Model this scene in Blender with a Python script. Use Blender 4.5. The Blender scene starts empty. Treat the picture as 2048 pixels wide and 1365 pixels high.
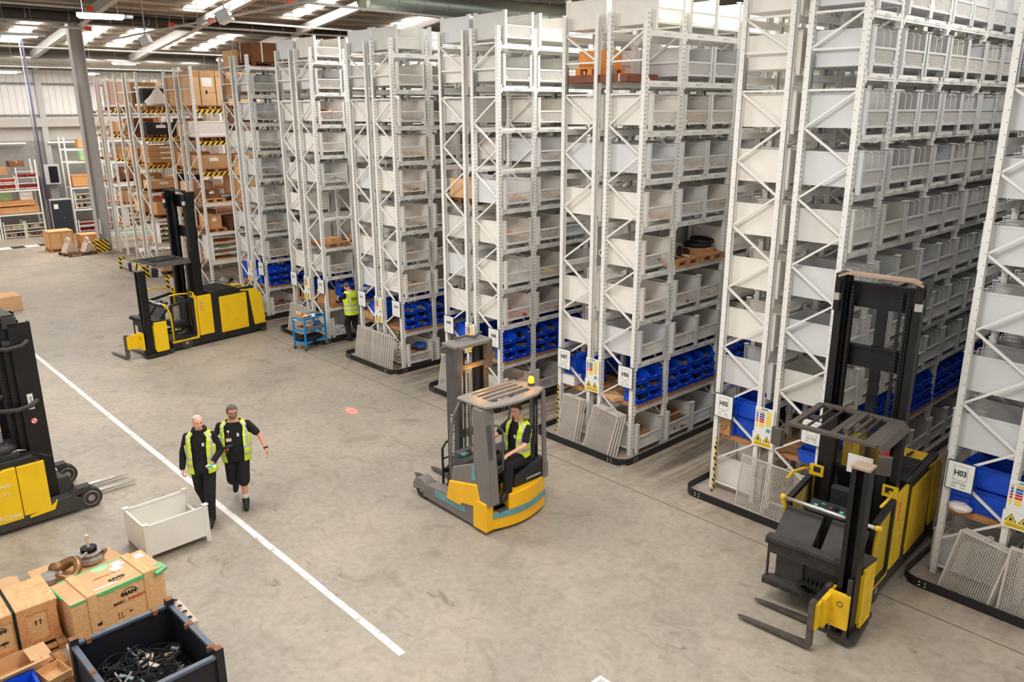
import bpy, bmesh, math, random
from mathutils import Vector, Matrix, Euler, Quaternion
random.seed(7)
R = math.radians
PI = math.pi
S = bpy.context.scene
COL = S.collection

# ------------------------------------------------------------------ camera
cam_d = bpy.data.cameras.new('camera')
cam = bpy.data.objects.new('camera', cam_d)
COL.objects.link(cam)
cam_d.sensor_width = 36.0
cam_d.lens = 1600.645 / 2048 * 36.0
cam_d.clip_end = 300
_yaw, _pitch, _roll = -0.82261, 0.28106, -0.003604
_f = Vector((math.sin(_yaw) * math.cos(_pitch), math.cos(_yaw) * math.cos(_pitch), -math.sin(_pitch)))
_r = Vector((math.cos(_yaw), -math.sin(_yaw), 0))
_u = _r.cross(_f)
_r2 = _r * math.cos(_roll) + _u * math.sin(_roll)
_u2 = -_r * math.sin(_roll) + _u * math.cos(_roll)
M = Matrix((( _r2.x, _u2.x, -_f.x, 10.9964), (_r2.y, _u2.y, -_f.y, -11.5212), (_r2.z, _u2.z, -_f.z, 6.5556), (0, 0, 0, 1)))
cam.matrix_world = M
S.camera = cam

# ------------------------------------------------------------------ view
S.view_settings.view_transform = 'Standard'
S.view_settings.look = 'None'
S.view_settings.gamma = 1
S.view_settings.use_curve_mapping = False
S.view_settings.exposure = 0.36

# ------------------------------------------------------------------ even world fill, added through the unbuilt front and right sides
w = bpy.data.worlds.new('ambient_fill'); S.world = w; w.use_nodes = True
bg = w.node_tree.nodes['Background']
bg.inputs[0].default_value = (1.0, 0.968, 0.93, 1)
bg.inputs[1].default_value = 0.62

def area_light(name, loc, sx, sy, power, color=(1, .975, .94), aim=None):
    d = bpy.data.lights.new(name, 'AREA'); d.shape = 'RECTANGLE'; d.size = sx; d.size_y = sy
    d.energy = power; d.color = color
    o = bpy.data.objects.new(name, d); COL.objects.link(o); o.location = loc
    if aim is not None:
        o.rotation_euler = (Vector(aim) - Vector(loc)).to_track_quat('-Z', 'Y').to_euler()
    return o
# ceiling lighting rows over the marshalling floor and the aisles
for (x, y, z, p) in [(-3.0, -6.0, 9.3, 330), (5.5, -6.0, 9.3, 330), (-11, -6.0, 9.3, 330), (1.0, 2.0, 10.0, 380),
                     (-7.0, 2.5, 10.0, 280), (8.5, 2.5, 10.0, 190), (-15, 3.0, 10.0, 260), (-25, -5, 9.3, 400), (-34, 1.0, 9.2, 240),
                     (-25.5, 6, 9.6, 320), (3, 12, 10.0, 320), (-12, 14, 10.0, 320), (-33, -12, 9.3, 200)]:
    area_light('ceiling_light_row', (x, y, z), 2.4, 2.4, p)

# ------------------------------------------------------------------ helpers
def lin(c):
    c = c / 255.0
    return c / 12.92 if c <= 0.04045 else ((c + 0.055) / 1.055) ** 2.4
MATS = {}
def mat(name, rgb, rough=0.5, metal=0.0, var=0.06, scale=6.0, bump=0.0, rgb2=None, emit=0.0, alpha=None, dist=0.0, sx=(1, 1, 1), trans=0.0, spec=0.5):
    if name in MATS: return MATS[name]
    m = bpy.data.materials.new(name); m.use_nodes = True
    nt = m.node_tree; b = nt.nodes['Principled BSDF']
    c = tuple(lin(v) for v in rgb)
    b.inputs['Roughness'].default_value = rough
    b.inputs['Metallic'].default_value = metal
    b.inputs['Specular IOR Level'].default_value = spec
    if emit > 0:
        b.inputs['Base Color'].default_value = (*c, 1)
        b.inputs['Emission Color'].default_value = (*c, 1)
        b.inputs['Emission Strength'].default_value = emit
    else:
        tc = nt.nodes.new('ShaderNodeTexCoord'); mp = nt.nodes.new('ShaderNodeMapping')
        mp.inputs['Scale'].default_value = sx
        ns = nt.nodes.new('ShaderNodeTexNoise'); ns.inputs['Scale'].default_value = scale
        ns.inputs['Detail'].default_value = 4; ns.inputs['Distortion'].default_value = dist
        cr = nt.nodes.new('ShaderNodeValToRGB')
        c2 = tuple(lin(v) for v in rgb2) if rgb2 else tuple(min(1, v * (1 + var)) for v in c)
        c1 = c if rgb2 else tuple(v * (1 - var) for v in c)
        cr.color_ramp.elements[0].position = 0.35; cr.color_ramp.elements[0].color = (*c1, 1)
        cr.color_ramp.elements[1].position = 0.68; cr.color_ramp.elements[1].color = (*c2, 1)
        nt.links.new(tc.outputs['Object'], mp.inputs[0]); nt.links.new(mp.outputs[0], ns.inputs['Vector'])
        nt.links.new(ns.outputs['Fac'], cr.inputs[0]); nt.links.new(cr.outputs[0], b.inputs['Base Color'])
        if bump:
            bp = nt.nodes.new('ShaderNodeBump'); bp.inputs['Strength'].default_value = bump; bp.inputs['Distance'].default_value = 0.01
            nt.links.new(ns.outputs['Fac'], bp.inputs['Height']); nt.links.new(bp.outputs[0], b.inputs['Normal'])
    if alpha is not None: b.inputs['Alpha'].default_value = alpha
    if trans: b.inputs['Transmission Weight'].default_value = trans
    MATS[name] = m
    return m

class MB:
    """collects shapes and links them as one mesh object"""
    def __init__(s, T=None): s.v = []; s.f = []; s.fm = []; s.ms = []; s.cur = 0; s.T = T or Matrix.Identity(4)
    def mat(s, m):
        if m not in s.ms: s.ms.append(m)
        s.cur = s.ms.index(m); return s
    def add(s, vs, fs, T=None):
        n = len(s.v); A = s.T @ T if T is not None else s.T
        s.v += [A @ Vector(p) for p in vs]
        s.f += [tuple(i + n for i in f) for f in fs]; s.fm += [s.cur] * len(fs); return s
    def box(s, a, b, T=None):
        x0, y0, z0 = a; x1, y1, z1 = b
        if x0 > x1: x0, x1 = x1, x0
        if y0 > y1: y0, y1 = y1, y0
        if z0 > z1: z0, z1 = z1, z0
        s.k = getattr(s, 'k', 0) + 1; e = ((s.k * 37) % 13) * .00005
        x0 -= e; y0 -= e; z0 -= e; x1 += e; y1 += e; z1 += e
        return s.add([(x0, y0, z0), (x1, y0, z0), (x1, y1, z0), (x0, y1, z0), (x0, y0, z1), (x1, y0, z1), (x1, y1, z1), (x0, y1, z1)],
                     [(0, 3, 2, 1), (4, 5, 6, 7), (0, 1, 5, 4), (1, 2, 6, 5), (2, 3, 7, 6), (3, 0, 4, 7)], T)
    def cbox(s, c, d, rot=(0, 0, 0)):
        return s.box([-v / 2 for v in d], [v / 2 for v in d], Matrix.Translation(c) @ Euler(rot).to_matrix().to_4x4())
    def bar(s, p, q, w, h, up=(0, 0, 1)):
        p = Vector(p); q = Vector(q); d = q - p; L = d.length
        if L < 1e-6: return s
        z = d / L; x = Vector(up).cross(z)
        if x.length < 1e-4: x = Vector((1, 0, 0)).cross(z)
        if x.length < 1e-4: x = Vector((0, 1, 0)).cross(z)
        x.normalize(); y = z.cross(x)
        T = Matrix(((x.x, y.x, z.x, p.x), (x.y, y.y, z.y, p.y), (x.z, y.z, z.z, p.z), (0, 0, 0, 1)))
        return s.box((-w / 2, -h / 2, 0), (w / 2, h / 2, L), T)
    def cyl(s, p, q, r, n=12, r2=None, caps=True):
        p = Vector(p); q = Vector(q); z = (q - p).normalized(); r2 = r if r2 is None else r2
        x = z.orthogonal().normalized(); y = z.cross(x)
        vs = [p + (x * math.cos(2 * PI * i / n) + y * math.sin(2 * PI * i / n)) * r for i in range(n)] + \
             [q + (x * math.cos(2 * PI * i / n) + y * math.sin(2 * PI * i / n)) * r2 for i in range(n)]
        fs = [(i, (i + 1) % n, n + (i + 1) % n, n + i) for i in range(n)]
        if caps: fs += [tuple(range(n - 1, -1, -1)), tuple(range(n, 2 * n))]
        return s.add(vs, fs)
    def tube(s, pts, r, n=8):
        pts = [Vector(p) for p in pts]; rings = []; up = None
        for i, p in enumerate(pts):
            d = (pts[min(i + 1, len(pts) - 1)] - pts[max(i - 1, 0)]).normalized()
            if up is None: x = d.orthogonal().normalized()
            else:
                x = (up - d * up.dot(d))
                x = x.normalized() if x.length > 1e-5 else d.orthogonal().normalized()
            up = x; y = d.cross(x)
            rr = r[i] if isinstance(r, (list, tuple)) else r
            rings.append([p + (x * math.cos(2 * PI * k / n) + y * math.sin(2 * PI * k / n)) * rr for k in range(n)])
        return s.rings(rings)
    def rings(s, rings, caps=True):
        n = len(rings[0]); vs = [p for r in rings for p in r]; fs = []
        for i in range(len(rings) - 1):
            for k in range(n): fs.append((i * n + k, i * n + (k + 1) % n, (i + 1) * n + (k + 1) % n, (i + 1) * n + k))
        if caps: fs += [tuple(range(n - 1, -1, -1)), tuple((len(rings) - 1) * n + k for k in range(n))]
        return s.add(vs, fs)
    def prism(s, prof, a, b, axis='x'):
        """prof: 2D outline; axis x: (y,z), y: (x,z), z: (x,y)"""
        def P(u, v, t): return {'x': (t, u, v), 'y': (u, t, v), 'z': (u, v, t)}[axis]
        n = len(prof); vs = [P(u, v, a) for u, v in prof] + [P(u, v, b) for u, v in prof]
        fs = [(i, (i + 1) % n, n + (i + 1) % n, n + i) for i in range(n)] + [tuple(range(n - 1, -1, -1)), tuple(range(n, 2 * n))]
        return s.add(vs, fs)
    def ell(s, c, r, T=None, nu=14, nv=9, j_=0.0):
        vs = []; fs = []; c = Vector(c)
        if j_: nu, nv = 22, 14
        A = Matrix.Translation(c) @ (T if T is not None else Matrix.Identity(4))
        for j in range(1, nv):
            ph = PI * j / nv
            for i in range(nu):
                th = 2 * PI * i / nu
                q = 1 + (random.uniform(-j_, j_) if j_ else 0)
                vs.append((r[0] * q * math.sin(ph) * math.cos(th), r[1] * q * math.sin(ph) * math.sin(th), r[2] * q * math.cos(ph)))
        top = len(vs); vs.append((0, 0, r[2])); bot = len(vs); vs.append((0, 0, -r[2]))
        for j in range(nv - 2):
            for i in range(nu): fs.append((j * nu + i, (j + 1) * nu + i, (j + 1) * nu + (i + 1) % nu, j * nu + (i + 1) % nu))
        for i in range(nu):
            fs.append((top, i, (i + 1) % nu)); fs.append((bot, (nv - 2) * nu + (i + 1) % nu, (nv - 2) * nu + i))
        return s.add(vs, fs, A)
    def torus(s, c, R0, r, axis=(0, 0, 1), n=24, m=8, a0=0, a1=2 * PI, sc=(1, 1)):
        z = Vector(axis).normalized(); x = z.orthogonal().normalized(); y = z.cross(x); c = Vector(c)
        full = abs(a1 - a0 - 2 * PI) < 1e-4
        pts = [c + x * math.cos(a0 + (a1 - a0) * i / n) * R0 * sc[0] + y * math.sin(a0 + (a1 - a0) * i / n) * R0 * sc[1] for i in range(n + (0 if full else 1))]
        if not full: return s.tube(pts, r, m)
        rings = []
        for i, p in enumerate(pts):
            o = (p - c).normalized()
            rings.append([p + (o * math.cos(2 * PI * k / m) + z * math.sin(2 * PI * k / m)) * r for k in range(m)])
        rings.append(rings[0]); return s.rings(rings, caps=False)
    def mesh(s, name, smooth=False):
        me = bpy.data.meshes.new(name); me.from_pydata([tuple(p) for p in s.v], [], s.f)
        for m in s.ms: me.materials.append(m)
        if len(s.ms) > 1: me.polygons.foreach_set('material_index', s.fm)
        if smooth: me.polygons.foreach_set('use_smooth', [True] * len(s.f))
        bm = bmesh.new(); bm.from_mesh(me); bmesh.ops.recalc_face_normals(bm, faces=bm.faces); bm.to_mesh(me); bm.free()
        me.update(); return me
    def build(s, name, parent=None, m=None, smooth=False, loc=None, rot=None, bevel=0, angle=None):
        if m is not None and not s.ms: s.ms = [m]
        me = s.mesh(name, smooth)
        o = bpy.data.objects.new(name, me); COL.objects.link(o)
        if parent is not None: o.parent = parent
        if loc is not None: o.location = loc
        if rot is not None: o.rotation_euler = rot
        if smooth and angle is not None:
            try: me.shade_smooth(); 
            except Exception: pass
        if bevel:
            b = o.modifiers.new('bevel', 'BEVEL'); b.width = bevel; b.segments = 2; b.limit_method = 'ANGLE'; b.angle_limit = R(35)
        return o

def tag(o, label=None, cat=None, group=None, kind=None):
    if label: o['label'] = label
    if cat: o['category'] = cat
    if group: o['group'] = group
    if kind: o['kind'] = kind
    return o
def thing(name, label, cat, loc=(0, 0, 0), rz=0.0, group=None, rot=None):
    o = bpy.data.objects.new(name, None); COL.objects.link(o); o.empty_display_size = .1
    o.location = loc; o.rotation_euler = rot or (0, 0, rz)
    return tag(o, label, cat, group)
def struct(o): o['kind'] = 'structure'; return o
KIDS = {}
def children_of(o): return [c for c in bpy.data.objects if c.parent is o]
def copy_tree(o, kids=None):
    """copy a thing with its parts and their sub-parts (kids: precomputed dict)"""
    r = o.copy(); COL.objects.link(r)
    for ch in kids[o.name]:
        c = ch.copy(); COL.objects.link(c); c.parent = r
        for g in kids[ch.name]:
            d = g.copy(); COL.objects.link(d); d.parent = c
    return r
def kidmap(o):
    k = {}
    k[o.name] = children_of(o)
    for c in k[o.name]: k[c.name] = children_of(c)
    return k
TXT = {}
def text_mesh(body, size, align='CENTER', bold=0.0, shear=0.0, sx=1.0):
    key = (body, size, align, bold, shear, sx)
    if key in TXT: return TXT[key]
    cu = bpy.data.curves.new('lettering', 'FONT'); cu.body = body; cu.size = size; cu.align_x = align; cu.align_y = 'CENTER'
    cu.extrude = 0.001; cu.offset = bold; cu.shear = shear; cu.resolution_u = 3
    o = bpy.data.objects.new('tmp_text', cu); COL.objects.link(o)
    dg = bpy.context.evaluated_depsgraph_get()
    me = bpy.data.meshes.new_from_object(o.evaluated_get(dg)); me.name = 'lettering'
    bpy.data.objects.remove(o); bpy.data.curves.remove(cu)
    if sx != 1.0:
        for v in me.vertices: v.co.x *= sx
    TXT[key] = me
    return me
def text(body, size, m, parent, loc, rot, name='lettering', **kw):
    me = text_mesh(body, size, **kw).copy(); me.materials.clear(); me.materials.append(m)
    o = bpy.data.objects.new(name, me); COL.objects.link(o); o.parent = parent
    o.location = loc; o.rotation_euler = rot
    return o
# ------------------------------------------------------------------ materials
rackm = mat('rack_paint', (235, 233, 227), .45, 0, .03, 3)
rackd = mat('rack_slot_dark', (70, 68, 64), .8)
galv = mat('galvanised_steel', (150, 152, 152), .4, .6, .1, 9)
bin_cool = mat('bin_paint_cool', (215, 215, 215), .5, 0, .03, 3)
bin_warm = mat('bin_paint_warm', (233, 228, 219), .5, 0, .04, 3)
bin_grey = mat('bin_paint_grey', (212, 211, 204), .55, 0, .05, 3)
panelm = mat('mesh_panel_paint', (204, 196, 186), .55, 0, .05, 5)
wirem = mat('mesh_wire', (224, 220, 213), .5, 0, .05, 5)
bluep = mat('blue_plastic', (20, 84, 212), .38, 0, .08, 6)
bluep2 = mat('blue_plastic_dark', (14, 66, 180), .42, 0, .08, 6)
wood = mat('pallet_wood', (196, 142, 92), .8, 0, .1, 5, .2, (158, 108, 68), sx=(1, 6, 6))
woodl = mat('crate_wood', (232, 190, 138), .7, 0, .1, 4, .1, (214, 166, 112), sx=(1, 5, 9))
woodd = mat('dark_wood', (120, 74, 44), .8, 0, .1, 5, .2, (84, 52, 34), sx=(1, 6, 6))
oak = mat('orange_wood', (224, 166, 110), .7, 0, .1, 5, .2, (204, 144, 90), sx=(1, 6, 6))
card = mat('cardboard', (200, 155, 108), .85, 0, .08, 3, .05, (184, 138, 92))
cardl = mat('cardboard_light', (222, 180, 134), .85, 0, .06, 3, .05, (210, 166, 118))
cardd = mat('cardboard_dark', (142, 98, 66), .85, 0, .1, 3, .05, (118, 78, 52))
white = mat('white_label', (240, 240, 236), .6, 0, .02)
navy = mat('navy_edge', (30, 40, 74), .5)
ink = mat('black_ink', (34, 34, 36), .6)
inkr = mat('red_ink', (196, 62, 44), .6)
inkgrey = mat('grey_ink', (128, 128, 128), .6)
signy = mat('sign_yellow', (250, 214, 40), .5)
signb = mat('sign_blue', (40, 98, 180), .5)
signr = mat('sign_red', (208, 44, 48), .5)
signo = mat('sign_orange', (240, 180, 60), .5)
guardm = mat('guard_black', (26, 26, 27), .45, 0, .2, 12)
truck_y = mat('truck_yellow', (252, 206, 24), .35, 0, .04, 4)
truck_yd = mat('truck_yellow_dusty', (232, 190, 30), .5, 0, .12, 5)
truck_k = mat('truck_black', (34, 35, 36), .45, 0, .15, 6)
truck_kd = mat('truck_black_dusty', (62, 58, 54), .7, 0, .2, 6)
mast_k = mat('mast_black', (26, 26, 27), .4, .2, .2, 8)
tan_dust = mat('dusty_plate', (168, 144, 124), .8, 0, .08, 6)
dustg = mat('dusty_guard', (84, 76, 70), .8, 0, .12, 6)
forkm = mat('fork_steel', (104, 96, 90), .45, .5, .2, 8)
forkl = mat('fork_bright', (190, 186, 180), .25, .9, .1, 8)
tyre = mat('tyre', (68, 60, 54), .8, 0, .15, 10)
glass = mat('clear_glass', (235, 240, 240), .05, 0, .0, 1, trans=1.0, alpha=.35)
chrome = mat('steel_rod', (225, 225, 225), .2, .9)
jgrey = mat('reach_grey', (124, 118, 114), .5, 0, .06, 5)
jgrey2 = mat('reach_dark_grey', (84, 82, 82), .5, 0, .08, 5)
jyel = mat('reach_yellow', (254, 190, 20), .35, 0, .04, 4)
jroof = mat('reach_roof', (146, 138, 130), .5, 0, .06, 5)
jteal = mat('teal_strip', (104, 158, 164), .5, 0, .12, 6)
seatm = mat('seat_vinyl', (36, 38, 40), .55, 0, .1, 8)
amber = mat('amber_lens', (255, 120, 14), .3, emit=5)
hivis = mat('hi_vis_yellow', (222, 242, 52), .65, 0, .05, 9)
hidark = mat('vest_trim', (70, 110, 40), .7)
refl = mat('reflective_tape', (186, 188, 188), .4, 0, .06, 9)
blackc = mat('black_cotton', (20, 20, 22), .85, 0, .25, 7, .4)
trousm = mat('black_trousers', (24, 23, 24), .85, 0, .3, 7, .5)
shoem = mat('black_shoe', (30, 28, 27), .6, 0, .2, 12)
skin1 = mat('skin_fair', (236, 178, 152), .5, 0, .05, 12)
skin2 = mat('skin_ruddy', (222, 158, 128), .5, 0, .06, 12)
hair_w = mat('hair_white', (214, 200, 192), .8, 0, .1, 40)
hair_g = mat('hair_grey', (92, 84, 80), .8, 0, .25, 40)
hair_b = mat('hair_brown', (74, 48, 38), .8, 0, .25, 40)
beardm = mat('beard_grey', (134, 110, 98), .8, 0, .2, 40)
lipm = mat('lip', (178, 104, 96), .6)
trolleyb = mat('trolley_blue', (30, 138, 200), .4, 0, .05, 5)
plastic_w = mat('white_plastic_wrap', (232, 222, 214), .35, 0, .06, 8, .4)
pinkw = mat('pink_brown_wrap', (206, 172, 150), .6, 0, .08, 8, .3, sx=(1, 1, 9))
greenm = mat('green_film', (96, 190, 120), .4, 0, .12, 9)
skipm = mat('skip_blue_black', (28, 36, 52), .55, .2, .25, 5, .2, (40, 34, 32))
skiprim = mat('skip_rim', (98, 106, 118), .5, .3, .12, 6)
rust = mat('rust', (148, 98, 60), .8, 0, .15, 14)
castm = mat('cast_metal', (164, 156, 150), .5, .3, .2, 12, .3)
castw = mat('cast_pale', (216, 196, 178), .55, .1, .1, 10, .2)
darkm = mat('dark_parts', (30, 28, 28), .6, .2, .3, 8, .3)
bronze = mat('bronze', (150, 112, 78), .35, .7, .15, 8)
redp = mat('red_plastic', (196, 24, 36), .4)
greenp = mat('pale_green_box', (170, 210, 150), .6)
steelcol = mat('column_paint', (184, 182, 180), .5, 0, .04, 4)
steelcold = mat('steelwork_grey', (128, 126, 124), .5, 0, .05, 4)
purlinm = mat('purlin_grey', (150, 142, 132), .5, .3, .1, 3)
pipeb = mat('pipe_black', (50, 42, 38), .6)
ductm = mat('duct_galvanised', (196, 192, 184), .28, .8, .06, 3)
skylit = mat('skylight_glow', (255, 252, 246), .5, emit=9.0)
lampglow = mat('lamp_glow', (250, 250, 255), .5, emit=16.0)
lampbody = mat('lamp_body', (214, 216, 218), .4)
orange_end = mat('orange_cap', (236, 76, 40), .5)
# yellow and black hazard tape: diagonal stripes in object space
def stripes(name, ax, scale, c1=(250, 206, 20), c2=(24, 22, 20)):
    m = bpy.data.materials.new(name); m.use_nodes = True; nt = m.node_tree; b = nt.nodes['Principled BSDF']
    b.inputs['Roughness'].default_value = .5
    tc = nt.nodes.new('ShaderNodeTexCoord'); dp = nt.nodes.new('ShaderNodeVectorMath'); dp.operation = 'DOT_PRODUCT'
    dp.inputs[1].default_value = ax
    mu = nt.nodes.new('ShaderNodeMath'); mu.operation = 'MULTIPLY'; mu.inputs[1].default_value = scale
    fr = nt.nodes.new('ShaderNodeMath'); fr.operation = 'FRACT'
    gt = nt.nodes.new('ShaderNodeMath'); gt.operation = 'GREATER_THAN'; gt.inputs[1].default_value = .5
    mx = nt.nodes.new('ShaderNodeMix'); mx.data_type = 'RGBA'
    mx.inputs['A'].default_value = (*[lin(v) for v in c1], 1); mx.inputs['B'].default_value = (*[lin(v) for v in c2], 1)
    nt.links.new(tc.outputs['Object'], dp.inputs[0]); nt.links.new(dp.outputs['Value'], mu.inputs[0]); nt.links.new(mu.outputs[0], fr.inputs[0])
    nt.links.new(fr.outputs[0], gt.inputs[0]); nt.links.new(gt.outputs[0], mx.inputs['Factor']); nt.links.new(mx.outputs['Result'], b.inputs['Base Color'])
    return m
hazard_y = stripes('hazard_tape_beam', (0, 1, -1), 5.2)
hazard_r = stripes('hazard_rope', (1, 1, 1.2), 8)
hazard_c = stripes('hazard_board', (0, 1, 1), 5)
barcode = stripes('label_marks', (0, 1, 0), 38, (238, 238, 236), (150, 150, 156))

# ------------------------------------------------------------------ floor
def floor_mat():
    m = bpy.data.materials.new('concrete_floor'); m.use_nodes = True; nt = m.node_tree; b = nt.nodes['Principled BSDF']
    N = nt.nodes.new; L = nt.links.new
    tc = N('ShaderNodeTexCoord')
    def noise(scale, sx, detail=5, dist=.4, rough=.6):
        mp = N('ShaderNodeMapping'); mp.inputs['Scale'].default_value = sx
        n = N('ShaderNodeTexNoise'); n.inputs['Scale'].default_value = scale; n.inputs['Detail'].default_value = detail
        n.inputs['Distortion'].default_value = dist; n.inputs['Roughness'].default_value = rough
        L(tc.outputs['Object'], mp.inputs[0]); L(mp.outputs[0], n.inputs['Vector']); return n.outputs['Fac']
    def ramp(f, stops):
        r = N('ShaderNodeValToRGB'); e = r.color_ramp.elements
        e[0].position, e[0].color = stops[0][0], (*[lin(v) for v in stops[0][1]], 1)
        e[1].position, e[1].color = stops[1][0], (*[lin(v) for v in stops[1][1]], 1)
        for p, c in stops[2:]:
            q = e.new(p); q.color = (*[lin(v) for v in c], 1)
        L(f, r.inputs[0]); return r.outputs[0]
    def mix(a, bb, f, mode='MULTIPLY'):
        x = N('ShaderNodeMix'); x.data_type = 'RGBA'; x.blend_type = mode; x.inputs['Factor'].default_value = f
        L(a, x.inputs['A']); L(bb, x.inputs['B']); return x.outputs['Result']
    base = ramp(noise(.35, (1, 1, 1), 6, .3), [(.3, (158, 149, 138)), (.75, (192, 178, 160)), (.52, (176, 165, 150))])
    fine = ramp(noise(9, (1, 1, 1), 8, .2), [(.3, (222, 220, 216)), (.7, (255, 255, 255))])
    blot = ramp(noise(1.6, (1, 1, 1), 6, 1.2), [(.30, (196, 190, 182)), (.50, (255, 255, 255))])
    c = mix(mix(base, fine, .8), blot, .42)
    # tyre streaks and lit reflections painted in up the aisles, only beyond the guard line
    streak = ramp(noise(2.4, (1.6, .10, 1), 4, .1), [(.40, (160, 155, 148)), (.60, (250, 246, 240))])
    sp = N('ShaderNodeSeparateXYZ'); L(tc.outputs['Object'], sp.inputs[0])
    mr = N('ShaderNodeMapRange'); mr.inputs['From Min'].default_value = -1.1; mr.inputs['From Max'].default_value = 0.2
    L(sp.outputs['Y'], mr.inputs['Value'])
    x = N('ShaderNodeMix'); x.data_type = 'RGBA'; x.blend_type = 'MULTIPLY'; L(mr.outputs[0], x.inputs['Factor']); L(c, x.inputs['A']); L(streak, x.inputs['B'])
    # dark scuffs
    scuff = ramp(noise(1.5, (1.0, 1.8, 1), 10, 1.2, .78), [(.33, (120, 114, 108)), (.41, (255, 255, 255))])
    y = N('ShaderNodeMix'); y.data_type = 'RGBA'; y.blend_type = 'MULTIPLY'; y.inputs['Factor'].default_value = .6
    L(x.outputs['Result'], y.inputs['A']); L(scuff, y.inputs['B'])
    L(y.outputs['Result'], b.inputs['Base Color'])
    rr = N('ShaderNodeMapRange'); rr.inputs['To Min'].default_value = .38; rr.inputs['To Max'].default_value = .62
    L(noise(3, (1, 1, 1)), rr.inputs['Value']); L(rr.outputs[0], b.inputs['Roughness'])
    return m
fm = MB(); fm.box((-41, -24, -.2), (24, 42, 0))
struct(fm.build('floor', m=floor_mat()))
jm = mat('joint_dark', (116, 100, 86), .8)
j = MB(); j.box((-41, -1.075, 0), (24, -1.055, .0015))
struct(j.build('trim_1', m=jm))
# worn white line
wl = bpy.data.materials.new('worn_white_paint'); wl.use_nodes = True
nt = wl.node_tree; b = nt.nodes['Principled BSDF']; b.inputs['Roughness'].default_value = .6
tc = nt.nodes.new('ShaderNodeTexCoord'); n1 = nt.nodes.new('ShaderNodeTexNoise'); n1.inputs['Scale'].default_value = 7; n1.inputs['Detail'].default_value = 6; n1.inputs['Roughness'].default_value = .7
cr = nt.nodes.new('ShaderNodeValToRGB'); cr.color_ramp.elements[0].position = .40; cr.color_ramp.elements[0].color = (*[lin(v) for v in (190, 176, 158)], 1)
cr.color_ramp.elements[1].position = .44; cr.color_ramp.elements[1].color = (*[lin(v) for v in (244, 238, 230)], 1)
nt.links.new(tc.outputs['Object'], n1.inputs['Vector']); nt.links.new(n1.outputs['Fac'], cr.inputs[0]); nt.links.new(cr.outputs[0], b.inputs['Base Color'])
l = MB(); n = 60
vs = []; fs = []
for i in range(n + 1):
    x = -30 + (3.78 + 30) * i / n; yc = -6.66 - .012 * (x + 15) / 1.9 * .6
    vs += [(x, -6.72 - .052 + random.uniform(-.006, .006), .002), (x, -6.72 + .052 + random.uniform(-.006, .006), .002)]
for i in range(n): fs.append((2 * i, 2 * i + 2, 2 * i + 3, 2 * i + 1))
l.add(vs, fs); struct(l.build('trim_2', m=wl))
# chequered walkway edge far left
k = MB(); k.mat(white)
for i in range(14):
    k.mat(white if i % 2 else ink); k.box((-35.6, -9.0 + i * .62, 0), (-34.9, -9.0 + (i + 1) * .62, .003))
struct(k.build('trim_3'))
g = MB(); g.box((-37.2, 1.1, 0), (-36.4, 16, .003)); struct(g.build('trim_4', m=mat('walkway_green', (120, 176, 158), .6)))
# ------------------------------------------------------------------ building shell
roofm = mat('roof_liner', (176, 166, 154), .7, 0, .05, 2)
wallw = mat('wall_cladding_white', (232, 230, 226), .6, 0, .03, 2)
wallg = mat('wall_upper_grey', (186, 180, 172), .6, 0, .04, 2)
blockm = mat('wall_block_grey', (150, 146, 142), .8, 0, .08, 4)
m_ = blockm.node_tree
RP = [(-41.3, 9.72), (-30.5, 10.95), (-19.5, 12.25), (-8.0, 10.95)]
def roof_z(x):
    for (x0, z0), (x1, z1) in zip(RP, RP[1:]):
        if x <= x1: return z0 + (z1 - z0) * (x - x0) / (x1 - x0)
    return RP[-1][1]
sk = [(-38.6, -31.6, y) for y in (-5.6, -1.2, 1.9, 3.9, 6.3, 8.6, 12.5, 17, 20)] + [(-28.5, -22.5, y) for y in (4.5, 9.5, 16.0, 22.0)] + [(-17, -10, y) for y in (20, 29, 35)]
rm = MB()
for (x0, z0), (x1, z1) in zip(RP, RP[1:]):
    rm.prism([(x0, z0), (x1, z1), (x1, z1 + .12), (x0, z0 + .12)], -13, 42, 'y')
struct(rm.build('ceiling', m=roofm))
for i, (x0, x1, y) in enumerate(sk):
    s_ = MB(); a, c = roof_z(x0) - .015, roof_z(x1) - .015
    s_.prism([(x0, a), (x1, c), (x1, c + .01), (x0, a + .01)], y, y + .95, 'y')
    struct(s_.build('window_%d' % (i + 1), m=skylit))
tn = 5
pm = MB(); x = -40.4
while x < -8.2:
    z = roof_z(x) - .02
    pm.box((x - .03, -13, z - .13), (x + .035, 42, z)); x += 1.18
struct(pm.build('trim_%d' % tn, m=purlinm)); tn += 1
for y in (-8.6, .55, 5.6, 10.9, 16.4, 22, 28, 35):       # portal rafters, one structure each
    f = MB()
    for (x0, z0), (x1, z1) in zip(RP, RP[1:]):
        f.prism([(x0, z0 - .62), (x1, z1 - .62), (x1, z1 - .22), (x0, z0 - .22)], y - .06, y + .06, 'y')
        f.prism([(x0, z0 - .66), (x1, z1 - .66), (x1, z1 - .62), (x0, z0 - .62)], y - .13, y + .13, 'y')
    struct(f.build('trim_%d' % tn, m=steelcol)); tn += 1
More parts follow.
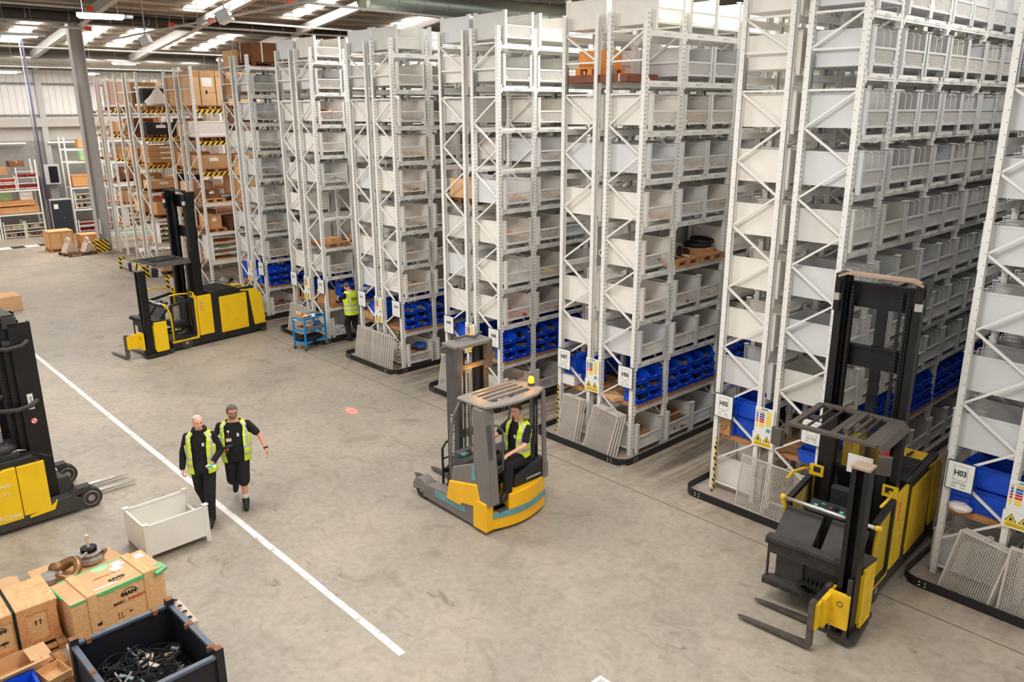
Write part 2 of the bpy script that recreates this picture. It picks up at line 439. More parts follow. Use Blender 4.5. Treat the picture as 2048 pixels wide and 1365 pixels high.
# left wall: block base, rail, white translucent cladding, upper band
wm = MB(); wm.box((-41.3, -24, 0), (-41, 42, 5.0)); struct(wm.build('wall_left', m=blockm))
wm = MB(); wm.mat(wallg).box((-41.25, -24, 5.0), (-41.02, 42, 5.75)); wm.mat(wallg).box((-41.25, -24, 5.75), (-40.7, 42, 6.2))
wm.mat(wallw).box((-41.25, -24, 6.2), (-41.0, 42, 8.85)); wm.mat(wallg).box((-41.25, -24, 8.85), (-41.0, 42, 9.8))
wm.mat(steelcold)
for z in (6.38, 8.06, 8.83): wm.box((-41, -24, z - .05), (-40.88, 42, z + .04))
wm.mat(mat('cladding_seam', (206, 202, 196), .6))
for i in range(200):
    y = -24 + i * .33; wm.box((-41, y, 6.2), (-40.985, y + .03, 8.8))
struct(wm.build('wall_left_upper'))
for y in (-9, .9, 10.9, 20.9):
    s_ = MB(); s_.box((-40.98, y - .15, 0), (-40.72, y + .15, 9.7)); struct(s_.build('trim_%d' % tn, m=steelcol)); tn += 1
wm = MB(); wm.box((-41.3, 42, 0), (-2, 42.3, 11)); struct(wm.build('wall_back', m=wallg))
wm = MB(); wm.box((-2, 42, 0), (24, 42.3, 9)); struct(wm.build('wall_back_right', m=wallw))

# ducts, pipes, conduits (run along the building)
o = MB(); o.cyl((-39.9, -13, 9.28), (-39.9, 42, 9.28), .33, 24)
for i in range(30): o.torus((-39.9, -12 + i * 1.8, 9.28), .335, .02, (0, 1, 0), 24, 6)
tag(o.build('ventilation_duct', m=ductm, smooth=True), 'long round galvanised ventilation duct running along the top of the left wall', 'duct')
o = MB(); o.cyl((-14.2, 5.0, 10.35), (-16.2, 40, 10.35), .48, 24)
for i in range(30): o.torus((-14.2 - .057 * (i * 1.15), 5.0 + i * 1.15, 10.35), .485, .02, (0, 1, 0), 24, 6)
tag(o.build('ventilation_duct', m=mat('duct_greenish', (176, 186, 176), .3, .8, .06, 3), smooth=True), 'thick round ribbed duct under the roof above the middle racks', 'duct')
o = MB(); o.mat(steelcold).box((-30.72, -13, 10.35), (-30.28, 42, 10.42)).box((-30.53, -13, 10.42), (-30.47, 42, 10.8)).box((-30.7, -13, 10.8), (-30.3, 42, 10.87))
struct(o.build('trim_%d' % tn)); tn += 1
o = MB(); o.mat(pipeb).cyl((-29.9, -13, 10.62), (-29.9, 42, 10.62), .17, 14)
o.mat(galv)
for i in range(26): o.torus((-29.9, -12 + i * 1.7, 10.62), .19, .02, (0, 1, 0), 16, 6); o.bar((-29.9, -12 + i * 1.7, 10.8), (-29.9, -12 + i * 1.7, 11.0), .02, .02)
tag(o.build('drain_pipe', smooth=True), 'thick black drain pipe with pale hanger clips high above the grey column', 'pipe')
def conduit(p, q, end, label):
    c = MB(); c.mat(mat('conduit_pale', (214, 214, 208), .4)).cyl(p, q, .035, 8)
    t = c.build('sprinkler_pipe', smooth=True); tag(t, label, 'pipe', None)
    if end is not None:
        e = MB(); e.mat(orange_end).cbox(end, (.14, .2, .14)); e.build('orange_end_cap', t)
conduit((-22.9, -9, 9.5), (-22.8, -1.5, 9.5), (-22.8, -1.45, 9.5), 'pale thin overhead pipe ending in an orange cap in front of the grey column')
conduit((-22.6, 1.6, 9.8), (-22.6, 26, 9.8), (-22.6, 1.55, 9.8), 'pale overhead pipe with an orange cap just right of the camera unit')
conduit((-17.0, .8, 9.5), (-17.5, 22, 9.5), (-17.0, .75, 9.5), 'pale overhead pipe with orange cap passing over the tall cardboard cartons')
conduit((-11.6, .8, 9.6), (-12.6, 20, 9.6), (-11.6, .75, 9.6), 'pale overhead pipe with orange cap above racks H13 and H12')
conduit((-38.6, -9, 8.82), (-38.6, 22, 8.82), None, 'long thin white pipe hanging just below the wall duct')
conduit((-34.0, -9, 9.5), (-34.0, 24, 9.5), None, 'faint overhead pipe crossing in front of the roof skylights at far left')
conduit((-20.0, -9, 9.9), (-20.0, -2.2, 9.9), (-20.0, -2.15, 9.9), 'topmost pale pipe with orange cap beside the large hanging lamp')
# cable tray running diagonally up to the right in view
o = MB(); o.mat(steelcol); 
o.box((-29.6, .50, 9.45), (-9.6, .66, 9.46)).box((-29.6, .50, 9.45), (-9.6, .51, 9.49)).box((-29.6, .65, 9.45), (-9.6, .66, 9.49))
o.mat(galv)
for i in range(16): o.bar((-29 + i * 1.25, .58, 9.5), (-29 + i * 1.25, .58, roof_z(-29 + i * 1.25) - .05), .012, .012)
tag(o.build('cable_tray'), 'grey cable tray hung on thin rods running above the pallet racks', 'cable tray')
def camunit(loc, label, s=1.0):
    t = thing('projector_unit', label, 'speaker', loc, R(-40))
    o = MB(); o.mat(lampbody).cbox((0, 0, 0), (.42 * s, .34 * s, .3 * s), (R(25), 0, 0)); o.mat(truck_k).cbox((0, -.16 * s, -.09 * s), (.3 * s, .06, .2 * s), (R(25), 0, 0)); o.build('housing', t)
    o = MB(); o.mat(galv).bar((0, .0, .12), (0, .0, 2.2), .03, .03); o.build('bracket', t)
camunit((-22.2, .35, 9.15), 'small white unit with a dark face hanging from the cable tray at left', 1.0)
camunit((-14.8, .2, 9.4), 'larger white unit with a dark face hanging above the brown card stack', 1.15)

# lamps in view
LAMPS = [((-12.1, -4.3, 8.85), R(75), 'large lit hanging lamp nearest the camera at top left'), ((-20.6, -4.25, 8.95), R(75), 'lit hanging lamp left of the grey column in front of the skylights'),
         ((-33.5, 3.2, 8.85), R(90), 'lit hanging lamp just left of the grey column under the duct'), ((-37.2, 2.3, 8.45), R(90), 'small lit hanging lamp beside the far wall post'),
         ((-33.5, 8.6, 9.2), R(90), 'lit hanging lamp on the duct above the left pallet rack'), ((-36.5, 9.0, 8.55), R(90), 'small lit lamp behind the post top of the second pallet rack'),
         ((-37.5, -1.3, 8.45), R(90), 'small lit lamp at the left edge of the picture'), ((-10.2, 10.4, 9.3), R(90), 'lit lamp glimpsed between racks H09 and H07')]
lamp0 = thing('hanging_lamp', 'x', 'lamp', (0, 0, 0), 0, 'high bay lamps under the roof')
o = MB(); o.mat(lampbody).box((-.55, -.17, 0), (.55, .17, .09)).box((.55, -.1, .01), (.75, .1, .08)); o.build('housing', lamp0, bevel=.015)
o = MB(); o.mat(lampglow).box((-.5, -.15, -.02), (.5, .15, 0)); o.build('diffuser', lamp0)
o = MB(); o.mat(galv).bar((0, 0, 0), (0, 0, 1), .01, .01); o.build('suspension_wire', lamp0, loc=(-.4, 0, .09)); o = MB(); o.mat(galv).bar((0, 0, 0), (0, 0, 1), .01, .01); o.build('suspension_wire', lamp0, loc=(.4, 0, .09))
km = kidmap(lamp0)
for i, (p, rz, lb) in enumerate(LAMPS):
    o = lamp0 if i == 0 else copy_tree(lamp0, km)
    o.location = p; o.rotation_euler = (0, 0, rz); o['label'] = lb; zz = (roof_z(p[0]) - .02 - p[2] - .09)
    for c in children_of(o):
        if c.name.startswith('suspension'): c.scale = (1, 1, zz)

# grey steel column
t = thing('steel_column', 'tall grey steel column standing at the end of the leftmost pallet rack', 'column', (-30.9, .34, 0))
o = MB(); o.mat(steelcol).box((-.22, -.28, 0), (.22, -.24, 10.4)).box((-.22, .24, 0), (.22, .28, 10.4)).box((-.02, -.24, 0), (.02, .24, 10.4)); o.build('column_shaft', t)
o = MB(); o.mat(steelcol).box((-.32, -.34, 0), (.32, .34, .03)); o.build('base_plate', t)
o = MB(); o.mat(hazard_c).box((-.22, -.36, .03), (.26, -.30, .62)).box((.23, -.36, .03), (.28, .1, .62)); o.build('hazard_guard', t)
o = MB(); o.mat(white).box((.22, -.2, 0.9), (.26, -.14, 1.6)); o.build('conduit', t)
o = MB(); o.mat(mat('purple_stripe', (88, 76, 108), .6)).cyl((-36.4, -.55, 0), (-36.4, -.55, 9.95), .05, 10); o.mat(galv).cyl((-36.4, -.68, 0), (-36.4, -.68, 9.95), .04, 8)
tag(o.build('service_pipe', smooth=True), 'thin purple vertical service pipe rising above the black cabinet', 'pipe')
def barrier(x, y, x2, label):
    t = thing('rack_end_barrier', label, 'barrier', (x, y, 0))
    o = MB(); o.mat(steelcol).box((0, -.05, .08), (x2 - x, .05, .38)); o.build('rail', t, bevel=.01)
    o = MB(); o.mat(hazard_c).box((-.12, -.12, 0), (-.02, .12, .48)); o.build('end_guard', t)
    o = MB(); o.mat(hazard_c).box((x2 - x, -.12, 0), (x2 - x + .1, .12, .48)); o.build('end_guard', t)
barrier(-30.6 + .25 - 3.2, .0, -31.35, 'grey floor barrier with yellow end guard left of the column base')
barrier(-25.6, -.55, -22.9, 'grey floor barrier with hazard striped ends before the second pallet rack')
barrier(-20.2, -.55, -17.6, 'grey floor barrier with hazard striped ends partly hidden by the left turret truck')
# ------------------------------------------------------------------ racks
PITCH = 3.787; D0 = .88; GAP = .21; ZT = 8.2; PW = .08; PD = .09
ZB = [7.77, 6.94, 6.09, 5.25, 4.40, 3.52, 2.64, 1.80, .882]
B1 = 1.04; BB = 1.76
def bay_y(i): return 0 if i == 0 else B1 + (i - 1) * BB
def post_mesh(side, zt=ZT, pw=PW, pd=PD):
    """omega post; holed face looks towards side (+1/-1) in x"""
    m = MB(); m.mat(rackm)
    x0, x1 = (0, pw)
    t = .012
    m.box((0, 0, 0), (pw, t, zt)); m.box((0, pd - t, 0), (pw, pd, zt))
    xf = pw - t if side > 0 else 0
    m.box((xf, t, 0), (xf + t, pd - t, zt))
    m.box((-.015, -.015, 0), (pw + .015, pd + .015, .015))
    m.mat(rackd)
    xs = pw + .0006 if side > 0 else -.0006
    n = int((zt - .1) / .075)
    for i in range(n):
        z = .08 + i * .075
        for y in (.024, .058):
            m.add([(xs, y - .006, z), (xs, y + .006, z), (xs, y + .006, z + .03), (xs, y - .006, z + .03)], [(0, 1, 2, 3)])
    for i in range(0, n, 2):
        z = .08 + i * .075
        m.add([(pw / 2 - .004 - .02 * side, -.0006, z), (pw / 2 + .008 - .02 * side, -.0006, z), (pw / 2 + .008 - .02 * side, -.0006, z + .012), (pw / 2 - .004 - .02 * side, -.0006, z + .012)], [(0, 1, 2, 3)])
    return m.mesh('post')
PM = {1: post_mesh(1), -1: post_mesh(-1)}
def bracing_mesh(left, d=D0, zt=ZT):
    m = MB(); m.mat(rackm)
    xa, xb = PW * .8, d - PW * .8
    def B_(p, q): m.bar((p[0], .045, p[1]), (q[0], .045, q[1]), .03, .035, (0, 1, 0))
    def X(o): return (xa if o == 'A' else xb) if left else (xb if o == 'A' else xa)
    z = 6.80; c = 'A'
    while z > .7:
        o = 'B' if c == 'A' else 'A'
        B_((X(c), z), (X(o), z - .5175)); z -= .5175; c = o
    return m.mesh('bracing')
_c = MB(); _c.mat(rackm).bar((PW * .8, .045, 0), (D0 - PW * .8, .045, 0), .03, .035, (0, 1, 0)); CRM = _c.mesh('cross_brace')
TBM = {}
for _l in (True, False):
    _c = MB(); _c.mat(rackm); _a, _b = (PW * .8, D0 - PW * .8) if _l else (D0 - PW * .8, PW * .8)
    _c.bar((_a, .045, 7.86), (_b, .045, 7.40), .03, .035, (0, 1, 0)); TBM[_l] = _c.mesh('diagonal_brace')
BRM = {True: bracing_mesh(True), False: bracing_mesh(False)}
def beam_mesh(L, h=.1):
    m = MB(); m.mat(rackm); m.box((-.02, 0, 0), (.02, L, h)).box((-.026, 0, h * .35), (.026, L, h * .65)).box((-.03, -.01, -.04), (.03, .025, h + .04)).box((-.03, L - .025, -.04), (.03, L + .01, h + .04))
    return m.mesh('beam')
BM1 = beam_mesh(B1 - PD); BM2 = beam_mesh(BB - PD)
lab = MB(); lab.mat(white).box((-.002, -.10, -.022), (.002, .10, .022)); lab.mat(barcode)
lab.box((-.003, .03, -.017), (.003, .095, .017)); lab.mat(inkgrey)
for i in range(5): lab.box((-.003, -.09 + i * .022, -.012), (.003, -.078 + i * .022, .012))
LABM = lab.mesh('beam_label')
def mesh_obj(me, name, parent, loc, rot=None):
    o = bpy.data.objects.new(name, me); COL.objects.link(o); o.parent = parent; o.location = loc
    if rot: o.rotation_euler = rot
    return o
def bin_run(x0, left, label, nb=7, deep=11):
    """one run of adjustable racking; x0 = left edge. left: aisle is on its -x side"""
    t = thing('bin_rack', label, 'rack', (x0, 0, 0), 0, 'tall grey bin racks')
    side = -1 if left else 1
    for i in range(deep + 1):
        y = bay_y(i)
        mesh_obj(PM[-1 if left else 1], 'post', t, (0, y, 0))
        mesh_obj(PM[-1 if left else 1], 'post', t, (D0 - PW, y, 0))
        mesh_obj(BRM[left], 'bracing', t, (0, y, 0)); mesh_obj(TBM[left], 'diagonal_brace', t, (0, y, 0))
        for z in (7.88, 7.38, 6.82, .15): mesh_obj(CRM, 'cross_brace', t, (0, y, z))
    xf, xr = (.02, D0 - .02) if left else (D0 - .02, .02)
    for i in range(nb):
        me = BM1 if i == 0 else BM2
        for z in ZB:
            b_ = mesh_obj(me, 'beam', t, (xf, bay_y(i) + PD, z))
            if i < 3 + (0 if left else 3):
                L_ = (B1 if i == 0 else BB) - PD
                for yy in ([L_ * .5] if i == 0 else [L_ * .27, L_ * .76]):
                    mesh_obj(LABM, 'beam_label', b_, (side * .029, yy, .05))
            if i < 4: mesh_obj(me, 'beam', t, (xr, bay_y(i) + PD, z))
    m = MB(); m.mat(rackm)
    for i in range(4, deep):
        for z in ZB:
            L_ = BB - PD; y = bay_y(i) + PD
            m.box((xr - .02, y, z), (xr + .02, y + L_, z + .1))
            if i >= nb: m.box((xf - .02, y, z), (xf + .02, y + L_, z + .1))
    o = m.build('beam', t); o['kind'] = 'stuff'
    # splice plates seen on the end frame
    m = MB(); m.mat(galv).box(((PW + .002) if True else 0, .02, 6.85), (PW + .03, .07, 7.32)); m.build('splice_plate', t)
    return t

SIGN = {(-4, 0): 'H15', (-4, 1): 'H14', (-3, 0): 'H13', (-3, 1): 'H12', (-2, 0): 'H11', (-2, 1): 'H10', (-1, 0): 'H09', (-1, 1): 'H08',
        (0, 0): 'H07', (0, 1): 'H06', (1, 0): 'H05', (1, 1): 'H04', (2, 0): 'H03', (2, 1): 'H02'}
RUNS = {}
for kk in range(-4, 3):
    for s_ in (0, 1):
        x0 = PITCH * kk + (0 if s_ == 0 else D0 + GAP)
        nm = SIGN[(kk, s_)]
        RUNS[(kk, s_)] = bin_run(x0, s_ == 0, {'H15': 'pale grey steel rack run between the tall cartons and rack H14',
                                             'H02': 'pale grey steel rack cut off at the right picture edge beyond rack H03'}.get(nm, 'tall pale grey steel rack run whose end frame carries the %s sign' % nm), 7 if kk >= 0 else 4)
# row spacers between back to back runs
# guards round each block
def guard(x0, x1, label, y1=20.4):
    r = .26; pts = []
    ya = -.50; xa = x0 - .24; xb = x1 + .24
    def arc(cx, cy, a0, a1): return [(cx + r * math.cos(a0 + (a1 - a0) * i / 8), cy + r * math.sin(a0 + (a1 - a0) * i / 8)) for i in range(9)]
    path = [(xa, y1)] + arc(xa + r, ya + r, PI, 1.5 * PI) + arc(xb - r, ya + r, 1.5 * PI, 2 * PI) + [(xb, y1)]
    t = thing('rack_guard', label, 'barrier', (0, 0, 0))
    m = MB(); m.mat(guardm); vs = []; fs = []
    for i, (x, y) in enumerate(path):
        a = Vector(path[max(i - 1, 0)]); b_ = Vector(path[min(i + 1, len(path) - 1)]); d = (b_ - a).normalized(); nn = Vector((d.y, -d.x))
        p = Vector((x, y)); q = p - nn * .03
        vs += [(p.x, p.y, 0), (p.x, p.y, .13), (q.x, q.y, .13), (q.x, q.y, 0)]
    for i in range(len(path) - 1):
        for k_ in range(4): fs.append((4 * i + k_, 4 * i + (k_ + 1) % 4, 4 * i + 4 + (k_ + 1) % 4, 4 * i + 4 + k_))
    m.add(vs, fs); m.build('rail', t)
    b_ = MB(); b_.mat(chrome)
    for x in (xa + r + .02, xb - r - .12):
        for dx, dz in ((0, .04), (.08, .04), (0, .09), (.08, .09)): b_.ell((x + dx, ya - .003, dz), (.014, .006, .014), nu=8, nv=5)
    for x, s2 in ((xb, 1), (xa, -1)):
        for dy, dz in ((0, .04), (.08, .04), (0, .09), (.08, .09)): b_.ell((x + s2 * .003, ya + r + .08 + dy, dz), (.006, .014, .014), nu=8, nv=5)
    b_.build('bolt', t)
    f_ = MB(); f_.mat(mat('dusty_concrete', (164, 150, 140), .8, 0, .1, 6)).box((xa + .03, ya + .06, .001), (xb - .03, y1, .02)); f_.build('inner_plinth', t)
GL = {-4: 'black bolted floor guard around the base of rack H14', -3: 'black bolted floor guard around racks H13 and H12 behind the blue trolley', -2: 'black rounded floor guard around racks H11 and H10',
      -1: 'black rounded floor guard behind the grey reach truck around rack H09', 0: 'black rounded floor guard around racks H07 and H06', 1: 'black floor guard around racks H05 and H04', 2: 'black floor guard around rack H03 at the right edge'}
for kk in range(-4, 3): guard(PITCH * kk, PITCH * kk + 1.97, GL[kk])

# aisle signs
def sign(code, x, y, extra=None):
    t = thing('aisle_sign', 'white framed aisle sign reading %s on its rack end' % code, 'sign', (x, y, 1.42), 0, 'aisle number signs')
    m = MB(); m.mat(navy).box((0, 0, 0), (.36, .012, .43)); m.build('backing', t)
    m = MB(); m.mat(white).box((.012, -.004, .014), (.348, 0, .416)); m.mat(navy)
    for a, b_ in (((.09, .155), (.27, .158)), ((.09, .365), (.27, .368)), ((.09, .155), (.093, .368)), ((.267, .155), (.27, .368))): m.box((a[0], -.006, a[1]), (b_[0], -.004, b_[1]))
    m.build('face', t)
    text(code, .115, ink, t, (.18, -.0065, .262), (PI / 2, 0, 0), bold=.003, sx=.82)
    if extra:
        text('STAMFORD', .034, inkgrey, t, (.18, -.0065, .115), (PI / 2, 0, 0))
    m = MB(); m.mat(inkgrey)
    for xx in (.08, .20):
        for zz in (.05, .085): m.box((xx, -.0055, zz), (xx + .07, -.004, zz + .008))
    if not extra: m.box((.14, -.0055, .12), (.22, -.004, .128))
    m.build('small_print', t)
for (kk, s_), code in SIGN.items():
    if code in ('H15', 'H02'): continue
    sign(code, PITCH * kk + (.03 if s_ == 0 else 1.64), -.05, code in ('H03', 'H04'))
# safety notice and hazard plate on each block
def notice(kk, mk=True):
    bx = PITCH * kk
    nm = SIGN[(kk, 0)] if kk > -4 else 'H14'
    t = thing('safety_notice', 'white safety notice with coloured symbol rows beside the %s sign' % nm, 'sign', (bx + .81, -.04, 1.37), 0, 'safety notices on rack ends')
    m = MB(); m.mat(white).box((0, 0, 0), (.34, .01, .44)); m.build('board', t)
    m = MB(); y = -.003
    rows = [signo, signb, signb, signr, signr, signy, signy]
    for i, c in enumerate(rows):
        z = .36 - i * .042; m.mat(c); m.box((.085, y, z - .014), (.17, 0, z + .016))
        m.add([(.04 + .02 * math.cos(a), y, z + .018 * math.sin(a)) for a in [k2 * PI / 4 for k2 in range(8)]], [tuple(range(8))])
        if i < 6: m.mat(signy).box((.20, y, z - .014), (.29, 0, z + .016))
    m.mat(mat('sign_teal', (70, 160, 170), .5)).box((.22, y, .03), (.29, 0, .09)).box((.11, y, .405), (.22, 0, .425))
    m.mat(inkgrey).box((.06, y, .395), (.28, 0, .398)); m.build('symbols', t)
    t = thing('hazard_plate', 'white plate with two yellow warning triangles under the safety notice by sign %s' % nm, 'sign', (bx + .79, -.045, 1.12), 0, 'hazard plates on rack ends')
    m = MB(); m.mat(white).box((0, 0, 0), (.38, .01, .245)); m.build('board', t)
    m = MB()
    for cx in (.105, .265):
        m.mat(ink).add([(cx - .072, -.003, .095), (cx + .072, -.003, .095), (cx, -.003, .215)], [(0, 1, 2)])
        m.mat(signy).add([(cx - .058, -.004, .102), (cx + .058, -.004, .102), (cx, -.004, .199)], [(0, 1, 2)])
        m.mat(ink).box((cx - .018, -.006, .115), (cx + .018, -.0045, .14)).box((cx - .006, -.006, .14), (cx + .006, -.0045, .165))
    m.mat(signy).box((.03, -.003, .02), (.35, 0, .085)); m.mat(ink).box((.06, -.005, .035), (.32, -.003, .04)).box((.06, -.005, .06), (.32, -.003, .065)); m.build('symbols', t)
for kk in range(-4, 3): notice(kk)

# hazard ropes down some posts
for x, lb in ((PITCH * 0 + .03, 'yellow and black twisted rope hanging on the H07 post'), (PITCH + .1, 'yellow and black twisted rope hanging on the H05 post'), (PITCH * -2 + 1.80, 'yellow and black twisted rope beside the H10 post')):
    m = MB(); m.mat(hazard_r); pts = [(x + .012 * math.sin(i * 1.3), -.03 - .012 * math.cos(i * 1.3), 1.02 - i * .045) for i in range(23)]
    m.tube(pts, .017, 8); m.ell((x + .02, -.1, .03), (.03, .03, .02), nu=8, nv=5)
    tag(m.build('hazard_rope', smooth=True), lb, 'rope')

# leaning wire mesh panels
def panel_mesh(wd, ht, tint=panelm):
    m = MB(); m.mat(tint); r = .006
    m.box((0, 0, 0), (wd, .012, .02)).box((0, 0, ht - .02), (wd, .012, ht)).box((0, 0, 0), (.02, .012, ht)).box((wd - .02, 0, 0), (wd, .012, ht))
    n = int(wd / .028)
    for i in range(1, n): m.box((wd * i / n - .0024, .003, 0), (wd * i / n + .0024, .009, ht))
    n = int(ht / .028)
    for i in range(1, n): m.box((0, .004, ht * i / n - .0024), (wd, .010, ht * i / n + .0024))
    m.box((wd * .45, -.01, ht), (wd * .47, .0, ht + .04)).box((wd * .45, -.01, ht + .03), (wd * .55, .0, ht + .04)).box((wd * .53, -.01, ht), (wd * .55, .0, ht + .04))
    return m.mesh('mesh_panel')
PMS = {w_: panel_mesh(*w_) for w_ in ((.52, .92), (.66, .92), (.42, .9))}
PG = 'wire mesh panels leaning on rack ends'
def lean(size, x, y, tilt, rz, label, twist=0):
    o = bpy.data.objects.new('mesh_panel', PMS[size]); COL.objects.link(o)
    o.rotation_euler = Euler((-tilt, twist, rz), 'XYZ'); o.location = (x, y, .02); tag(o, label, 'mesh panel', PG)
# in front of H07 / H06
for i in range(3): lean((.52, .92), .26 + i * .035, -.30 + i * .04, R(11), R(-3), 'wire mesh panel, %s of the stack of three leaning by the H07 post' % ['front', 'middle', 'back'][i])
for i in range(4): lean((.66, .92), 1.02 + i * .05, -.34 + i * .035, R(13), R(-2), 'wide wire mesh panel, %s of the four leaning below the H06 sign' % ['front', 'second', 'third', 'rearmost'][i], R(6 - i))
lean((.52, .92), PITCH + .68, -.26, R(8), R(-3), 'wire mesh panel standing below the notice between H05 and H04')
lean((.66, .92), PITCH + 1.22, -.30, R(9), R(-2), 'wire mesh panel with hooks leaning left of the right turret truck')
for i in range(3): lean((.66, .92), PITCH * 2 + .22 + i * .02, -.34 + i * .05, R(14), R(-4), 'dense wire mesh panel, %s of the tilted stack below the H03 sign' % ['front', 'middle', 'back'][i], R(7))
for i in range(2): lean((.66, .92), PITCH * 2 + .98, -.36 + i * .05, R(10), R(-1), 'wire mesh panel, %s of the pair at the right picture edge' % ['front', 'back'][i])
for i in range(7): lean((.52, .92), PITCH * -2 + .16 + i * .07, -.36 + i * .012, R(9), R(-8), 'narrow wire mesh panel, number %s from the left in the row before the H11 post' % 'one two three four five six seven'.split()[i])
for i in range(6): lean((.52, .92), PITCH * -2 + .98 + i * .09, -.36 + i * .01, R(7), R(-5), 'narrow wire mesh panel, number %s from the left in the row before the H10 post' % 'one two three four five six'.split()[i])
for i in range(6): lean((.42, .9), PITCH * -3 + .1 + i * .2, -.34, R(10), R(-5), 'wire mesh panel, number %s from the left behind the blue trolley' % 'one two three four five six'.split()[i])
for i in range(6): lean((.52, .92), PITCH * -1 + .1 + i * .22, -.36, R(9), R(-5), 'wire mesh panel, number %s from the left before the H09 rack behind the reach truck' % 'one two three four five six'.split()[i])
for i in range(4): lean((.42, .9), PITCH * -4 + 1.0 + i * .16, -.3, R(8), R(-5), 'wire mesh panel, number %s from the left at the foot of rack H14' % 'one two three four'.split()[i])

# ------------------------------------------------------------------ steel bins
BW, BD, BH = .80, .98, .60       # width along aisle, depth, body top
def bin_meshes(paint):
    """front (aisle side) is +x; origin at centre of footprint"""
    x0, x1, y0, y1 = -BD / 2, BD / 2, -BW / 2, BW / 2
    b_ = MB(); b_.mat(paint)
    t = .006
    b_.box((x0, y0, .10), (x1, y1, .115))
    b_.box((x0, y0, .10), (x1, y0 + t, BH)).box((x0, y1 - t, .10), (x1, y1, BH)).box((x0, y0, .10), (x0 + t, y1, BH))
    for y in (y0 - .004, y1 - .026): b_.box((x0, y, BH - .03), (x1, y + .03, BH)).box((x0, y, .10), (x1, y + .03, .125))
    b_.box((x0 - .004, y0, BH - .03), (x0 + .026, y1, BH))
    body = b_.mesh('bin_body')
    l_ = MB(); l_.mat(paint)
    l_.box((0, 0, 0), (.07, .008, BH + .02)).box((0, 0, 0), (.008, .06, BH + .02)).box((-.012, -.012, BH + .02), (.075, .065, BH + .03)).box((0, 0, 0), (.07, .06, .008))
    leg = l_.mesh('leg')
    f = MB(); f.mat(paint)
    f.box((x1 - .03, y0 + .01, .325), (x1, y1 - .01, .355)).box((x1 - .03, y0 + .01, .10), (x1, y1 - .01, .13))
    f.box((x1 - .002, y0 + .05, .14), (x1 + .002, y0 + .11, .18)).box((x1 - .002, y1 - .11, .14), (x1 + .002, y1 - .05, .18))
    f.mat(wirem); n = 30
    for i in range(1, n): f.box((x1 - .018, y0 + BW * i / n - .0022, .12), (x1 - .013, y0 + BW * i / n + .0022, .33))
    for i in range(1, 9): f.box((x1 - .019, y0, .12 + .0235 * i - .0022), (x1 - .014, y1, .12 + .0235 * i + .0022))
    front = f.mesh('mesh_front')
    g_ = MB(); g_.mat(wirem)
    for yy in (-.02, .2):
        xb = x1 - .03
        g_.tube([(xb, yy, .34), (xb, yy, .55), (xb, yy - .02, .58), (xb - .03, yy - .02, .60), (xb - .3, yy - .02, .60)], .006, 6)
    for i in range(9): g_.box((x1 - .3, -.25 + i * .03, .14), (x1 - .296, -.247 + i * .03, .58))
    for i in range(12): g_.box((x1 - .30, -.26, .16 + i * .036), (x1 - .296, .0, .163 + i * .036))
    for yy in (-.04, .18):
        for i in range(11): g_.box((x1 - .32, yy, .14 + i * .042), (x1 - .02, yy + .003, .143 + i * .042))
        for i in range(9): g_.box((x1 - .32 + i * .036, yy, .14), (x1 - .317 + i * .036, yy + .003, .59))
    hoop = g_.mesh('wire_divider')
    return body, leg, front, hoop
BMS = {'cool': bin_meshes(bin_cool), 'warm': bin_meshes(bin_warm), 'grey': bin_meshes(bin_grey)}
ORD = ['top', 'second from top', 'third from top', 'fourth from top', 'fifth from top', 'sixth from top', 'seventh from top', 'eighth from top', 'shelf above floor', 'floor']
SL = ['nearest the end', 'second along', 'third along', 'fourth along', 'fifth along', 'sixth along', 'seventh along', 'eighth along']
def slot_y(n): return (.14 + BW / 2) if n == 0 else B1 + .10 + BW / 2 + ((n - 1) // 2) * BB + ((n - 1) % 2) * .84
CN = {'cool': 'cool white', 'warm': 'cream', 'grey': 'pale grey'}
def steel_bin(kk, s_, row, n, col='warm', hoop=False, loc=None, rz=None, label=None, group='steel storage bins on the racks'):
    body, leg, front, hp = BMS[col]
    o = bpy.data.objects.new('steel_bin', body); COL.objects.link(o)
    nm = SIGN.get((kk, s_))
    if loc is None:
        xc = PITCH * kk + (.44 if s_ == 0 else D0 + GAP + .44)
        z = ZB[row] + .1 if row < 9 else .03
        j = random.uniform(-.012, .012); jx = random.uniform(-.02, .02)
        o.location = (xc + jx, slot_y(n) + j, z); o.rotation_euler = (0, 0, 0 if s_ else PI)
        lb = '%s %sbin on rack %s, %s row, %s' % (CN[col], 'wire divided ' if hoop else 'steel ', nm, ORD[row], SL[n])
        if nm == 'H15': lb = '%s steel bin, %s row, end bay just left of rack H14' % (CN[col], ORD[row])
        tag(o, lb, 'bin', group)
    else:
        o.location = loc; o.rotation_euler = (0, 0, rz or 0); tag(o, label, 'bin')
    for (x, y, a) in ((BD / 2, -BW / 2, (1, 0)), (BD / 2, BW / 2, (1, 1)), (-BD / 2, -BW / 2, (0, 0)), (-BD / 2, BW / 2, (0, 1))):
        l_ = bpy.data.objects.new('leg', leg); COL.objects.link(l_); l_.parent = o
        l_.location = (x + (.004 if a[0] else -.004), y + (.005 if a[1] else -.005), 0); l_.scale = (-1 if a[0] else 1, -1 if a[1] else 1, 1)
    mesh_obj(front, 'mesh_front', o, (0, 0, 0))
    if hoop: mesh_obj(hp, 'wire_divider', o, (0, 0, 0))
    return o
SKIPB = set()
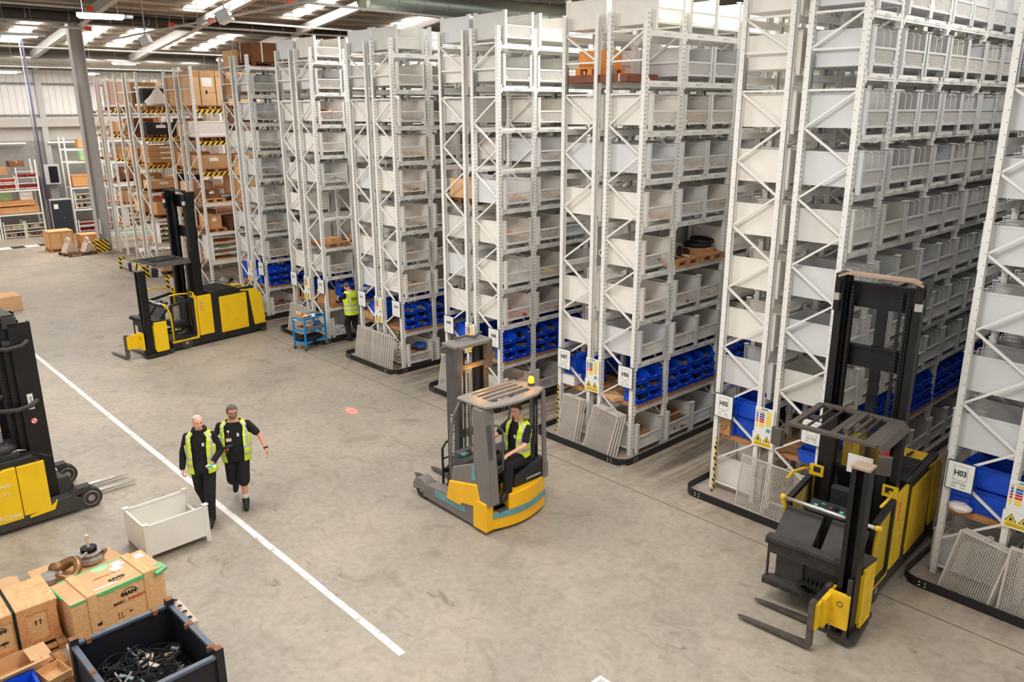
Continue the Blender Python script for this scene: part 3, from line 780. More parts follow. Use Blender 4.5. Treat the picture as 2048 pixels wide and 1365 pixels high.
# places where the photo shows something else
SKIPB |= {(-4, 1, 0, 0), (-4, 1, 0, 1), (-4, 0, 0, 0), (-4, 0, 1, 0), (-4, 0, 2, 0), (-4, 0, 4, 0), (-4, 0, 5, 0)}                       # brown card stack
SKIPB |= {(-3, 1, 5, 0), (-3, 1, 6, 0), (-3, 1, 6, 1), (-3, 1, 5, 1)}
SKIPB |= {(-1, 1, 3, 0), (-1, 1, 2, 0), (-1, 0, 4, 0), (-1, 0, 3, 0)}
SKIPB |= {(0, 0, 1, 0), (0, 1, 1, 0), (0, 0, 5, 0), (0, 1, 5, 1), (0, 1, 5, 2)}
SKIPB |= {(1, 1, 9, 0), (0, 0, 9, 0), (-3, 1, 9, 1)}
NS = {(-4, 0): 1, (-4, 1): 3, (-3, 0): 1, (-3, 1): 3, (-2, 0): 1, (-2, 1): 3, (-1, 0): 1, (-1, 1): 3, (0, 0): 1, (0, 1): 5, (1, 0): 2, (1, 1): 8, (2, 0): 2, (2, 1): 0}
rc = random.Random(3)
BINS = []
for (kk, s_), ns in NS.items():
    for n in range(ns):
        for row in range(10):
            if row == 8 or (kk, s_, row, n) in SKIPB: continue
            if kk == 1 and s_ == 1: col = 'grey' if rc.random() < .2 and row else 'cool'
            elif kk == 2: col = 'cool'
            elif kk == 1: col = rc.choice(['warm', 'warm', 'warm', 'cool'])
            elif kk == 0: col = {0: 'warm', 2: 'warm', 3: 'cool', 4: 'warm', 5: 'warm', 6: 'warm', 7: 'cool' if s_ else 'warm', 9: 'grey'}.get(row, 'warm') if n == 0 else rc.choice(['warm', 'grey', 'cool'])
            elif kk <= -3: col = rc.choice(['grey', 'warm', 'grey', 'warm', 'cool'])
            else: col = rc.choice(['warm', 'cool', 'grey', 'warm'])
            hoop = (kk == 1 and s_ == 1 and row < 8 and rc.random() < .85) or (kk == 2 and row > 2) or (kk, s_, row, n) == (-1, 1, 6, 0)
            BINS.append(steel_bin(kk, s_, row, n, col, hoop))
# the loose bin on the floor by the two walkers
steel_bin(0, 0, 0, 0, 'warm', False, loc=(-.98, -7.81, 0), rz=R(92), label='empty cream steel bin standing alone on the floor beside the two walking men')
# further bins deep in the aisles
d = MB(); rr_ = random.Random(11)
for kk in range(-4, 3):
    for s_ in (0, 1):
        xc = PITCH * kk + (.44 if s_ == 0 else D0 + GAP + .44)
        for n in range(NS[(kk, s_)], 18):
            for row in range(10):
                if row == 8 and n > 12: continue
                if rr_.random() < .1: continue
                z = ZB[row] + .1 if row < 9 else .03; y = slot_y(n)
                d.mat(rr_.choice([bin_warm, bin_grey, bin_cool]) if row != 8 else bluep2)
                x0, x1, y0, y1 = xc - BD / 2, xc + BD / 2, y - BW / 2, y + BW / 2; zz = z + (.1 if row != 8 else .15); zt_ = z + .6
                d.box((x0, y0, zz), (x1, y1, zz + .012)).box((x0, y0, zz), (x1, y0 + .006, zt_)).box((x0, y1 - .006, zz), (x1, y1, zt_))
                fx = x1 if s_ else x0; bx = x0 if s_ else x1
                d.box((bx - .003, y0, zz), (bx + .003, y1, zt_)).box((fx - .003, y0, zz), (fx + .003, y1, zz + .23))
                if row != 8:
                    for yy in (y0, y1 - .05): d.box((fx - .02, yy, z), (fx + .02, yy + .05, zt_ + .02))
o = d.build('steel_bin'); tag(o, 'the many further bins receding deep inside the rack aisles', 'bin', 'steel storage bins on the racks', 'stuff')
# ------------------------------------------------------------------ blue picking bins
def blue_mesh(w_, m1, m2):
    m = MB(); m.mat(m1); L, W, H = .36, w_, .19; t = .006
    m.box((-L / 2, -W / 2, 0), (L / 2, W / 2, t)); m.box((-L / 2, -W / 2, 0), (-L / 2 + t, W / 2, H))
    prof = [(-L / 2, 0), (L / 2 - .05, 0), (L / 2, .085), (L / 2 - .09, H), (-L / 2, H)]
    m.prism(prof, -W / 2, -W / 2 + t, 'y'); m.prism(prof, W / 2 - t, W / 2, 'y')
    m.bar((L / 2 - .052, 0, .003), (L / 2 - .003, 0, .085), W, .006, (0, 1, 0)) if False else m.add([(L / 2 - .05, -W / 2, 0), (L / 2 - .05, W / 2, 0), (L / 2, W / 2, .085), (L / 2, -W / 2, .085), (L / 2 - .056, -W / 2, .004), (L / 2 - .056, W / 2, .004), (L / 2 - .008, W / 2, .085), (L / 2 - .008, -W / 2, .085)],
        [(0, 1, 2, 3), (4, 7, 6, 5), (2, 1, 5, 6), (0, 3, 7, 4), (3, 2, 6, 7)])
    m.box((-L / 2 - .008, -W / 2 - .008, H - .012), (L / 2 - .085, -W / 2 + .004, H)).box((-L / 2 - .008, W / 2 - .004, H - .012), (L / 2 - .085, W / 2 + .008, H)).box((-L / 2 - .01, -W / 2, H - .012), (-L / 2 + .004, W / 2, H))
    m.mat(m2).box((L / 2 - .012, -W / 2, .08), (L / 2 + .004, W / 2, .092))
    m.mat(white).add([(L / 2 - .022, -.04, .046), (L / 2 - .022, .04, .046), (L / 2 - .008, .04, .070), (L / 2 - .008, -.04, .070)], [(0, 1, 2, 3)])
    return m.mesh('picking_bin')
BLM = blue_mesh(.385, bluep, bluep2)
cont = [card, darkm, galv, cardd]
CM = []
for c_ in cont:
    m = MB(); m.mat(c_)
    for i in range(5): m.cbox((random.uniform(-.1, .08), random.uniform(-.12, .12), .03 + random.random() * .03), (.1, .09, .05), (random.random(), random.random(), random.random()))
    CM.append(m.mesh('bin_contents'))
BR = ['bottom', 'middle', 'top']
NTH = 'first second third fourth fifth sixth seventh eighth ninth tenth eleventh twelfth thirteenth fourteenth fifteenth sixteenth'.split()
def blue(kk, s_, y, r_, c_, lab=True):
    o = bpy.data.objects.new('picking_bin', BLM); COL.objects.link(o)
    x = PITCH * kk + ((D0 + GAP + D0 - .14) if s_ else .14)
    o.location = (x - (.02 * r_ if s_ else -.02 * r_), y, 1.065 + r_ * .198); o.rotation_euler = (0, 0, 0 if s_ else PI)
    nm = SIGN[(kk, s_)]; nm = 'far right' if nm == 'H02' else nm
    tag(o, 'blue picking bin on rack %s, %s row, %s column from the end' % (nm, BR[r_], NTH[c_]), 'picking bin', 'blue picking bins')
    if random.random() < .5: mesh_obj(random.choice(CM), 'bin_contents', o, (0, 0, .01))
def deck(kk, s_, n, label):
    m = MB(); m.mat(wood); x0 = PITCH * kk + (D0 + GAP if s_ else 0); y0 = slot_y(n) - .42
    for i in range(8):
        m.box((x0 - .03, y0 + i * .106, .985), (x0 + D0 + .03, y0 + i * .106 + .075, 1.06))
    m.mat(woodd)
    m.box((x0 + .05, y0, .982), (x0 + .12, y0 + .84, .990)).box((x0 + .7, y0, .982), (x0 + .77, y0 + .84, .990))
    tag(m.build('slatted_deck'), label, 'shelf', 'wooden slatted shelf decks')
for (kk, s_), ns in NS.items():
    if kk == 2 and s_ == 1: continue
    nn = {1: 8, 0: 5}.get(kk, 3) if s_ else (2 if kk < 1 else 2)
    for n in range(nn):
        deck(kk, s_, n, 'slatted wooden shelf deck, %s, on the %s rack' % (SL[n], SIGN[(kk, s_)]))
        for c_ in range(2):
            for r_ in range(3):
                if kk == -3 and s_ == 1 and n == 0 and c_ == 0: continue
                if s_ == 0 and n == 0 and c_ == 0 and kk in (-3, -2, -1): continue
                blue(kk, s_, slot_y(n) - .2 + c_ * .4, r_, n * 2 + c_)
# big blue tubs standing in the end bays of the left runs
def tub(x, y, z, sx, sy, sz, label, rz=0):
    t = thing('blue_tub', label, 'plastic tub', (x, y, z), rz)
    m = MB(); m.mat(bluep); h = sz; 
    m.add([(-sx / 2, -sy / 2, 0), (sx / 2, -sy / 2, 0), (sx / 2, sy / 2, 0), (-sx / 2, sy / 2, 0), (-sx / 2 - .02, -sy / 2 - .02, h), (sx / 2 + .02, -sy / 2 - .02, h), (sx / 2 + .02, sy / 2 + .02, h), (-sx / 2 - .02, sy / 2 + .02, h),
           (-sx / 2, -sy / 2, h), (sx / 2, -sy / 2, h), (sx / 2, sy / 2, h), (-sx / 2, sy / 2, h), (-sx / 2 + .02, -sy / 2 + .02, .02), (sx / 2 - .02, -sy / 2 + .02, .02), (sx / 2 - .02, sy / 2 - .02, .02), (-sx / 2 + .02, sy / 2 - .02, .02)],
          [(3, 2, 1, 0), (0, 1, 5, 4), (1, 2, 6, 5), (2, 3, 7, 6), (3, 0, 4, 7), (4, 5, 9, 8), (5, 6, 10, 9), (6, 7, 11, 10), (7, 4, 8, 11), (8, 9, 13, 12), (9, 10, 14, 13), (10, 11, 15, 14), (11, 8, 12, 15), (12, 13, 14, 15)])
    m.build('tub_body', t)
    m = MB(); m.mat(bluep2).box((-sx / 2 - .035, -sy / 2 - .035, h - .03), (sx / 2 + .035, -sy / 2 - .015, h)).box((-sx / 2 - .035, sy / 2 + .015, h - .03), (sx / 2 + .035, sy / 2 + .035, h)).box((-sx / 2 - .035, -sy / 2, h - .03), (-sx / 2 - .015, sy / 2, h)).box((sx / 2 + .015, -sy / 2, h - .03), (sx / 2 + .035, sy / 2, h))
    m.build('rim', t)
def carton(x, y, z, sx, sy, sz, label, m_=None, rz=0, name='cardboard_box', cat='box', tape=True, lab=None, open_=False, group=None):
    m_ = m_ or card
    t = thing(name, label, cat, (x, y, z), rz, group)
    m = MB(); m.mat(m_)
    if open_:
        q = .006
        m.box((-sx / 2, -sy / 2, 0), (sx / 2, sy / 2, q)).box((-sx / 2, -sy / 2, 0), (-sx / 2 + q, sy / 2, sz)).box((sx / 2 - q, -sy / 2, 0), (sx / 2, sy / 2, sz)).box((-sx / 2, -sy / 2, 0), (sx / 2, -sy / 2 + q, sz)).box((-sx / 2, sy / 2 - q, 0), (sx / 2, sy / 2, sz))
    else: m.box((-sx / 2, -sy / 2, 0), (sx / 2, sy / 2, sz))
    m.build('carton_body', t, bevel=.006 if sz > .3 else 0)
    if open_:
        m = MB(); m.mat(m_); m.bar((sx / 2, 0, sz), (sx / 2 + sz * .35, 0, sz + sz * .1), sy, .005, (0, 0, 1)); m.build('flap', t)
    elif tape:
        m = MB(); m.mat(cardl).box((-sx / 2 - .001, -.03, sz * .7), (sx / 2 + .001, .03, sz + .001)); m.build('tape', t)
    if lab:
        m = MB(); m.mat(white)
        if lab == 'x': m.box((sx / 2, -sy * .2, sz * .55), (sx / 2 + .003, sy * .12, sz * .8))
        if lab == 'y': m.box((-sx * .2, -sy / 2 - .003, sz * .3), (sx * .1, -sy / 2, sz * .6))
        m.build('label_sheet', t)
    return t
# tubs and cartons at the ends of the left hand runs
z8 = 1.062
tub(PITCH + .55, .42, z8, .52, .42, .36, 'lower big blue tub behind the H05 post'); tub(PITCH + .55, .42, z8 + .37, .52, .42, .34, 'upper big blue tub behind the H05 post')
t = carton(PITCH + .16, .2, z8, .24, .24, .36, 'small brown carton with a half round logo on the shelf under the H05 sign')
m = MB(); m.mat(ink); m.torus((0, -.124, .16), .06, .005, (0, 1, 0), 14, 6, 0, PI); m.box((-.06, -.1245, .15), (.06, -.122, .158)); m.build('logo', t)
tub(PITCH * 2 + .62, .45, z8, .62, .5, .36, 'lower big blue tub behind the H03 sign'); tub(PITCH * 2 + .66, .47, z8 + .37, .6, .5, .34, 'upper big blue tub behind the H03 sign')
carton(PITCH * 2 + .93, .30, z8, .34, .34, .42, 'open brown carton on the shelf right of the H03 sign', open_=True, rz=R(8))
m = MB(); m.mat(plastic_w); m.ell((0, 0, .06), (.16, .12, .07), j_=.12); o = m.build('plastic_bag', smooth=True, loc=(PITCH * 2 + .22, .1, z8)); tag(o, 'grey plastic bag of parts on the shelf under the H03 sign', 'bag')
tub(PITCH + 1.75, .2, z8 - .02, .3, .3, .22, 'blue plastic tub on the shelf below the H04 sign')
carton(.22, .17, z8, .34, .24, .2, 'white carton on the shelf under the H07 sign', mat('white_carton', (240, 234, 230), .7, 0, .03), rz=R(4))
tub(.42, .55, z8, .46, .4, .25, 'lower blue tub behind the H07 sign'); tub(.42, .55, z8 + .26, .46, .4, .25, 'upper blue tub behind the H07 sign')
carton(1.42, .12, z8, .4, .26, .07, 'flat opened cardboard sheet box on the deck below the H06 sign', cardl, rz=R(-20))
tub(-PITCH + .5, .3, z8, .4, .36, .3, 'blue tub behind the H09 sign, lower of two'); tub(-PITCH + .5, .3, z8 + .3, .4, .36, .3, 'blue tub behind the H09 sign, upper of two')
for i in range(2): carton(-PITCH * 2 + .2 + i * .22, .18, z8, .2, .2, .22, 'small brown carton under the H11 sign, %s of the pair' % ['left', 'right'][i])
tub(-PITCH * 2 + .62, .3, z8, .4, .4, .5, 'blue tub beside the safety notice on rack H11')
for i in range(2): carton(-PITCH * 3 + .25 + i * .05, .2, z8, .16, .2, .2, 'small brown carton under the H13 sign' + [' in front', ' behind'][i])
for i in range(3):
    for j_ in range(2):
        carton(-PITCH * 3 + 1.40 + i * .19, .24, z8 + j_ * .2, .17, .3, .19, 'brown carton in the stack under the H12 sign, %s row, %s' % (['lower', 'upper'][j_], ['left', 'middle', 'right'][i]))
tub(-PITCH * 4 + 1.3, .3, z8, .4, .4, .5, 'blue tub behind the H14 sign')

# shallow contents of bins, seen through their mesh fronts
def contents(kk, s_, row, n, m_, label, h=.12, name='parts_pile', big=False):
    x = PITCH * kk + ((D0 + GAP + .44) if s_ else .44); z = (ZB[row] + .1 if row < 9 else .03) + .117
    m = MB(); r0 = random.Random(kk * 100 + row * 10 + n + s_ * 7)
    if big:
        m.mat(m_).cbox((0, 0, h / 2), (.6, .5, h), (0, 0, r0.uniform(-.2, .2)))
    else:
        for i in range(36):
            m.mat(m_ if r0.random() < .7 else [card, cardl, cardd][i % 3])
            m.cbox((r0.uniform(-.30, .40), r0.uniform(-.31, .31), .02 + r0.uniform(0, h)), (r0.uniform(.1, .24), r0.uniform(.08, .2), r0.uniform(.02, .05)), (r0.uniform(-.25, .25), r0.uniform(-.25, .25), r0.uniform(0, 3)))
    o = m.build(name, loc=(x, slot_y(n), z)); tag(o, label, 'parts', None, None if big else 'stuff')
T_ = [(0, 1, 4, 0, cardl, 'thin pale packets in the fifth bin from top on H06', .03), (0, 1, 6, 0, cardd, 'dark brown packets in the H06 bin third above the blue bins', .12), (0, 1, 5, 0, cardd, 'brown packed parts in the H06 end bin halfway up', .14),
      (0, 1, 7, 1, card, 'small cartons in the second H06 bin just above the blue bins', .2), (0, 1, 6, 1, cardd, 'brown packets in the second H06 bin two above the blue bins', .1), (0, 1, 4, 1, cardl, 'tan packets in the second bin, fifth row of H06', .16), (0, 1, 3, 1, cardl, 'yellowish packets in the second bin, fourth row of H06', .16), (0, 1, 4, 2, cardl, 'red and tan packets in the third bin, fifth row of H06', .14),
      (0, 1, 9, 1, cardd, 'brown packets in the second floor level bin of H06', .1), (-1, 1, 5, 0, cardl, 'packets heaped in the H08 bin halfway up', .16), (-1, 1, 7, 0, inkr, 'red and brown packets in the H08 bin above the blue bins', .06), (-1, 1, 4, 1, card, 'brown packets in the second H08 bin, fifth row', .1), (-1, 1, 5, 1, cardd, 'brown packets in the second H08 bin, sixth row', .14), (-1, 1, 6, 1, signy, 'yellow packets in the second H08 bin, seventh row', .08),
      (-2, 1, 7, 0, cardl, 'tan packets in the H10 bin just above the blue bins', .16), (-2, 1, 6, 0, card, 'brown packets in the H10 bin two above the blue bins', .14), (-2, 1, 5, 0, cardl, 'tan packets in the H10 bin three above the blue bins', .06), (-2, 1, 4, 0, cardl, 'pale packets in the H10 bin, fifth row', .06), (-2, 1, 3, 0, signo, 'orange edged papers in the H10 bin, fourth row', .03), (-2, 1, 9, 0, card, 'cartons and blue bag in the H10 floor bin', .16),
      (-3, 1, 7, 0, card, 'packets in the H12 bin above the blue bins', .08), (-3, 1, 2, 0, card, 'brown paper wrapped parts in the third H12 bin from top', .26), (-3, 1, 4, 0, plastic_w, 'pale wrapped parts in the fifth H12 bin', .12), (-4, 1, 5, 0, plastic_w, 'pale wrapped parts in the sixth H14 bin', .2), (-4, 1, 6, 0, card, 'brown boxes in the seventh H14 bin', .2), (-4, 1, 4, 0, cardd, 'brown packets in the fifth H14 bin', .14), (-4, 1, 2, 0, cardl, 'tan packets in the third H14 bin', .14), (-4, 1, 9, 0, cardd, 'brown boxes in the H14 floor bin', .24), (-3, 1, 9, 0, plastic_w, 'wrapped parts in the H12 floor bin', .1)]
for a in T_: contents(a[0], a[1], a[2], a[3], a[4], a[5], a[6])
have = {a[:4] for a in T_}; rq = random.Random(21)
for kk, rows, ns in ((0, (2, 3, 4, 5, 6, 7), 3), (-1, (3, 4, 5, 6, 7, 9), 2), (-2, (1, 2, 3, 5, 6, 9), 2), (-3, (1, 3, 7, 9), 1), (-4, (1, 3, 7), 1)):
    for n in range(ns):
        for row in rows:
            if (kk, 1, row, n) in have or (kk, 1, row, n) in SKIPB or rq.random() < .35 or (kk == 0 and n == 0 and row == 7): continue
            contents(kk, 1, row, n, rq.choice([card, cardl, cardd, cardl]), 'packets in the bin on rack %s, %s row, %s' % (SIGN[(kk, 1)], ORD[row], SL[n]), rq.choice([.04, .08, .12]))
m = MB(); m.mat(bluep)
for i in range(7): m.cbox((0, 0, .01 + i * .012), (.3, .34, .008), (0, 0, .2 + i * .03))
o = m.build('blue_folder', loc=(PITCH * 0 + 1.62, .45, ZB[7] + .22)); tag(o, 'stack of bright blue folders in the end bin above the blue bins on H06', 'folder')
m = MB(); m.mat(cardl).cbox((0, 0, .01), (.26, .3, .02), (0, 0, -.3)); o = m.build('paper_packet', loc=(1.72, .78, ZB[7] + .22)); tag(o, 'cream paper packet beside the blue folders in the H06 bin', 'paper')
# rolled cardboard in H06 floor bin
m = MB(); m.mat(card); m.cyl((-.1, -.3, .24), (-.1, .3, .24), .2, 20, caps=False); m.cyl((-.1, -.3, .24), (-.1, .3, .24), .19, 20, caps=False); m.torus((-.1, -.3, .24), .195, .006, (0, 1, 0), 20, 5); m.box((.1, -.2, .0), (.3, .2, .16))
o = m.build('cardboard_roll', loc=(1.55, .58, .15), rot=(0, 0, R(70))); tag(o, 'curled brown cardboard roll in the floor level end bin of H06', 'cardboard')
carton(1.60, slot_y(1), .15, .5, .5, .34, 'open brown carton in the second floor level bin of H06', card, open_=True)
m = MB(); m.mat(mat('blue_bag', (50, 110, 190), .3, 0, .1, 8, .5)); m.ell((0, 0, .06), (.2, .18, .08), j_=.14).ell((.08, .05, .1), (.1, .09, .06), j_=.14); o = m.build('plastic_bag', loc=(-PITCH * 2 + 1.62, .8, .38), smooth=True); tag(o, 'blue plastic bag on the cartons in the H10 floor bin', 'bag')

# pallets with goods on the racks
def pallet(x, y, z, sx=.95, sy=.8, rz=0, label='', m_=None, h=.13, group='wooden pallets'):
    t = thing('pallet', label, 'pallet', (x, y, z), rz, group); m_ = m_ or wood
    m = MB(); m.mat(m_)
    n = 6
    for i in range(n): m.box((-sx / 2, -sy / 2 + i * (sy - .1) / (n - 1), h - .02), (sx / 2, -sy / 2 + i * (sy - .1) / (n - 1) + .1, h))
    m.build('deck_boards', t)
    for ix in (-1, 0, 1):
        m = MB(); m.mat(m_); xc = ix * (sx / 2 - .06)
        for iy in (-1, 0, 1): m.cbox((xc, iy * (sy / 2 - .05), h / 2), (.11, .1, h - .03))
        m.box((xc - .06, -sy / 2, 0), (xc + .06, sy / 2, .018)).box((xc - .05, -sy / 2, h - .04), (xc + .05, sy / 2, h - .019)); m.build('skid', t)
    return t
# H07/H06 second row: big dark pallet with orange boxes
m = MB(); m.mat(mat('red_brown_wood', (132, 78, 60), .8, 0, .12, 5, .2)).box((-.55, -.45, 0), (.9, .45, .13)); m.mat(white).box((.72, -.455, 0), (.74, .455, .135))
tag(m.build('pallet', loc=(.62, .5, ZB[1] + .10)), 'dark red brown pallet across the second row of racks H07 and H06', 'pallet')
carton(.58, .42, ZB[1] + .36, .62, .5, .3, 'orange brown carton on the dark pallet high in racks H07 and H06', mat('orange_card', (226, 150, 78), .8, 0, .06), rz=R(5))
pallet(.58, .42, ZB[1] + .232, .7, .6, 0, 'small orange wooden pallet under the carton high in racks H07 and H06', mat('orange_pallet', (224, 146, 76), .8), .125)
# H14 top: brown card stack
t = thing('card_stack', 'tall strapped stack of dark brown cardboard sheets on top of rack H14', 'cardboard', (PITCH * -4 + 1.53, .85, ZB[0] + .23))
m = MB(); m.mat(mat('brown_sheets', (128, 84, 50), .9, 0, .1, 3))
for i in range(18): m.cbox((random.uniform(-.01, .01), random.uniform(-.02, .02), .02 + i * .031), (.95, 1.3, .024), (0, 0, random.uniform(-.01, .01)))
m.build('sheets', t)
m = MB(); m.mat(plastic_w)
for yy in (-.35, .3): m.box((.478, yy, 0), (.49, yy + .04, .58)).box((-.49, yy, .57), (.49, yy + .04, .58))
m.mat(plastic_w).box((-.3, -.665, 0), (-.26, -.655, .58)).build('strap', t)
pallet(PITCH * -4 + 1.53, .85, ZB[0] + .1, .95, 1.3, 0, 'dark pallet under the brown card stack on rack H14', woodd)
for _r, _h, _m in ((0, .5, cardl), (1, .5, card), (2, .35, cardd), (4, .45, woodl), (5, .4, card)):
    carton(PITCH * -4 + .40, .55, ZB[_r] + .12, .75, .8, _h, 'brown carton in the run left of rack H14, %s row' % ORD[_r], _m)
# H12 shelf with pallets and boxes
for n in (0, 1):
    pallet(PITCH * -3 + 1.53, slot_y(n), ZB[6] + .1, .9, .8, 0, 'wooden pallet in the seventh row of rack H12, %s' % ['near the end', 'second along'][n], wood)
    carton(PITCH * -3 + 1.62, slot_y(n) - .05, ZB[6] + .23, .5, .4, .12, 'flat brown carton on the %s H12 pallet' % ['end', 'second'][n], card, rz=.2)
# H09: open cardboard box fourth row area
pallet(PITCH * -1 + .44, .58, ZB[4] + .1, .9, .8, 0, 'dark pallet under the open carton in rack H09', woodd)
carton(PITCH * -1 + .42, .55, ZB[4] + .23, .78, .62, .42, 'large open brown carton on the fifth row of rack H09', cardl, open_=True, rz=R(6))
# H06 sixth row: pallets with dark machine parts
for n in (1, 2):
    pallet(1.53, slot_y(n), ZB[5] + .1, .98, .8, 0, 'brown pallet carrying dark parts in the sixth row of H06, %s' % SL[n], wood)
m = MB(); m.mat(castm).cyl((-.2, -.2, .16), (.35, -.15, .16), .15, 20).mat(darkm).cyl((.351, -.15, .16), (.36, -.15, .16), .11, 16); o = m.build('pipe_fitting', loc=(1.53, slot_y(1), ZB[5] + .23), smooth=False); tag(o, 'round grey pipe fitting lying on the first pallet of dark parts in H06', 'machine part')
m = MB(); m.mat(darkm).torus((0, 0, .05), .24, .05, (0, 0, 1), 24, 8).torus((.05, .06, .13), .22, .04, (.1, 0, 1), 24, 8); o = m.build('rubber_ring', loc=(1.6, slot_y(2) + .05, ZB[5] + .23 + .1), smooth=True); tag(o, 'black rubber rings on the second pallet of parts in H06', 'ring')
carton(1.62, slot_y(2), ZB[5] + .23, .5, .46, .10, 'ripped carton under the black rings in H06', card)
m = MB(); m.mat(darkm).ell((0, .02, .07), (.2, .16, .07)).mat(cardl).cbox((.18, -.12, .03), (.24, .2, .02), (0, .2, .5)); o = m.build('machine_part', loc=(1.6, slot_y(1) + .28, ZB[5] + .23), smooth=True); tag(o, 'dark lumpy part between the pipe fitting and the rings in H06', 'machine part')
carton(PITCH + 1.53 + .3, slot_y(7) + .9, ZB[7] + .25, .4, .6, .04, 'loose cardboard sheet sticking out far along the H04 rack', cardl)

# ------------------------------------------------------------------ wide pallet racks at the left
PZ = [6.6, 5.52, 4.45, 3.38, 2.32, 1.27]
def pal_rack(x0, label, dd=1.1, side=1, nb=3, bl=2.6, y0=0):
    t = thing('pallet_rack', label, 'rack', (x0, y0, 0), 0, 'pallet racks with striped beams')
    pm_ = PM[side]
    for i in range(nb + 1):
        for x in (0, dd - PW):
            o = mesh_obj(pm_, 'post', t, (x, i * bl, 0)); o.scale = (1, 1, 8.03 / ZT)
        m = MB(); m.mat(rackm); z = 7.7; c = 0; xs = (PW, dd - PW)
        for zz in (7.75, 7.3): c_ = MB(); c_.mat(rackm).bar((xs[0], i * bl + .045, zz), (xs[1], i * bl + .045, zz), .03, .03).build('cross_brace', t)
        z = 6.9
        while z > .5:
            m.bar((xs[c], i * bl + .045, z), (xs[1 - c], i * bl + .045, z - .6), .03, .03, (0, 1, 0)); z -= .6; c = 1 - c
        m.build('bracing', t)
    for i in range(nb):
        for q, z in enumerate(PZ):
            xf = dd - .02 if side > 0 else .02
            m = MB(); m.mat(rackm if q > 2 else hazard_y).box((-.025, 0, -.11), (.025, bl - PD, 0)); m.build('beam', t, loc=(xf, i * bl + PD, z))
            m = MB(); m.mat(rackm).box((-.025, 0, -.11), (.025, bl - PD, 0)); m.build('beam', t, loc=(.02 if side > 0 else dd - .02, i * bl + PD, z))
            m = MB(); m.mat(oak)
            for g_ in range(16): m.box((.03, i * bl + .1 + g_ * .156, z + .001), (dd - .03, i * bl + .1 + g_ * .156 + .12, z + .02))
            m.build('shelf_boards', t)
    return t
PR = {}
for kk, x0, nm in ((-5, -20.04, 'third'), (-6, -25.4, 'second'), (-7, -31.7, 'first')):
    PR[(kk, 0)] = pal_rack(x0, 'pallet rack, left run of the %s back to back pair from the left' % nm, side=-1, nb=2, y0=.8 if kk == -7 else 0)
    PR[(kk, 1)] = pal_rack(x0 + 1.42, 'pallet rack with yellow striped beams, right run of the %s pair from the left' % nm, side=1, nb=3, y0=.8 if kk == -7 else 0)
CT = ['in third pallet rack from left,', 'in second pallet rack from left,', 'in pallet rack beside grey column,']
def pg(kk, q, y, sx, sy, sz, what, m_=card, s_=1, pal=True, x=None, lab='x', rz=0, kind='carton'):
    """goods on level q (0 top .. 5, 6 = floor)"""
    z = (PZ[q] + .021) if q < 6 else 0
    ny = 'nearer the end' if y < 1.3 else 'further in'
    if kk == -7: y += .8
    xc = x if x is not None else (PR[(kk, s_)].location.x + .55)
    where = '%s %s' % (CT[-kk - 5], '' if s_ else 'left run, ')
    lv = ['on top', 'second level', 'third level', 'fourth level', 'fifth level', 'sixth level', 'on the floor'][q]
    if pal: pallet(xc, y, z, 1.05, max(.75, sy), 0, 'pallet under %s %s%s' % (what, where, lv), random.choice([wood, oak, wood, woodd])); z += .13
    lb = '%s %s%s, %s' % (what, where, lv, ny)
    if kind == 'carton': return carton(xc, y, z, sx, sy, sz, lb, m_, rz, lab=lab)
    if kind == 'crate': return crate(xc, y, z, sx, sy, sz, lb, m_, rz)
    if kind == 'wrap':
        t = thing('wrapped_load', lb, 'wrapped load', (xc, y, z), rz)
        m = MB(); m.mat(m_).box((-sx / 2, -sy / 2, 0), (sx / 2, sy / 2, sz * .96)); m.build('load', t, bevel=.02)
        m = MB(); m.mat(plastic_w).box((-sx / 2 - .01, -sy / 2 - .01, sz * .9), (sx / 2 + .01, sy / 2 + .01, sz)).box((-sx / 2 - .03, -sy / 2 - .03, 0), (sx / 2 + .03, sy / 2 + .03, .10)); m.build('film', t, bevel=.02)
        return t
def crate(x, y, z, sx, sy, sz, label, m_=None, rz=0, name='wooden_crate'):
    m_ = m_ or woodl; t = thing(name, label, 'crate', (x, y, z), rz)
    m = MB(); m.mat(m_).box((-sx / 2 + .015, -sy / 2 + .015, .0), (sx / 2 - .015, sy / 2 - .015, sz - .015)); m.build('panel', t)
    m = MB(); m.mat(oak if m_ is woodl else m_)
    for yy in (-sy / 2, sy / 2 - .015):
        for xx in (-sx / 2, 0 - .04, sx / 2 - .08): m.box((xx, yy, 0), (xx + .08, yy + .015, sz))
        m.box((-sx / 2, yy, sz - .08), (sx / 2, yy + .015, sz)).box((-sx / 2, yy, 0), (sx / 2, yy + .015, .08))
    for xx in (-sx / 2, sx / 2 - .015):
        for yy in (-sy / 2, -.04, sy / 2 - .08): m.box((xx, max(yy, -sy / 2 + .016), .001), (xx + .015, min(yy + .08, sy / 2 - .016), sz - .001))
        m.box((xx + .0005, -sy / 2 + .017, sz - .08), (xx + .0145, sy / 2 - .017, sz - .002)).box((xx + .0005, -sy / 2 + .017, .002), (xx + .0145, sy / 2 - .017, .08))
    m.build('batten', t)
    m = MB(); m.mat(m_)
    n = max(2, int(sy / .14))
    for i in range(n): m.box((-sx / 2 - .01, -sy / 2 + i * sy / n + .003, sz - .015), (sx / 2 + .01, -sy / 2 + (i + 1) * sy / n - .003, sz + .005))
    m.build('lid', t)
    return t
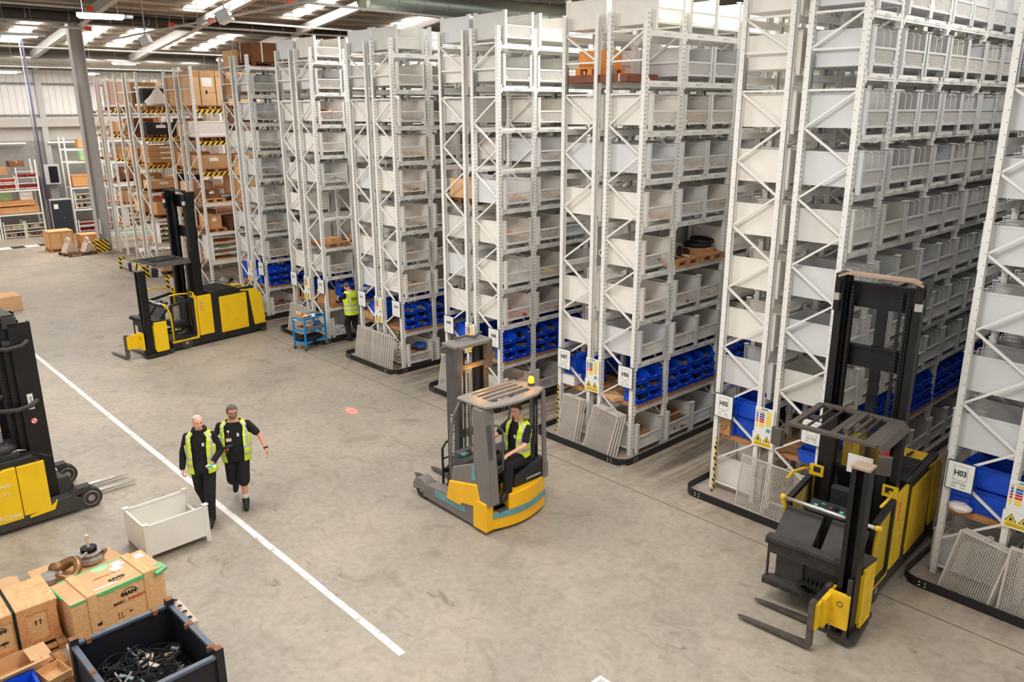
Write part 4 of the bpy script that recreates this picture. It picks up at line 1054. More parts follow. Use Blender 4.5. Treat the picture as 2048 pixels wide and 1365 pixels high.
def pigeon(kk, y, label):
    t = thing('pigeonhole_unit', label, 'shelving', (PR[(kk, 1)].location.x + .1, y + PR[(kk, 1)].location.y, PZ[5] + .021))
    m = MB(); m.mat(rackm)
    for yy in (0, 1.1): m.box((0, yy, 0), (.95, yy + .02, .88))
    for i in range(5): m.box((0, 0, i * .21), (.95, 1.12, i * .21 + .02))
    m.build('frame', t)
    m = MB()
    for i in range(4):
        m.mat(random.choice([cardl, card, plastic_w])).box((.2, .1, i * .21 + .02), (.88, .9, i * .21 + .05)); m.mat(random.choice([orange_end, cardl, greenm])).box((.6, .2, i * .21 + .05), (.94, .6, i * .21 + .06))
    m.build('sheets', t)
# leftmost pair
pg(-7, 0, .75, 1.0, 1.1, 1.22, 'tall wrapped brown load', pinkw, kind='wrap')
pg(-7, 0, 1.95, 1.0, .9, 1.1, 'plain brown carton', card)
pg(-7, 1, .7, .9, .9, .45, 'tan carton with sticker', cardl); pg(-7, 1, 1.8, .9, .9, .6, 'brown carton', cardd)
pg(-7, 2, .8, .9, 1.1, .4, 'wide brown carton', card); pg(-7, 2, 2.0, .9, .7, .45, 'white topped carton', plastic_w)
pg(-7, 3, .5, .8, .55, .5, 'square brown carton', cardd); pg(-7, 3, 1.25, .8, .7, .6, 'taller brown carton', card, pal=False)
pg(-7, 4, .9, .9, 1.3, .5, 'long brown carton', card); pg(-7, 4, 2.1, .8, .6, .4, 'red lidded carton', redp)
pigeon(-7, .3, 'grey pigeonhole unit with cardboard sheets low in the rack beside the column'); pigeon(-7, 1.5, 'second grey pigeonhole unit in the rack beside the column')
m = MB(); m.mat(plastic_w)
for i in range(14): m.ell((random.uniform(-.4, .4), random.uniform(-.7, .9), .08), (random.uniform(.15, .3), random.uniform(.15, .35), .12), j_=.16)
tag(m.build('plastic_sheeting', loc=(-29.6, 2.1, 0)), 'crumpled pale plastic sheeting on the floor under the leftmost rack', 'plastic sheeting', None, 'stuff')
# second pair
pg(-6, 0, .75, .95, 1.0, .75, 'black panelled load', darkm, kind='wrap'); pg(-6, 0, 1.95, 1.0, 1.0, 1.05, 'brown wrapped carton with labels', pinkw)
pg(-6, 0, .8, .95, 1.0, .95, 'brown carton', card, s_=0)
t = thing('plastic_film_heap', 'peak of white plastic film over black panels on the second pallet rack', 'plastic film', (-22.98, .8, PZ[0] + .16))
m = MB(); m.mat(plastic_w); vs = []; fs = []; rf = random.Random(4)
for i in range(19):
    for j in range(19):
        u, v = i / 18, j / 18; d_ = math.hypot((u - .6) * 1.1, (v - .38)); hgt_ = .72 * max(0, 1 - d_ / .55) ** 1.5 + .05 * rf.random() * (0 < i < 18 and 0 < j < 18)
        vs.append((-.2 + .84 * u, -.62 + 1.4 * v, hgt_ + .02))
for i in range(18):
    for j in range(18): fs.append((i * 19 + j, (i + 1) * 19 + j, (i + 1) * 19 + j + 1, i * 19 + j + 1))
m.add(vs, fs); m.build('film', t, smooth=True)
pg(-6, 1, .85, .95, 1.2, .45, 'black wrapped load with labels', darkm); pg(-6, 1, 2.1, .9, .9, .6, 'dark brown carton', cardd)
for i in range(3): pg(-6, 2, .95, 1.0, 1.5, .2, '%s long flat carton' % ['lowest', 'middle', 'upper'][i], card, pal=(i == 0)).location.z += (0 if i == 0 else .13 + .21 * i)
pg(-6, 3, .7, .9, 1.1, .32, 'brown carton with white label', cardl); pg(-6, 3, 1.9, .9, .7, .5, 'black bag topped carton', darkm)
pg(-6, 4, .85, .95, 1.2, .48, 'orange wooden crate', oak, kind='crate'); pg(-6, 4, 2.1, .8, .7, .4, 'brown carton', card)
pigeon(-6, .25, 'grey pigeonhole unit low in the second pallet rack'); pigeon(-6, 1.4, 'further grey pigeonhole unit low in the second pallet rack')
pg(-6, 6, .7, .9, 1.0, .5, 'cream carton', cardl)
pg(-6, 1, .6, .9, .9, .6, 'brown carton', cardd, s_=0); pg(-6, 2, .6, .9, .9, .5, 'brown carton', card, s_=0); pg(-6, 3, .7, .9, .9, .5, 'brown carton', card, s_=0); pg(-6, 4, .6, .9, .9, .5, 'brown carton', cardl, s_=0)
# third pair
for y, w_ in ((.62, 'nearer'), (1.85, 'further')):
    t = pg(-5, 0, y, 1.05, 1.1, 1.15, '%s tall strapped carton' % w_, cardl)
    m = MB(); m.mat(card).box((-.535, -.56, .95), (.535, .56, 1.155)); m.build('lid', t)
    m = MB(); m.mat(darkm)
    for yy in (-.3, .25): m.box((-.54, yy, 0), (.54, yy + .012, 1.16))
    m.mat(ink).box((.527, -.12, .38), (.53, -.05, .5)).box((.527, 0, .43), (.53, .25, .44)).box((.527, .42, .06), (.53, .5, .18)).build('strap', t)
pg(-5, 0, .65, 1.05, 1.1, 1.0, 'tall lidded carton', card, s_=0); pg(-5, 1, .6, .8, .7, .42, 'plain tan carton', cardl, s_=0)
pg(-5, 1, .68, 1.0, 1.1, .55, 'film wrapped grey stack', plastic_w, kind='wrap'); pg(-5, 1, 1.95, .9, .9, .7, 'dark brown carton', cardd)
pg(-5, 2, .62, .9, 1.0, .45, 'two sticker carton', card); pg(-5, 2, 1.8, .9, .9, .45, 'orange brown carton', card)
pg(-5, 3, .45, .6, .55, .3, 'small brown carton', cardd); pg(-5, 3, 1.75, 1.0, 1.0, .75, 'large plywood crate', woodl, kind='crate')
pg(-5, 4, .4, .8, .5, .45, 'orange carton', oak); pg(-5, 4, 1.4, .9, 1.0, .35, 'flat wooden box of parts', woodd, kind='crate')
pigeon(-5, .2, 'grey pigeonhole unit behind the left turret truck'); pigeon(-5, 1.36, 'further grey pigeonhole unit behind the left turret truck')
pg(-5, 2, .6, .9, .9, .5, 'brown carton', card, s_=0); pg(-5, 3, .6, .9, .9, .5, 'tan carton', cardl, s_=0); pg(-5, 4, .6, .9, .9, .5, 'dark brown carton', cardd, s_=0)
m = MB(); m.mat(castm).torus((0, 0, .12), .25, .09, (0, 0, 1), 20, 8); m.mat(darkm)
for i in range(18): m.cbox((.35 * math.cos(i * PI / 9), .35 * math.sin(i * PI / 9), .08), (.05, .05, .1), (0, 0, i * PI / 9))
tag(m.build('gear_wheel', loc=(-18.1, 1.0, PZ[3] + .05)), 'dark toothed gear wheel on the fourth level of the third pallet rack', 'gear wheel')
m = MB(); m.mat(galv).cyl((0, 0, .0), (0, 0, .05), .3, 20).cyl((0, 0, .05), (0, 0, .28), .24, 20).cyl((0, 0, .28), (0, 0, .32), .3, 20)
tag(m.build('cable_drum', loc=(-17.9, 2.1, PZ[4] + .16)), 'grey steel drum on the fifth level of the third pallet rack', 'drum')
for i, (x, y) in enumerate(((-17.9, .5), (-18.0, 1.15), (-17.9, 1.9))):
    m = MB(); m.mat(castm).ell((0, 0, .25), (.28, .26, .25), j_=.14).ell((.1, .1, .45), (.14, .2, .2), j_=.14).cyl((0, -.1, .2), (.35, -.2, .3), .12, 12).mat(darkm).cyl((0, .1, .3), (.3, .3, .55), .06, 10)
    tag(m.build('engine_casting', loc=(x, y, 0), rot=(0, 0, i), smooth=True), 'grey metal engine casting on the floor behind the left turret truck, %s' % ['leftmost', 'middle', 'rightmost'][i], 'machine part', 'engine castings')
m = MB(); m.mat(plastic_w).cyl((0, -.5, .16), (.3, .6, .16), .15, 14); tag(m.build('plastic_roll', loc=(-14.5, .8, 4.6), smooth=True), 'white plastic roll lying in the rack left of H14', 'roll')

# ------------------------------------------------------------------ shelving along the left wall
def low_rack(y0, y1, levels, label, x=-39.6, zt=4.1):
    t = thing('shelf_rack', label, 'rack', (x, y0, 0))
    m = MB(); m.mat(rackm)
    for xx in (0, 1.0):
        m.box((xx, 0, 0), (xx + .07, .07, zt)).build('post', t); m = MB(); m.mat(rackm); m.box((xx, y1 - y0 - .07, 0), (xx + .07, y1 - y0, zt)).build('post', t); m = MB(); m.mat(rackm)
    for z in levels:
        m = MB(); m.mat(rackm).box((1.03, .07, z - .08), (1.07, y1 - y0 - .07, z)).box((0, .07, z - .08), (.04, y1 - y0 - .07, z)).build('beam', t)
    return t
low_rack(-6.2, -2.55, (1.25, 2.6), 'grey shelf rack cut off by the left picture edge'); low_rack(-2.5, -.35, (1.3, 2.55), 'grey shelf rack holding red crates left of the black cabinet'); low_rack(1.15, 3.3, (1.3, 2.5, 3.9, 4.58), 'grey shelf rack between the black cabinet and the grey column', zt=5.2); low_rack(3.4, 5.6, (1.3, 2.5, 3.8), 'grey shelf rack seen behind the leftmost pallet rack', zt=5.0)
def stillage(x, y, z, label, fill=None, w_=1.0, tall=.9):
    t = thing('open_stillage', label, 'stillage', (x, y, z))
    m = MB(); m.mat(rackm)
    for yy in (0, w_ - .05):
        for xx in (0, .75): m = MB(); m.mat(rackm).box((xx, yy, 0), (xx + .05, yy + .05, tall)).build('corner_post', t)
    m = MB(); m.mat(rackm)
    for zz in (.05, .3, tall * .52, tall * .8): m.box((.78, .03, zz), (.8, w_ - .03, zz + .035))
    m.box((0, 0, .05), (.8, w_, .07)).box((0, 0, tall * .52), (.8, w_, tall * .54)); m.build('rail', t)
    m = MB()
    for i in range(6): m.mat(fill or random.choice([darkm, castm, cardl, cardd])).cbox((.45, .1 + i * .15, .14 + (i % 2) * .03), (.5, .14, .14), (0, 0, i))
    for i in range(6): m.mat(fill or random.choice([darkm, castm, cardl, cardd, greenp])).cbox((.45, .1 + i * .15, tall * .54 + .09), (.5, .14, .13), (0, 0, i))
    o = m.build('contents', t); o['kind'] = 'stuff'
stillage(-39.4, -2.35, 0, 'grey open stillage on the floor at the left shelf, left of two'); stillage(-39.4, -1.32, 0, 'grey open stillage on the floor at the left shelf, right of two')
stillage(-39.4, -2.4, 2.56, 'stillage of red parts on the upper left shelf, left of two', inkr, 1.0, .75); stillage(-39.4, -1.36, 2.56, 'stillage of dark red boxes on the upper left shelf, right of two', mat('dark_red', (140, 24, 34), .6), 1.0, 1.15)
crate(-39.1, -1.45, 1.33, .9, 1.9, .32, 'long orange wooden tray crate on the middle left shelf, lower', oak); crate(-39.1, -1.5, 1.72, .9, 1.7, .26, 'orange wooden tray crate on the middle left shelf, upper', oak)
carton(-39.3, -1.9, 2.0, .5, .6, .42, 'pale green box standing on the left shelf', greenp, tape=False)
carton(-39.2, -2.1, 3.35, .6, .9, .4, 'brown carton on top of the left shelf stillages', card); carton(-39.2, -5.0, 2.62, .8, 1.2, 1.0, 'big tan carton at the left picture edge', cardl); carton(-39.2, -3.6, 2.62, .8, 1.0, 1.2, 'tall tan carton on the upper left shelf', cardl); carton(-39.2, -4.2, 1.32, .7, .9, .6, 'orange brown carton at the left picture edge, middle shelf', oak)
carton(-39.2, -4.5, 0, .8, 1.2, .9, 'dark grey container on the floor at the left picture edge', steelcold, tape=False)
m = MB(); m.mat(darkm).torus((0, 0, 0), .25, .09, (1, 0, 0), 20, 8).mat(castm).cyl((-.05, 0, 0), (.05, 0, 0), .12, 12); tag(m.build('wheel_hub', loc=(-38.9, -2.7, 1.95), smooth=True), 'black round hub on the left shelf beside the red parts', 'wheel')
stillage(-39.4, 1.3, 0, 'grey stillage with a coiled red hose at the foot of the shelf by the column', mat('dark_red', (140, 24, 34), .6), 1.6, .7); stillage(-39.4, 1.3, 1.31, 'grey two tier stillage on the second shelf by the column', None, 1.6, 1.0)
crate(-39.1, 2.1, 2.55, .9, 1.5, .6, 'orange wooden crate with label on the shelf by the column', oak); carton(-39.1, 2.3, 3.95, .6, .7, .5, 'pale green box on the shelf by the column', greenp, tape=False, lab='x'); carton(-39.1, 2.2, 4.6, .5, .5, .5, 'small orange carton at the top of the shelf by the column', oak)
for _i, (_y, _z, _sy, _sz, _m, _l) in enumerate(((-5.6, 1.27, .8, .7, card, 'brown carton'), (-5.3, 2.62 - .0, .0, .0, card, ''), (-3.2, 0, .8, .8, steelcold, 'grey container'), (-3.3, 1.27, .7, .5, oak, 'orange carton'), (-2.95, 2.62, .5, .8, cardl, 'tan carton'), (-1.0, 2.0, .6, .45, plastic_w, 'pale carton'), (-1.2, 3.75, .7, .3, cardd, 'dark brown carton'), (-2.3, 3.76, .4, .3, card, 'small brown carton'), (3.9, 1.32, .8, .6, card, 'brown carton'), (4.6, 2.52, .8, .6, cardl, 'tan carton'), (4.3, 0, 1.0, .8, oak, 'orange carton'), (4.4, 3.82, .8, .5, card, 'brown carton'))):
    if not _l: continue
    carton(-39.1, _y, _z, .7, _sy, _sz, '%s on the left wall shelving, %s from the left, %s shelf' % (_l, NTH[[-5.6, -3.3, -3.2, -2.95, -2.3, -1.2, -1.0, 3.9, 4.3, 4.4, 4.6].index(_y)], 'bottom' if _z < 1 else 'second' if _z < 2.4 else 'third' if _z < 3.5 else 'top'), _m, lab='x' if _i % 2 else None)
m = MB(); m.mat(white).box((-40.75, -12, 4.86), (-40.6, -.2, 4.94)).box((-40.75, .9, 4.86), (-40.6, 9, 4.94)); struct(m.build('trim_60'))
# cabinet and display
t = thing('equipment_cabinet', 'tall grey cabinet with a black door standing against the left wall', 'cabinet', (-38.9, -.1, 0))
m = MB(); m.mat(steelcol).box((0, 0, 0), (.7, 1.15, 1.95)); m.build('body', t, bevel=.01)
m = MB(); m.mat(mat('cabinet_door', (40, 46, 54), .5, 0, .05)).box((.7, .07, .05), (.72, 1.1, 1.9)); m.build('door', t)
m = MB(); m.mat(white).box((.72, .2, 1.45), (.725, .42, 1.7)); m.build('notice', t)
m = MB(); m.mat(galv).box((.72, .6, .95), (.735, .7, .97)); m.build('handle', t)
t = thing('wall_screen', 'grey framed black screen mounted above the black cabinet', 'screen', (-38.9, .0, 2.75))
m = MB(); m.mat(steelcol).box((0, 0, 0), (.35, .75, 1.05)); m.build('housing', t, bevel=.01)
m = MB(); m.mat(mat('screen_black', (24, 26, 32), .2)).box((.35, .22, .08), (.36, .66, .95)); m.build('screen', t)
m = MB(); m.mat(steelcold).box((-1.9, .2, -.8), (.15, .6, .3)); m.build('bracket', t)
# crates by the walkway
crate(-32.9, -1.15, .12, 1.0, 1.1, .85, 'pale wooden crate with battens standing on the floor near the far walkway', woodl)
pallet(-32.9, -1.15, 0, 1.0, 1.1, 0, 'pallet under the pale wooden crate near the far walkway', wood, .12)
crate(-32.7, .1, .0, .9, .8, .7, 'open topped orange wooden crate beside the pale crate near the column', oak)
pallet(-30.9, -.9, 0, 1.2, 1.3, .15, 'dark pallet carrying two white castings near the column', woodd)
for i in range(2):
    m = MB(); m.mat(castw).prism([(-.3, 0), (.3, 0), (.1, .4), (-.1, .4)], -.2, .2, 'x'); m.torus((0, 0, .5), .13, .07, (0, 1, 0), 14, 8, PI * .9, PI * 2.3)
    tag(m.build('white_casting', loc=(-31.15 + i * .3, -1.2 + i * .75, .13), rot=(0, 0, .3)), 'white painted hooked casting on the dark pallet near the column, %s' % ['left', 'right'][i], 'machine part', 'white hooked castings')
# ------------------------------------------------------------------ turret trucks
def chain(m, x, y, z0, z1, w_=.035):
    n = int((z1 - z0) / .05); m.box((x - w_ * .25, y - .006, z0), (x + w_ * .25, y + .006, z1))
    for i in range(n): m.box((x - w_ / 2, y - .012, z0 + i * .05), (x + w_ / 2, y + .012, z0 + i * .05 + .03))
def turret_truck(loc, rz, label, Y_, guard_open):
    t = thing('turret_truck', label, 'forklift truck', loc, rz)
    W = -1.22
    # chassis
    m = MB(); m.mat(truck_kd if guard_open else truck_k)
    m.prism([(-.42, .05), (2.62, .05), (2.66, .2), (2.6, .32), (1.0, .34), (-.42, .24)], W + .02, -.02, 'x')
    m.box((W + .1, -.62, .06), (-.1, -.4, .2)); m.build('chassis', t, bevel=.015)
    # rear body
    m = MB(); m.mat(truck_k); m.prism([(.9, .3), (2.55, .3), (2.50, 1.20), (2.35, 1.36), (.92, 1.5)], W + .03, -.03, 'x'); m.build('body_core', t, bevel=.03)
    m = MB(); m.mat(Y_); m.box((-.03, 1.13, .24), (0, 2.03, 1.32)); m.build('side_panel', t, bevel=.008)
    m = MB(); m.mat(Y_); m.box((W, 1.13, .24), (W + .03, 2.03, 1.32)); m.build('side_panel', t, bevel=.008)
    m = MB(); m.mat(Y_); m.prism([(2.24, .26), (2.62, .26), (2.54, 1.22), (2.34, 1.38), (1.85, 1.42), (1.85, 1.38), (2.12, 1.34)], -.14, .004, 'x'); m.prism([(2.24, .26), (2.62, .26), (2.54, 1.22), (2.34, 1.38), (1.85, 1.42), (1.85, 1.38), (2.12, 1.34)], W - .004, W + .14, 'x')
    m.prism([(2.5, .3), (2.62, .3), (2.54, 1.22), (2.36, 1.40), (1.75, 1.44), (1.75, 1.36)], W + .14, -.14, 'x'); m.build('rear_cover', t, bevel=.01)
    m = MB(); m.mat(truck_k); m.box((W + .1, 1.0, 1.44), (-.1, 1.78, 1.50))
    for i in range(11): m.box((W + .12, 1.03 + i * .068, 1.5), (-.12, 1.05 + i * .068, 1.515))
    m.box((-.13, .95, 1.40), (-.01, 2.3, 1.47)).build('top_grille', t, bevel=.01)
    m = MB(); m.mat(truck_k).tube([(-.35, 1.9, 1.47), (-.33, 2.1, 1.46)], .02); m.build('handle', t)
    if not guard_open:
        m = MB(); m.mat(truck_kd)
        for a in ((0, 0), (.8, 0), (0, .6), (.8, .6)): m.bar((W + .2 + a[0], 1.05 + a[1], 1.5), (W + .2 + a[0], 1.05 + a[1], 1.6), .012, .012)
        m.tube([(W + .2, 1.05, 1.6), (W + 1.0, 1.05, 1.6), (W + 1.0, 1.65, 1.6), (W + .2, 1.65, 1.6), (W + .2, 1.05, 1.6)], .008, 6).build('luggage_rail', t)
    # front side panel with warning discs
    for sx_, s2 in ((0, 1), (W, -1)):
        m = MB(); m.mat(Y_); m.box((sx_ - .05 * s2, .44, .3), (sx_, .88, 1.46)); m.build('side_panel', t, bevel=.01)
        for i in range(3):
            m = MB(); m.mat(white).cyl((sx_, .54, 1.29 - i * .105), (sx_ + .003 * s2, .54, 1.29 - i * .105), .042, 14); m.mat(signr).torus((sx_ + .003 * s2, .54, 1.29 - i * .105), .038, .006, (1, 0, 0), 16, 5); m.bar((sx_ + .004 * s2, .515, 1.31 - i * .105), (sx_ + .004 * s2, .565, 1.27 - i * .105), .006, .008); m.build('warning_disc', t)
        # post of cabin with yellow edging and glazed door
        m = MB(); m.mat(Y_); m.box((sx_ - .06 * s2, .34, .3), (sx_ - .01 * s2, .42, 1.5)).box((sx_ - .06 * s2, -.42, .24), (sx_ - .01 * s2, .40, .30)); m.build('door_surround', t, bevel=.01)
        m = MB(); m.mat(truck_k); f = [(-.36, .36), (.30, .36), (.30, 1.42), (-.36, 1.32)]
        xo = sx_ - .03 * s2
        for a, b_ in zip(f, f[1:] + f[:1]): m.bar((xo, a[0], a[1]), (xo, b_[0], b_[1]), .07, .07, (1, 0, 0))
        d_ = m.build('door', t)
        m = MB(); m.mat(glass if not guard_open else mat('yellow_tint_panel', (226, 196, 40), .2, trans=.0, alpha=.85)).add([(xo, -.33, .4), (xo, .27, .4), (xo, .27, 1.38), (xo, -.33, 1.28)], [(0, 1, 2, 3)]); m.build('door_glass', d_)  # one truck has clear door panes, the other flat yellow ones
        m = MB(); m.mat(Y_); m.tube([(sx_ + .02 * s2, -.40, 1.62), (sx_ + .03 * s2, -.2, 1.64), (sx_ + .0 * s2, .12, 1.60), (sx_ - .06 * s2, .2, 1.58)], .02); m.build('grab_handle', t, smooth=True)
        m = MB(); m.mat(Y_); m.box((sx_ - .20 * s2, .33, 1.44), (sx_, .36, 1.60)); m.mat(truck_k).box((sx_ - .16 * s2, .322, 1.50), (sx_ - .06 * s2, .329, 1.58)).build('cabin_corner', t)
    # cabin interior
    m = MB(); m.mat(seatm); m.box((W + .3, -.1, .55), (-.42, .36, .75)); m.box((W + .36, .22, .7), (-.40, .34, 1.42)); m.build('seat', t, bevel=.04)
    m = MB(); m.mat(truck_k); m.box((W + .06, -.4, .22), (-.06, .40, .28)); m.build('cabin_floor', t)
    m = MB(); m.mat(truck_k); m.cbox((W + .56, -.34, 1.30), (.5, .24, .08), (R(18), 0, 0)); m.box((W + .5, -.4, .3), (W + .68, -.28, 1.28)); m.mat(mat('teal_keys', (60, 190, 150), .4)).cbox((W + .4, -.36, 1.345), (.05, .04, .01), (R(18), 0, 0)).cbox((W + .48, -.3, 1.36), (.05, .02, .01), (R(18), 0, 0)).cbox((W + .75, -.36, 1.345), (.05, .04, .01), (R(18), 0, 0)); m.mat(redp).cbox((W + .6, -.34, 1.35), (.03, .03, .012), (R(18), 0, 0)); m.mat(truck_k).cyl((W + .66, -.34, 1.33), (W + .66, -.34, 1.40), .035, 10); m.build('control_console', t, bevel=.006)
    # fairing below the hand bar
    m = MB(); m.mat(truck_kd if guard_open else truck_k)
    for a, b_ in ((W + .04, W + .56), (W + .68, -.06)):
        m.add([(a, -.46, 1.26), (b_, -.46, 1.26), (b_, -.80, .92), (a, -.80, .92), (a, -.44, 1.2), (b_, -.44, 1.2), (b_, -.78, .84), (a, -.78, .84)], [(0, 1, 2, 3), (4, 7, 6, 5), (0, 4, 5, 1), (3, 2, 6, 7), (0, 3, 7, 4), (1, 5, 6, 2)])
    m.build('fairing', t)
    m = MB(); m.mat(chrome); m.cyl((W + .05, -.58, 1.42), (.06, -.58, 1.40), .027, 14); m.build('hand_bar', t, smooth=True)
    m = MB(); m.mat(Y_); m.cyl((W + .0, -.58, 1.42), (W + .06, -.58, 1.42), .04, 12); m.build('bar_end', t, smooth=True); m = MB(); m.mat(Y_).cyl((.05, -.58, 1.40), (.12, -.58, 1.40), .04, 12)
    m.build('bar_end', t, smooth=True); m = MB(); m.mat(Y_); m.tube([(.09, -.58, 1.39), (.06, -.50, 1.30), (.02, -.42, 1.12), (.0, -.39, .8), (-.0, -.39, .3)], .026); m.build('side_arch', t, smooth=True); m = MB(); m.mat(Y_).tube([(W + .02, -.58, 1.4), (W + .03, -.5, 1.25), (W + .02, -.42, 1.1), (W + .02, -.40, .3)], .026); m.build('side_arch', t, smooth=True)
    # mast
    m = MB(); m.mat(mast_k)
    for s2, xa in ((1, W + .06), (-1, -.06)):
        for k_, (w1, yy, zt) in enumerate(((.10, .52, 4.30), (.085, .64, 4.38))):
            x1 = xa + s2 * k_ * .035
            m.box((x1, yy - .08, .3), (x1 + s2 * .014, yy + .08, zt)); m.box((x1, yy - .08, .3), (x1 + s2 * w1, yy - .064, zt)); m.box((x1, yy + .064, .3), (x1 + s2 * w1, yy + .08, zt))
        m.cyl((xa + s2 * .17, .60, .4), (xa + s2 * .17, .60, 4.05), .038, 12)
    m.build('mast_rail', t)
    m = MB(); m.mat(mast_k)
    for z0, z1 in ((3.93, 4.28), (3.08, 3.40), (2.22, 2.38)): m.box((W + .08, .70, z0), (-.08, .73, z1)).box((W + .1, .66, z1 - .03), (-.1, .73, z1))
    m.box((W / 2 - .07, .70, .4), (W / 2 + .05, .80, 4.28)); m.build('cross_beam', t)
    for a_ in ((W + .24, .56, 4.25, .035), (-.26, .56, 4.25, .035), (-.36, .62, 4.2, .05)): m = MB(); m.mat(darkm); chain(m, a_[0], a_[1], 1.4, a_[2], a_[3]); m.build('lift_chain', t)
    m = MB(); m.mat(tan_dust if guard_open else mast_k); m.add([(W + .06, .44, 4.38), (W + .2, .40, 4.44), (-.2, .40, 4.44), (-.06, .44, 4.38), (-.06, .56, 4.38), (-.2, .56, 4.44), (W + .2, .56, 4.44), (W + .06, .56, 4.38)], [(0, 1, 6, 7), (1, 2, 5, 6), (2, 3, 4, 5)])
    o = m.build('top_plate', t); md = o.modifiers.new('s', 'SOLIDIFY'); md.thickness = .03
    m = MB(); m.mat(mast_k)
    for xx in (W + .03, -.15): m.box((xx, .46, 4.20), (xx + .12, .74, 4.40)).cyl((xx + .06, .42, 3.9), (xx + .06, .42, 4.32), .045, 12)
    m.mat(chrome)
    for xx in (W + .09, -.09): m.cyl((xx, .42, 4.05), (xx, .42, 4.15), .05, 12)
    m.build('mast_head', t)
    # cab lift frame + overhead guard
    m = MB(); m.mat(mast_k)
    for xx in (W + .18, -.30): m = MB(); m.mat(mast_k).box((xx, .36, .4), (xx + .12, .44, 2.45)); m.build('cab_post', t)
    GM = dustg if guard_open else truck_kd
    m = MB(); m.mat(GM); z = 2.50
    x0, x1, y0, y1 = W + .02, .0, -.68, .42
    m.box((x0 + .05, y0, z), (x1 - .05, y0 + .09, z + .045)).box((x0 + .05, y1 - .09, z), (x1 - .05, y1, z + .045)).box((x0, y0 + .04, z), (x0 + .09, y1 - .04, z + .045)).box((x1 - .22, y0 + .04, z), (x1 - .06, y1 - .04, z + .045))
    m.prism([(x1 - .08, z + .045), (x1 - .02, z + .03), (x1 + .05, z - .05), (x1 + .03, z - .05), (x1 - .03, z + .01), (x1 - .08, z)], y0 + .05, y1 - .05, 'y')
    m.box((W / 2 - .05, y0 + .05, z), (W / 2 + .03, y1 - .05, z + .045))
    m.build('overhead_guard', t, bevel=.01)
    m = MB(); m.mat(GM)
    for xx in (W + .24, W + .38, -.46, -.34): m = MB(); m.mat(GM).box((xx, y0 + .06, z + .005), (xx + .015, y1 - .06, z + .04)).build('guard_bar', t)
    m = MB(); m.mat(GM); m.box((-.52, y0 + .15, z + .05), (-.46, y1 - .2, z + .11)).box((-.4, y0 + .2, z + .05), (-.37, y1 - .3, z + .09)).cyl((-.43, y0 + .3, z + .08), (-.43, y0 + .45, z + .08), .03, 10); m.build('guard_fitting', t)
    for xx, s2 in ((W + .0, -1), (.02, 1)):
        m = MB(); m.mat(dustg if guard_open else truck_k); m.cbox((xx + s2 * .07, y0 - .06, z - .16), (.16, .07, .24), (0, 0, s2 * .3)); m.tube([(xx - s2 * .05, y0 + .05, z), (xx + s2 * .02, y0 - .05, z), (xx + s2 * .05, y0 - .06, z - .06)], .012); m.build('mirror', t, bevel=.02)
    if guard_open:
        m = MB(); m.mat(redp); m.cyl((-.22, .28, 2.05), (-.22, .28, 2.36), .065, 16); m.mat(truck_k).cyl((-.22, .28, 2.36), (-.22, .28, 2.44), .03, 10); m.mat(white).box((-.25, .213, 2.16), (-.19, .216, 2.28)).build('fire_extinguisher', t, smooth=False)
        m = MB(); m.mat(glass).add([(W + .34, .40, 1.35), (-.34, .40, 1.35), (-.30, .40, 2.3), (W + .36, .40, 2.3)], [(0, 1, 2, 3)]); m.build('rear_screen', t)
        m = MB(); m.mat(white).box((W + .50, .385, 1.62), (W + .84, .39, 1.9)); m.build('document', t)
        m = MB(); m.mat(Y_).box((W + .25, .9, 1.46), (-.3, .95, 2.0)); m.build('rear_bulkhead', t)
    else:
        m = MB(); m.mat(hazard_c).add([(x0 + .2, y0 - .02, z), (x1 - .1, y0 - .02, z), (x1 - .1, y0 - .2, z - .22), (x0 + .2, y0 - .2, z - .22)], [(0, 1, 2, 3)]) if False else m.mat(Y_).cbox((x0 + .25, y0 - .02, z - .12), (.2, .03, .2)).mat(truck_k).cbox((x0 + .27, y0 - .04, z - .12), (.05, .03, .22), (0, .5, 0)); m.build('hazard_flap', t)
    # turret traverse frame: two toothed racks
    m = MB(); m.mat(truck_kd if guard_open else truck_k)
    for z0 in (.92, .30):
        m.box((W + .0, -.98, z0), (-.02, -.84, z0 + .06))
        for i in range(44): m.box((W + .01 + i * .0275, -1.005, z0 - .03), (W + .024 + i * .0275, -.97, z0 + .02))
    m.box((W + .04, -.92, .72), (-.05, -.86, .88)).box((W + .12, -.84, .28), (W + .5, -.78, .9)).box((W + .5, -.80, .34), (-.1, -.74, .9))
    for xx in (W + .03,): m.bar((xx, -.9, .34), (xx, -.9, .9), .03, .03)
    m.box((W + .06, -.8, .22), (-.08, -.6, .30)); m.build('traverse_frame', t, bevel=.004)
    m = MB(); m.mat(darkm); pts = []
    for i in range(26):
        a = 2 * PI * i / 26; m.cbox((-.46 + .24 * math.cos(a), -.95, .44 + .09 * math.sin(a)), (.055, .1, .03), (0, -a, 0))
    m.build('cable_chain', t)
    # turret head with auxiliary mast
    m = MB(); m.mat(mast_k)
    m.box((-.14, -1.20, .06), (-.12, -1.0, 2.42)).box((.05, -1.20, .06), (.07, -1.0, 2.42)).box((-.14, -1.02, .06), (.07, -1.0, 2.42)).box((-.14, -1.20, .06), (-.08, -1.18, 2.42)).box((.01, -1.20, .06), (.07, -1.18, 2.42))
    m.mat(tan_dust if guard_open else mast_k).box((-.15, -1.21, 2.40), (.08, -.99, 2.43)); m.build('auxiliary_mast', t)
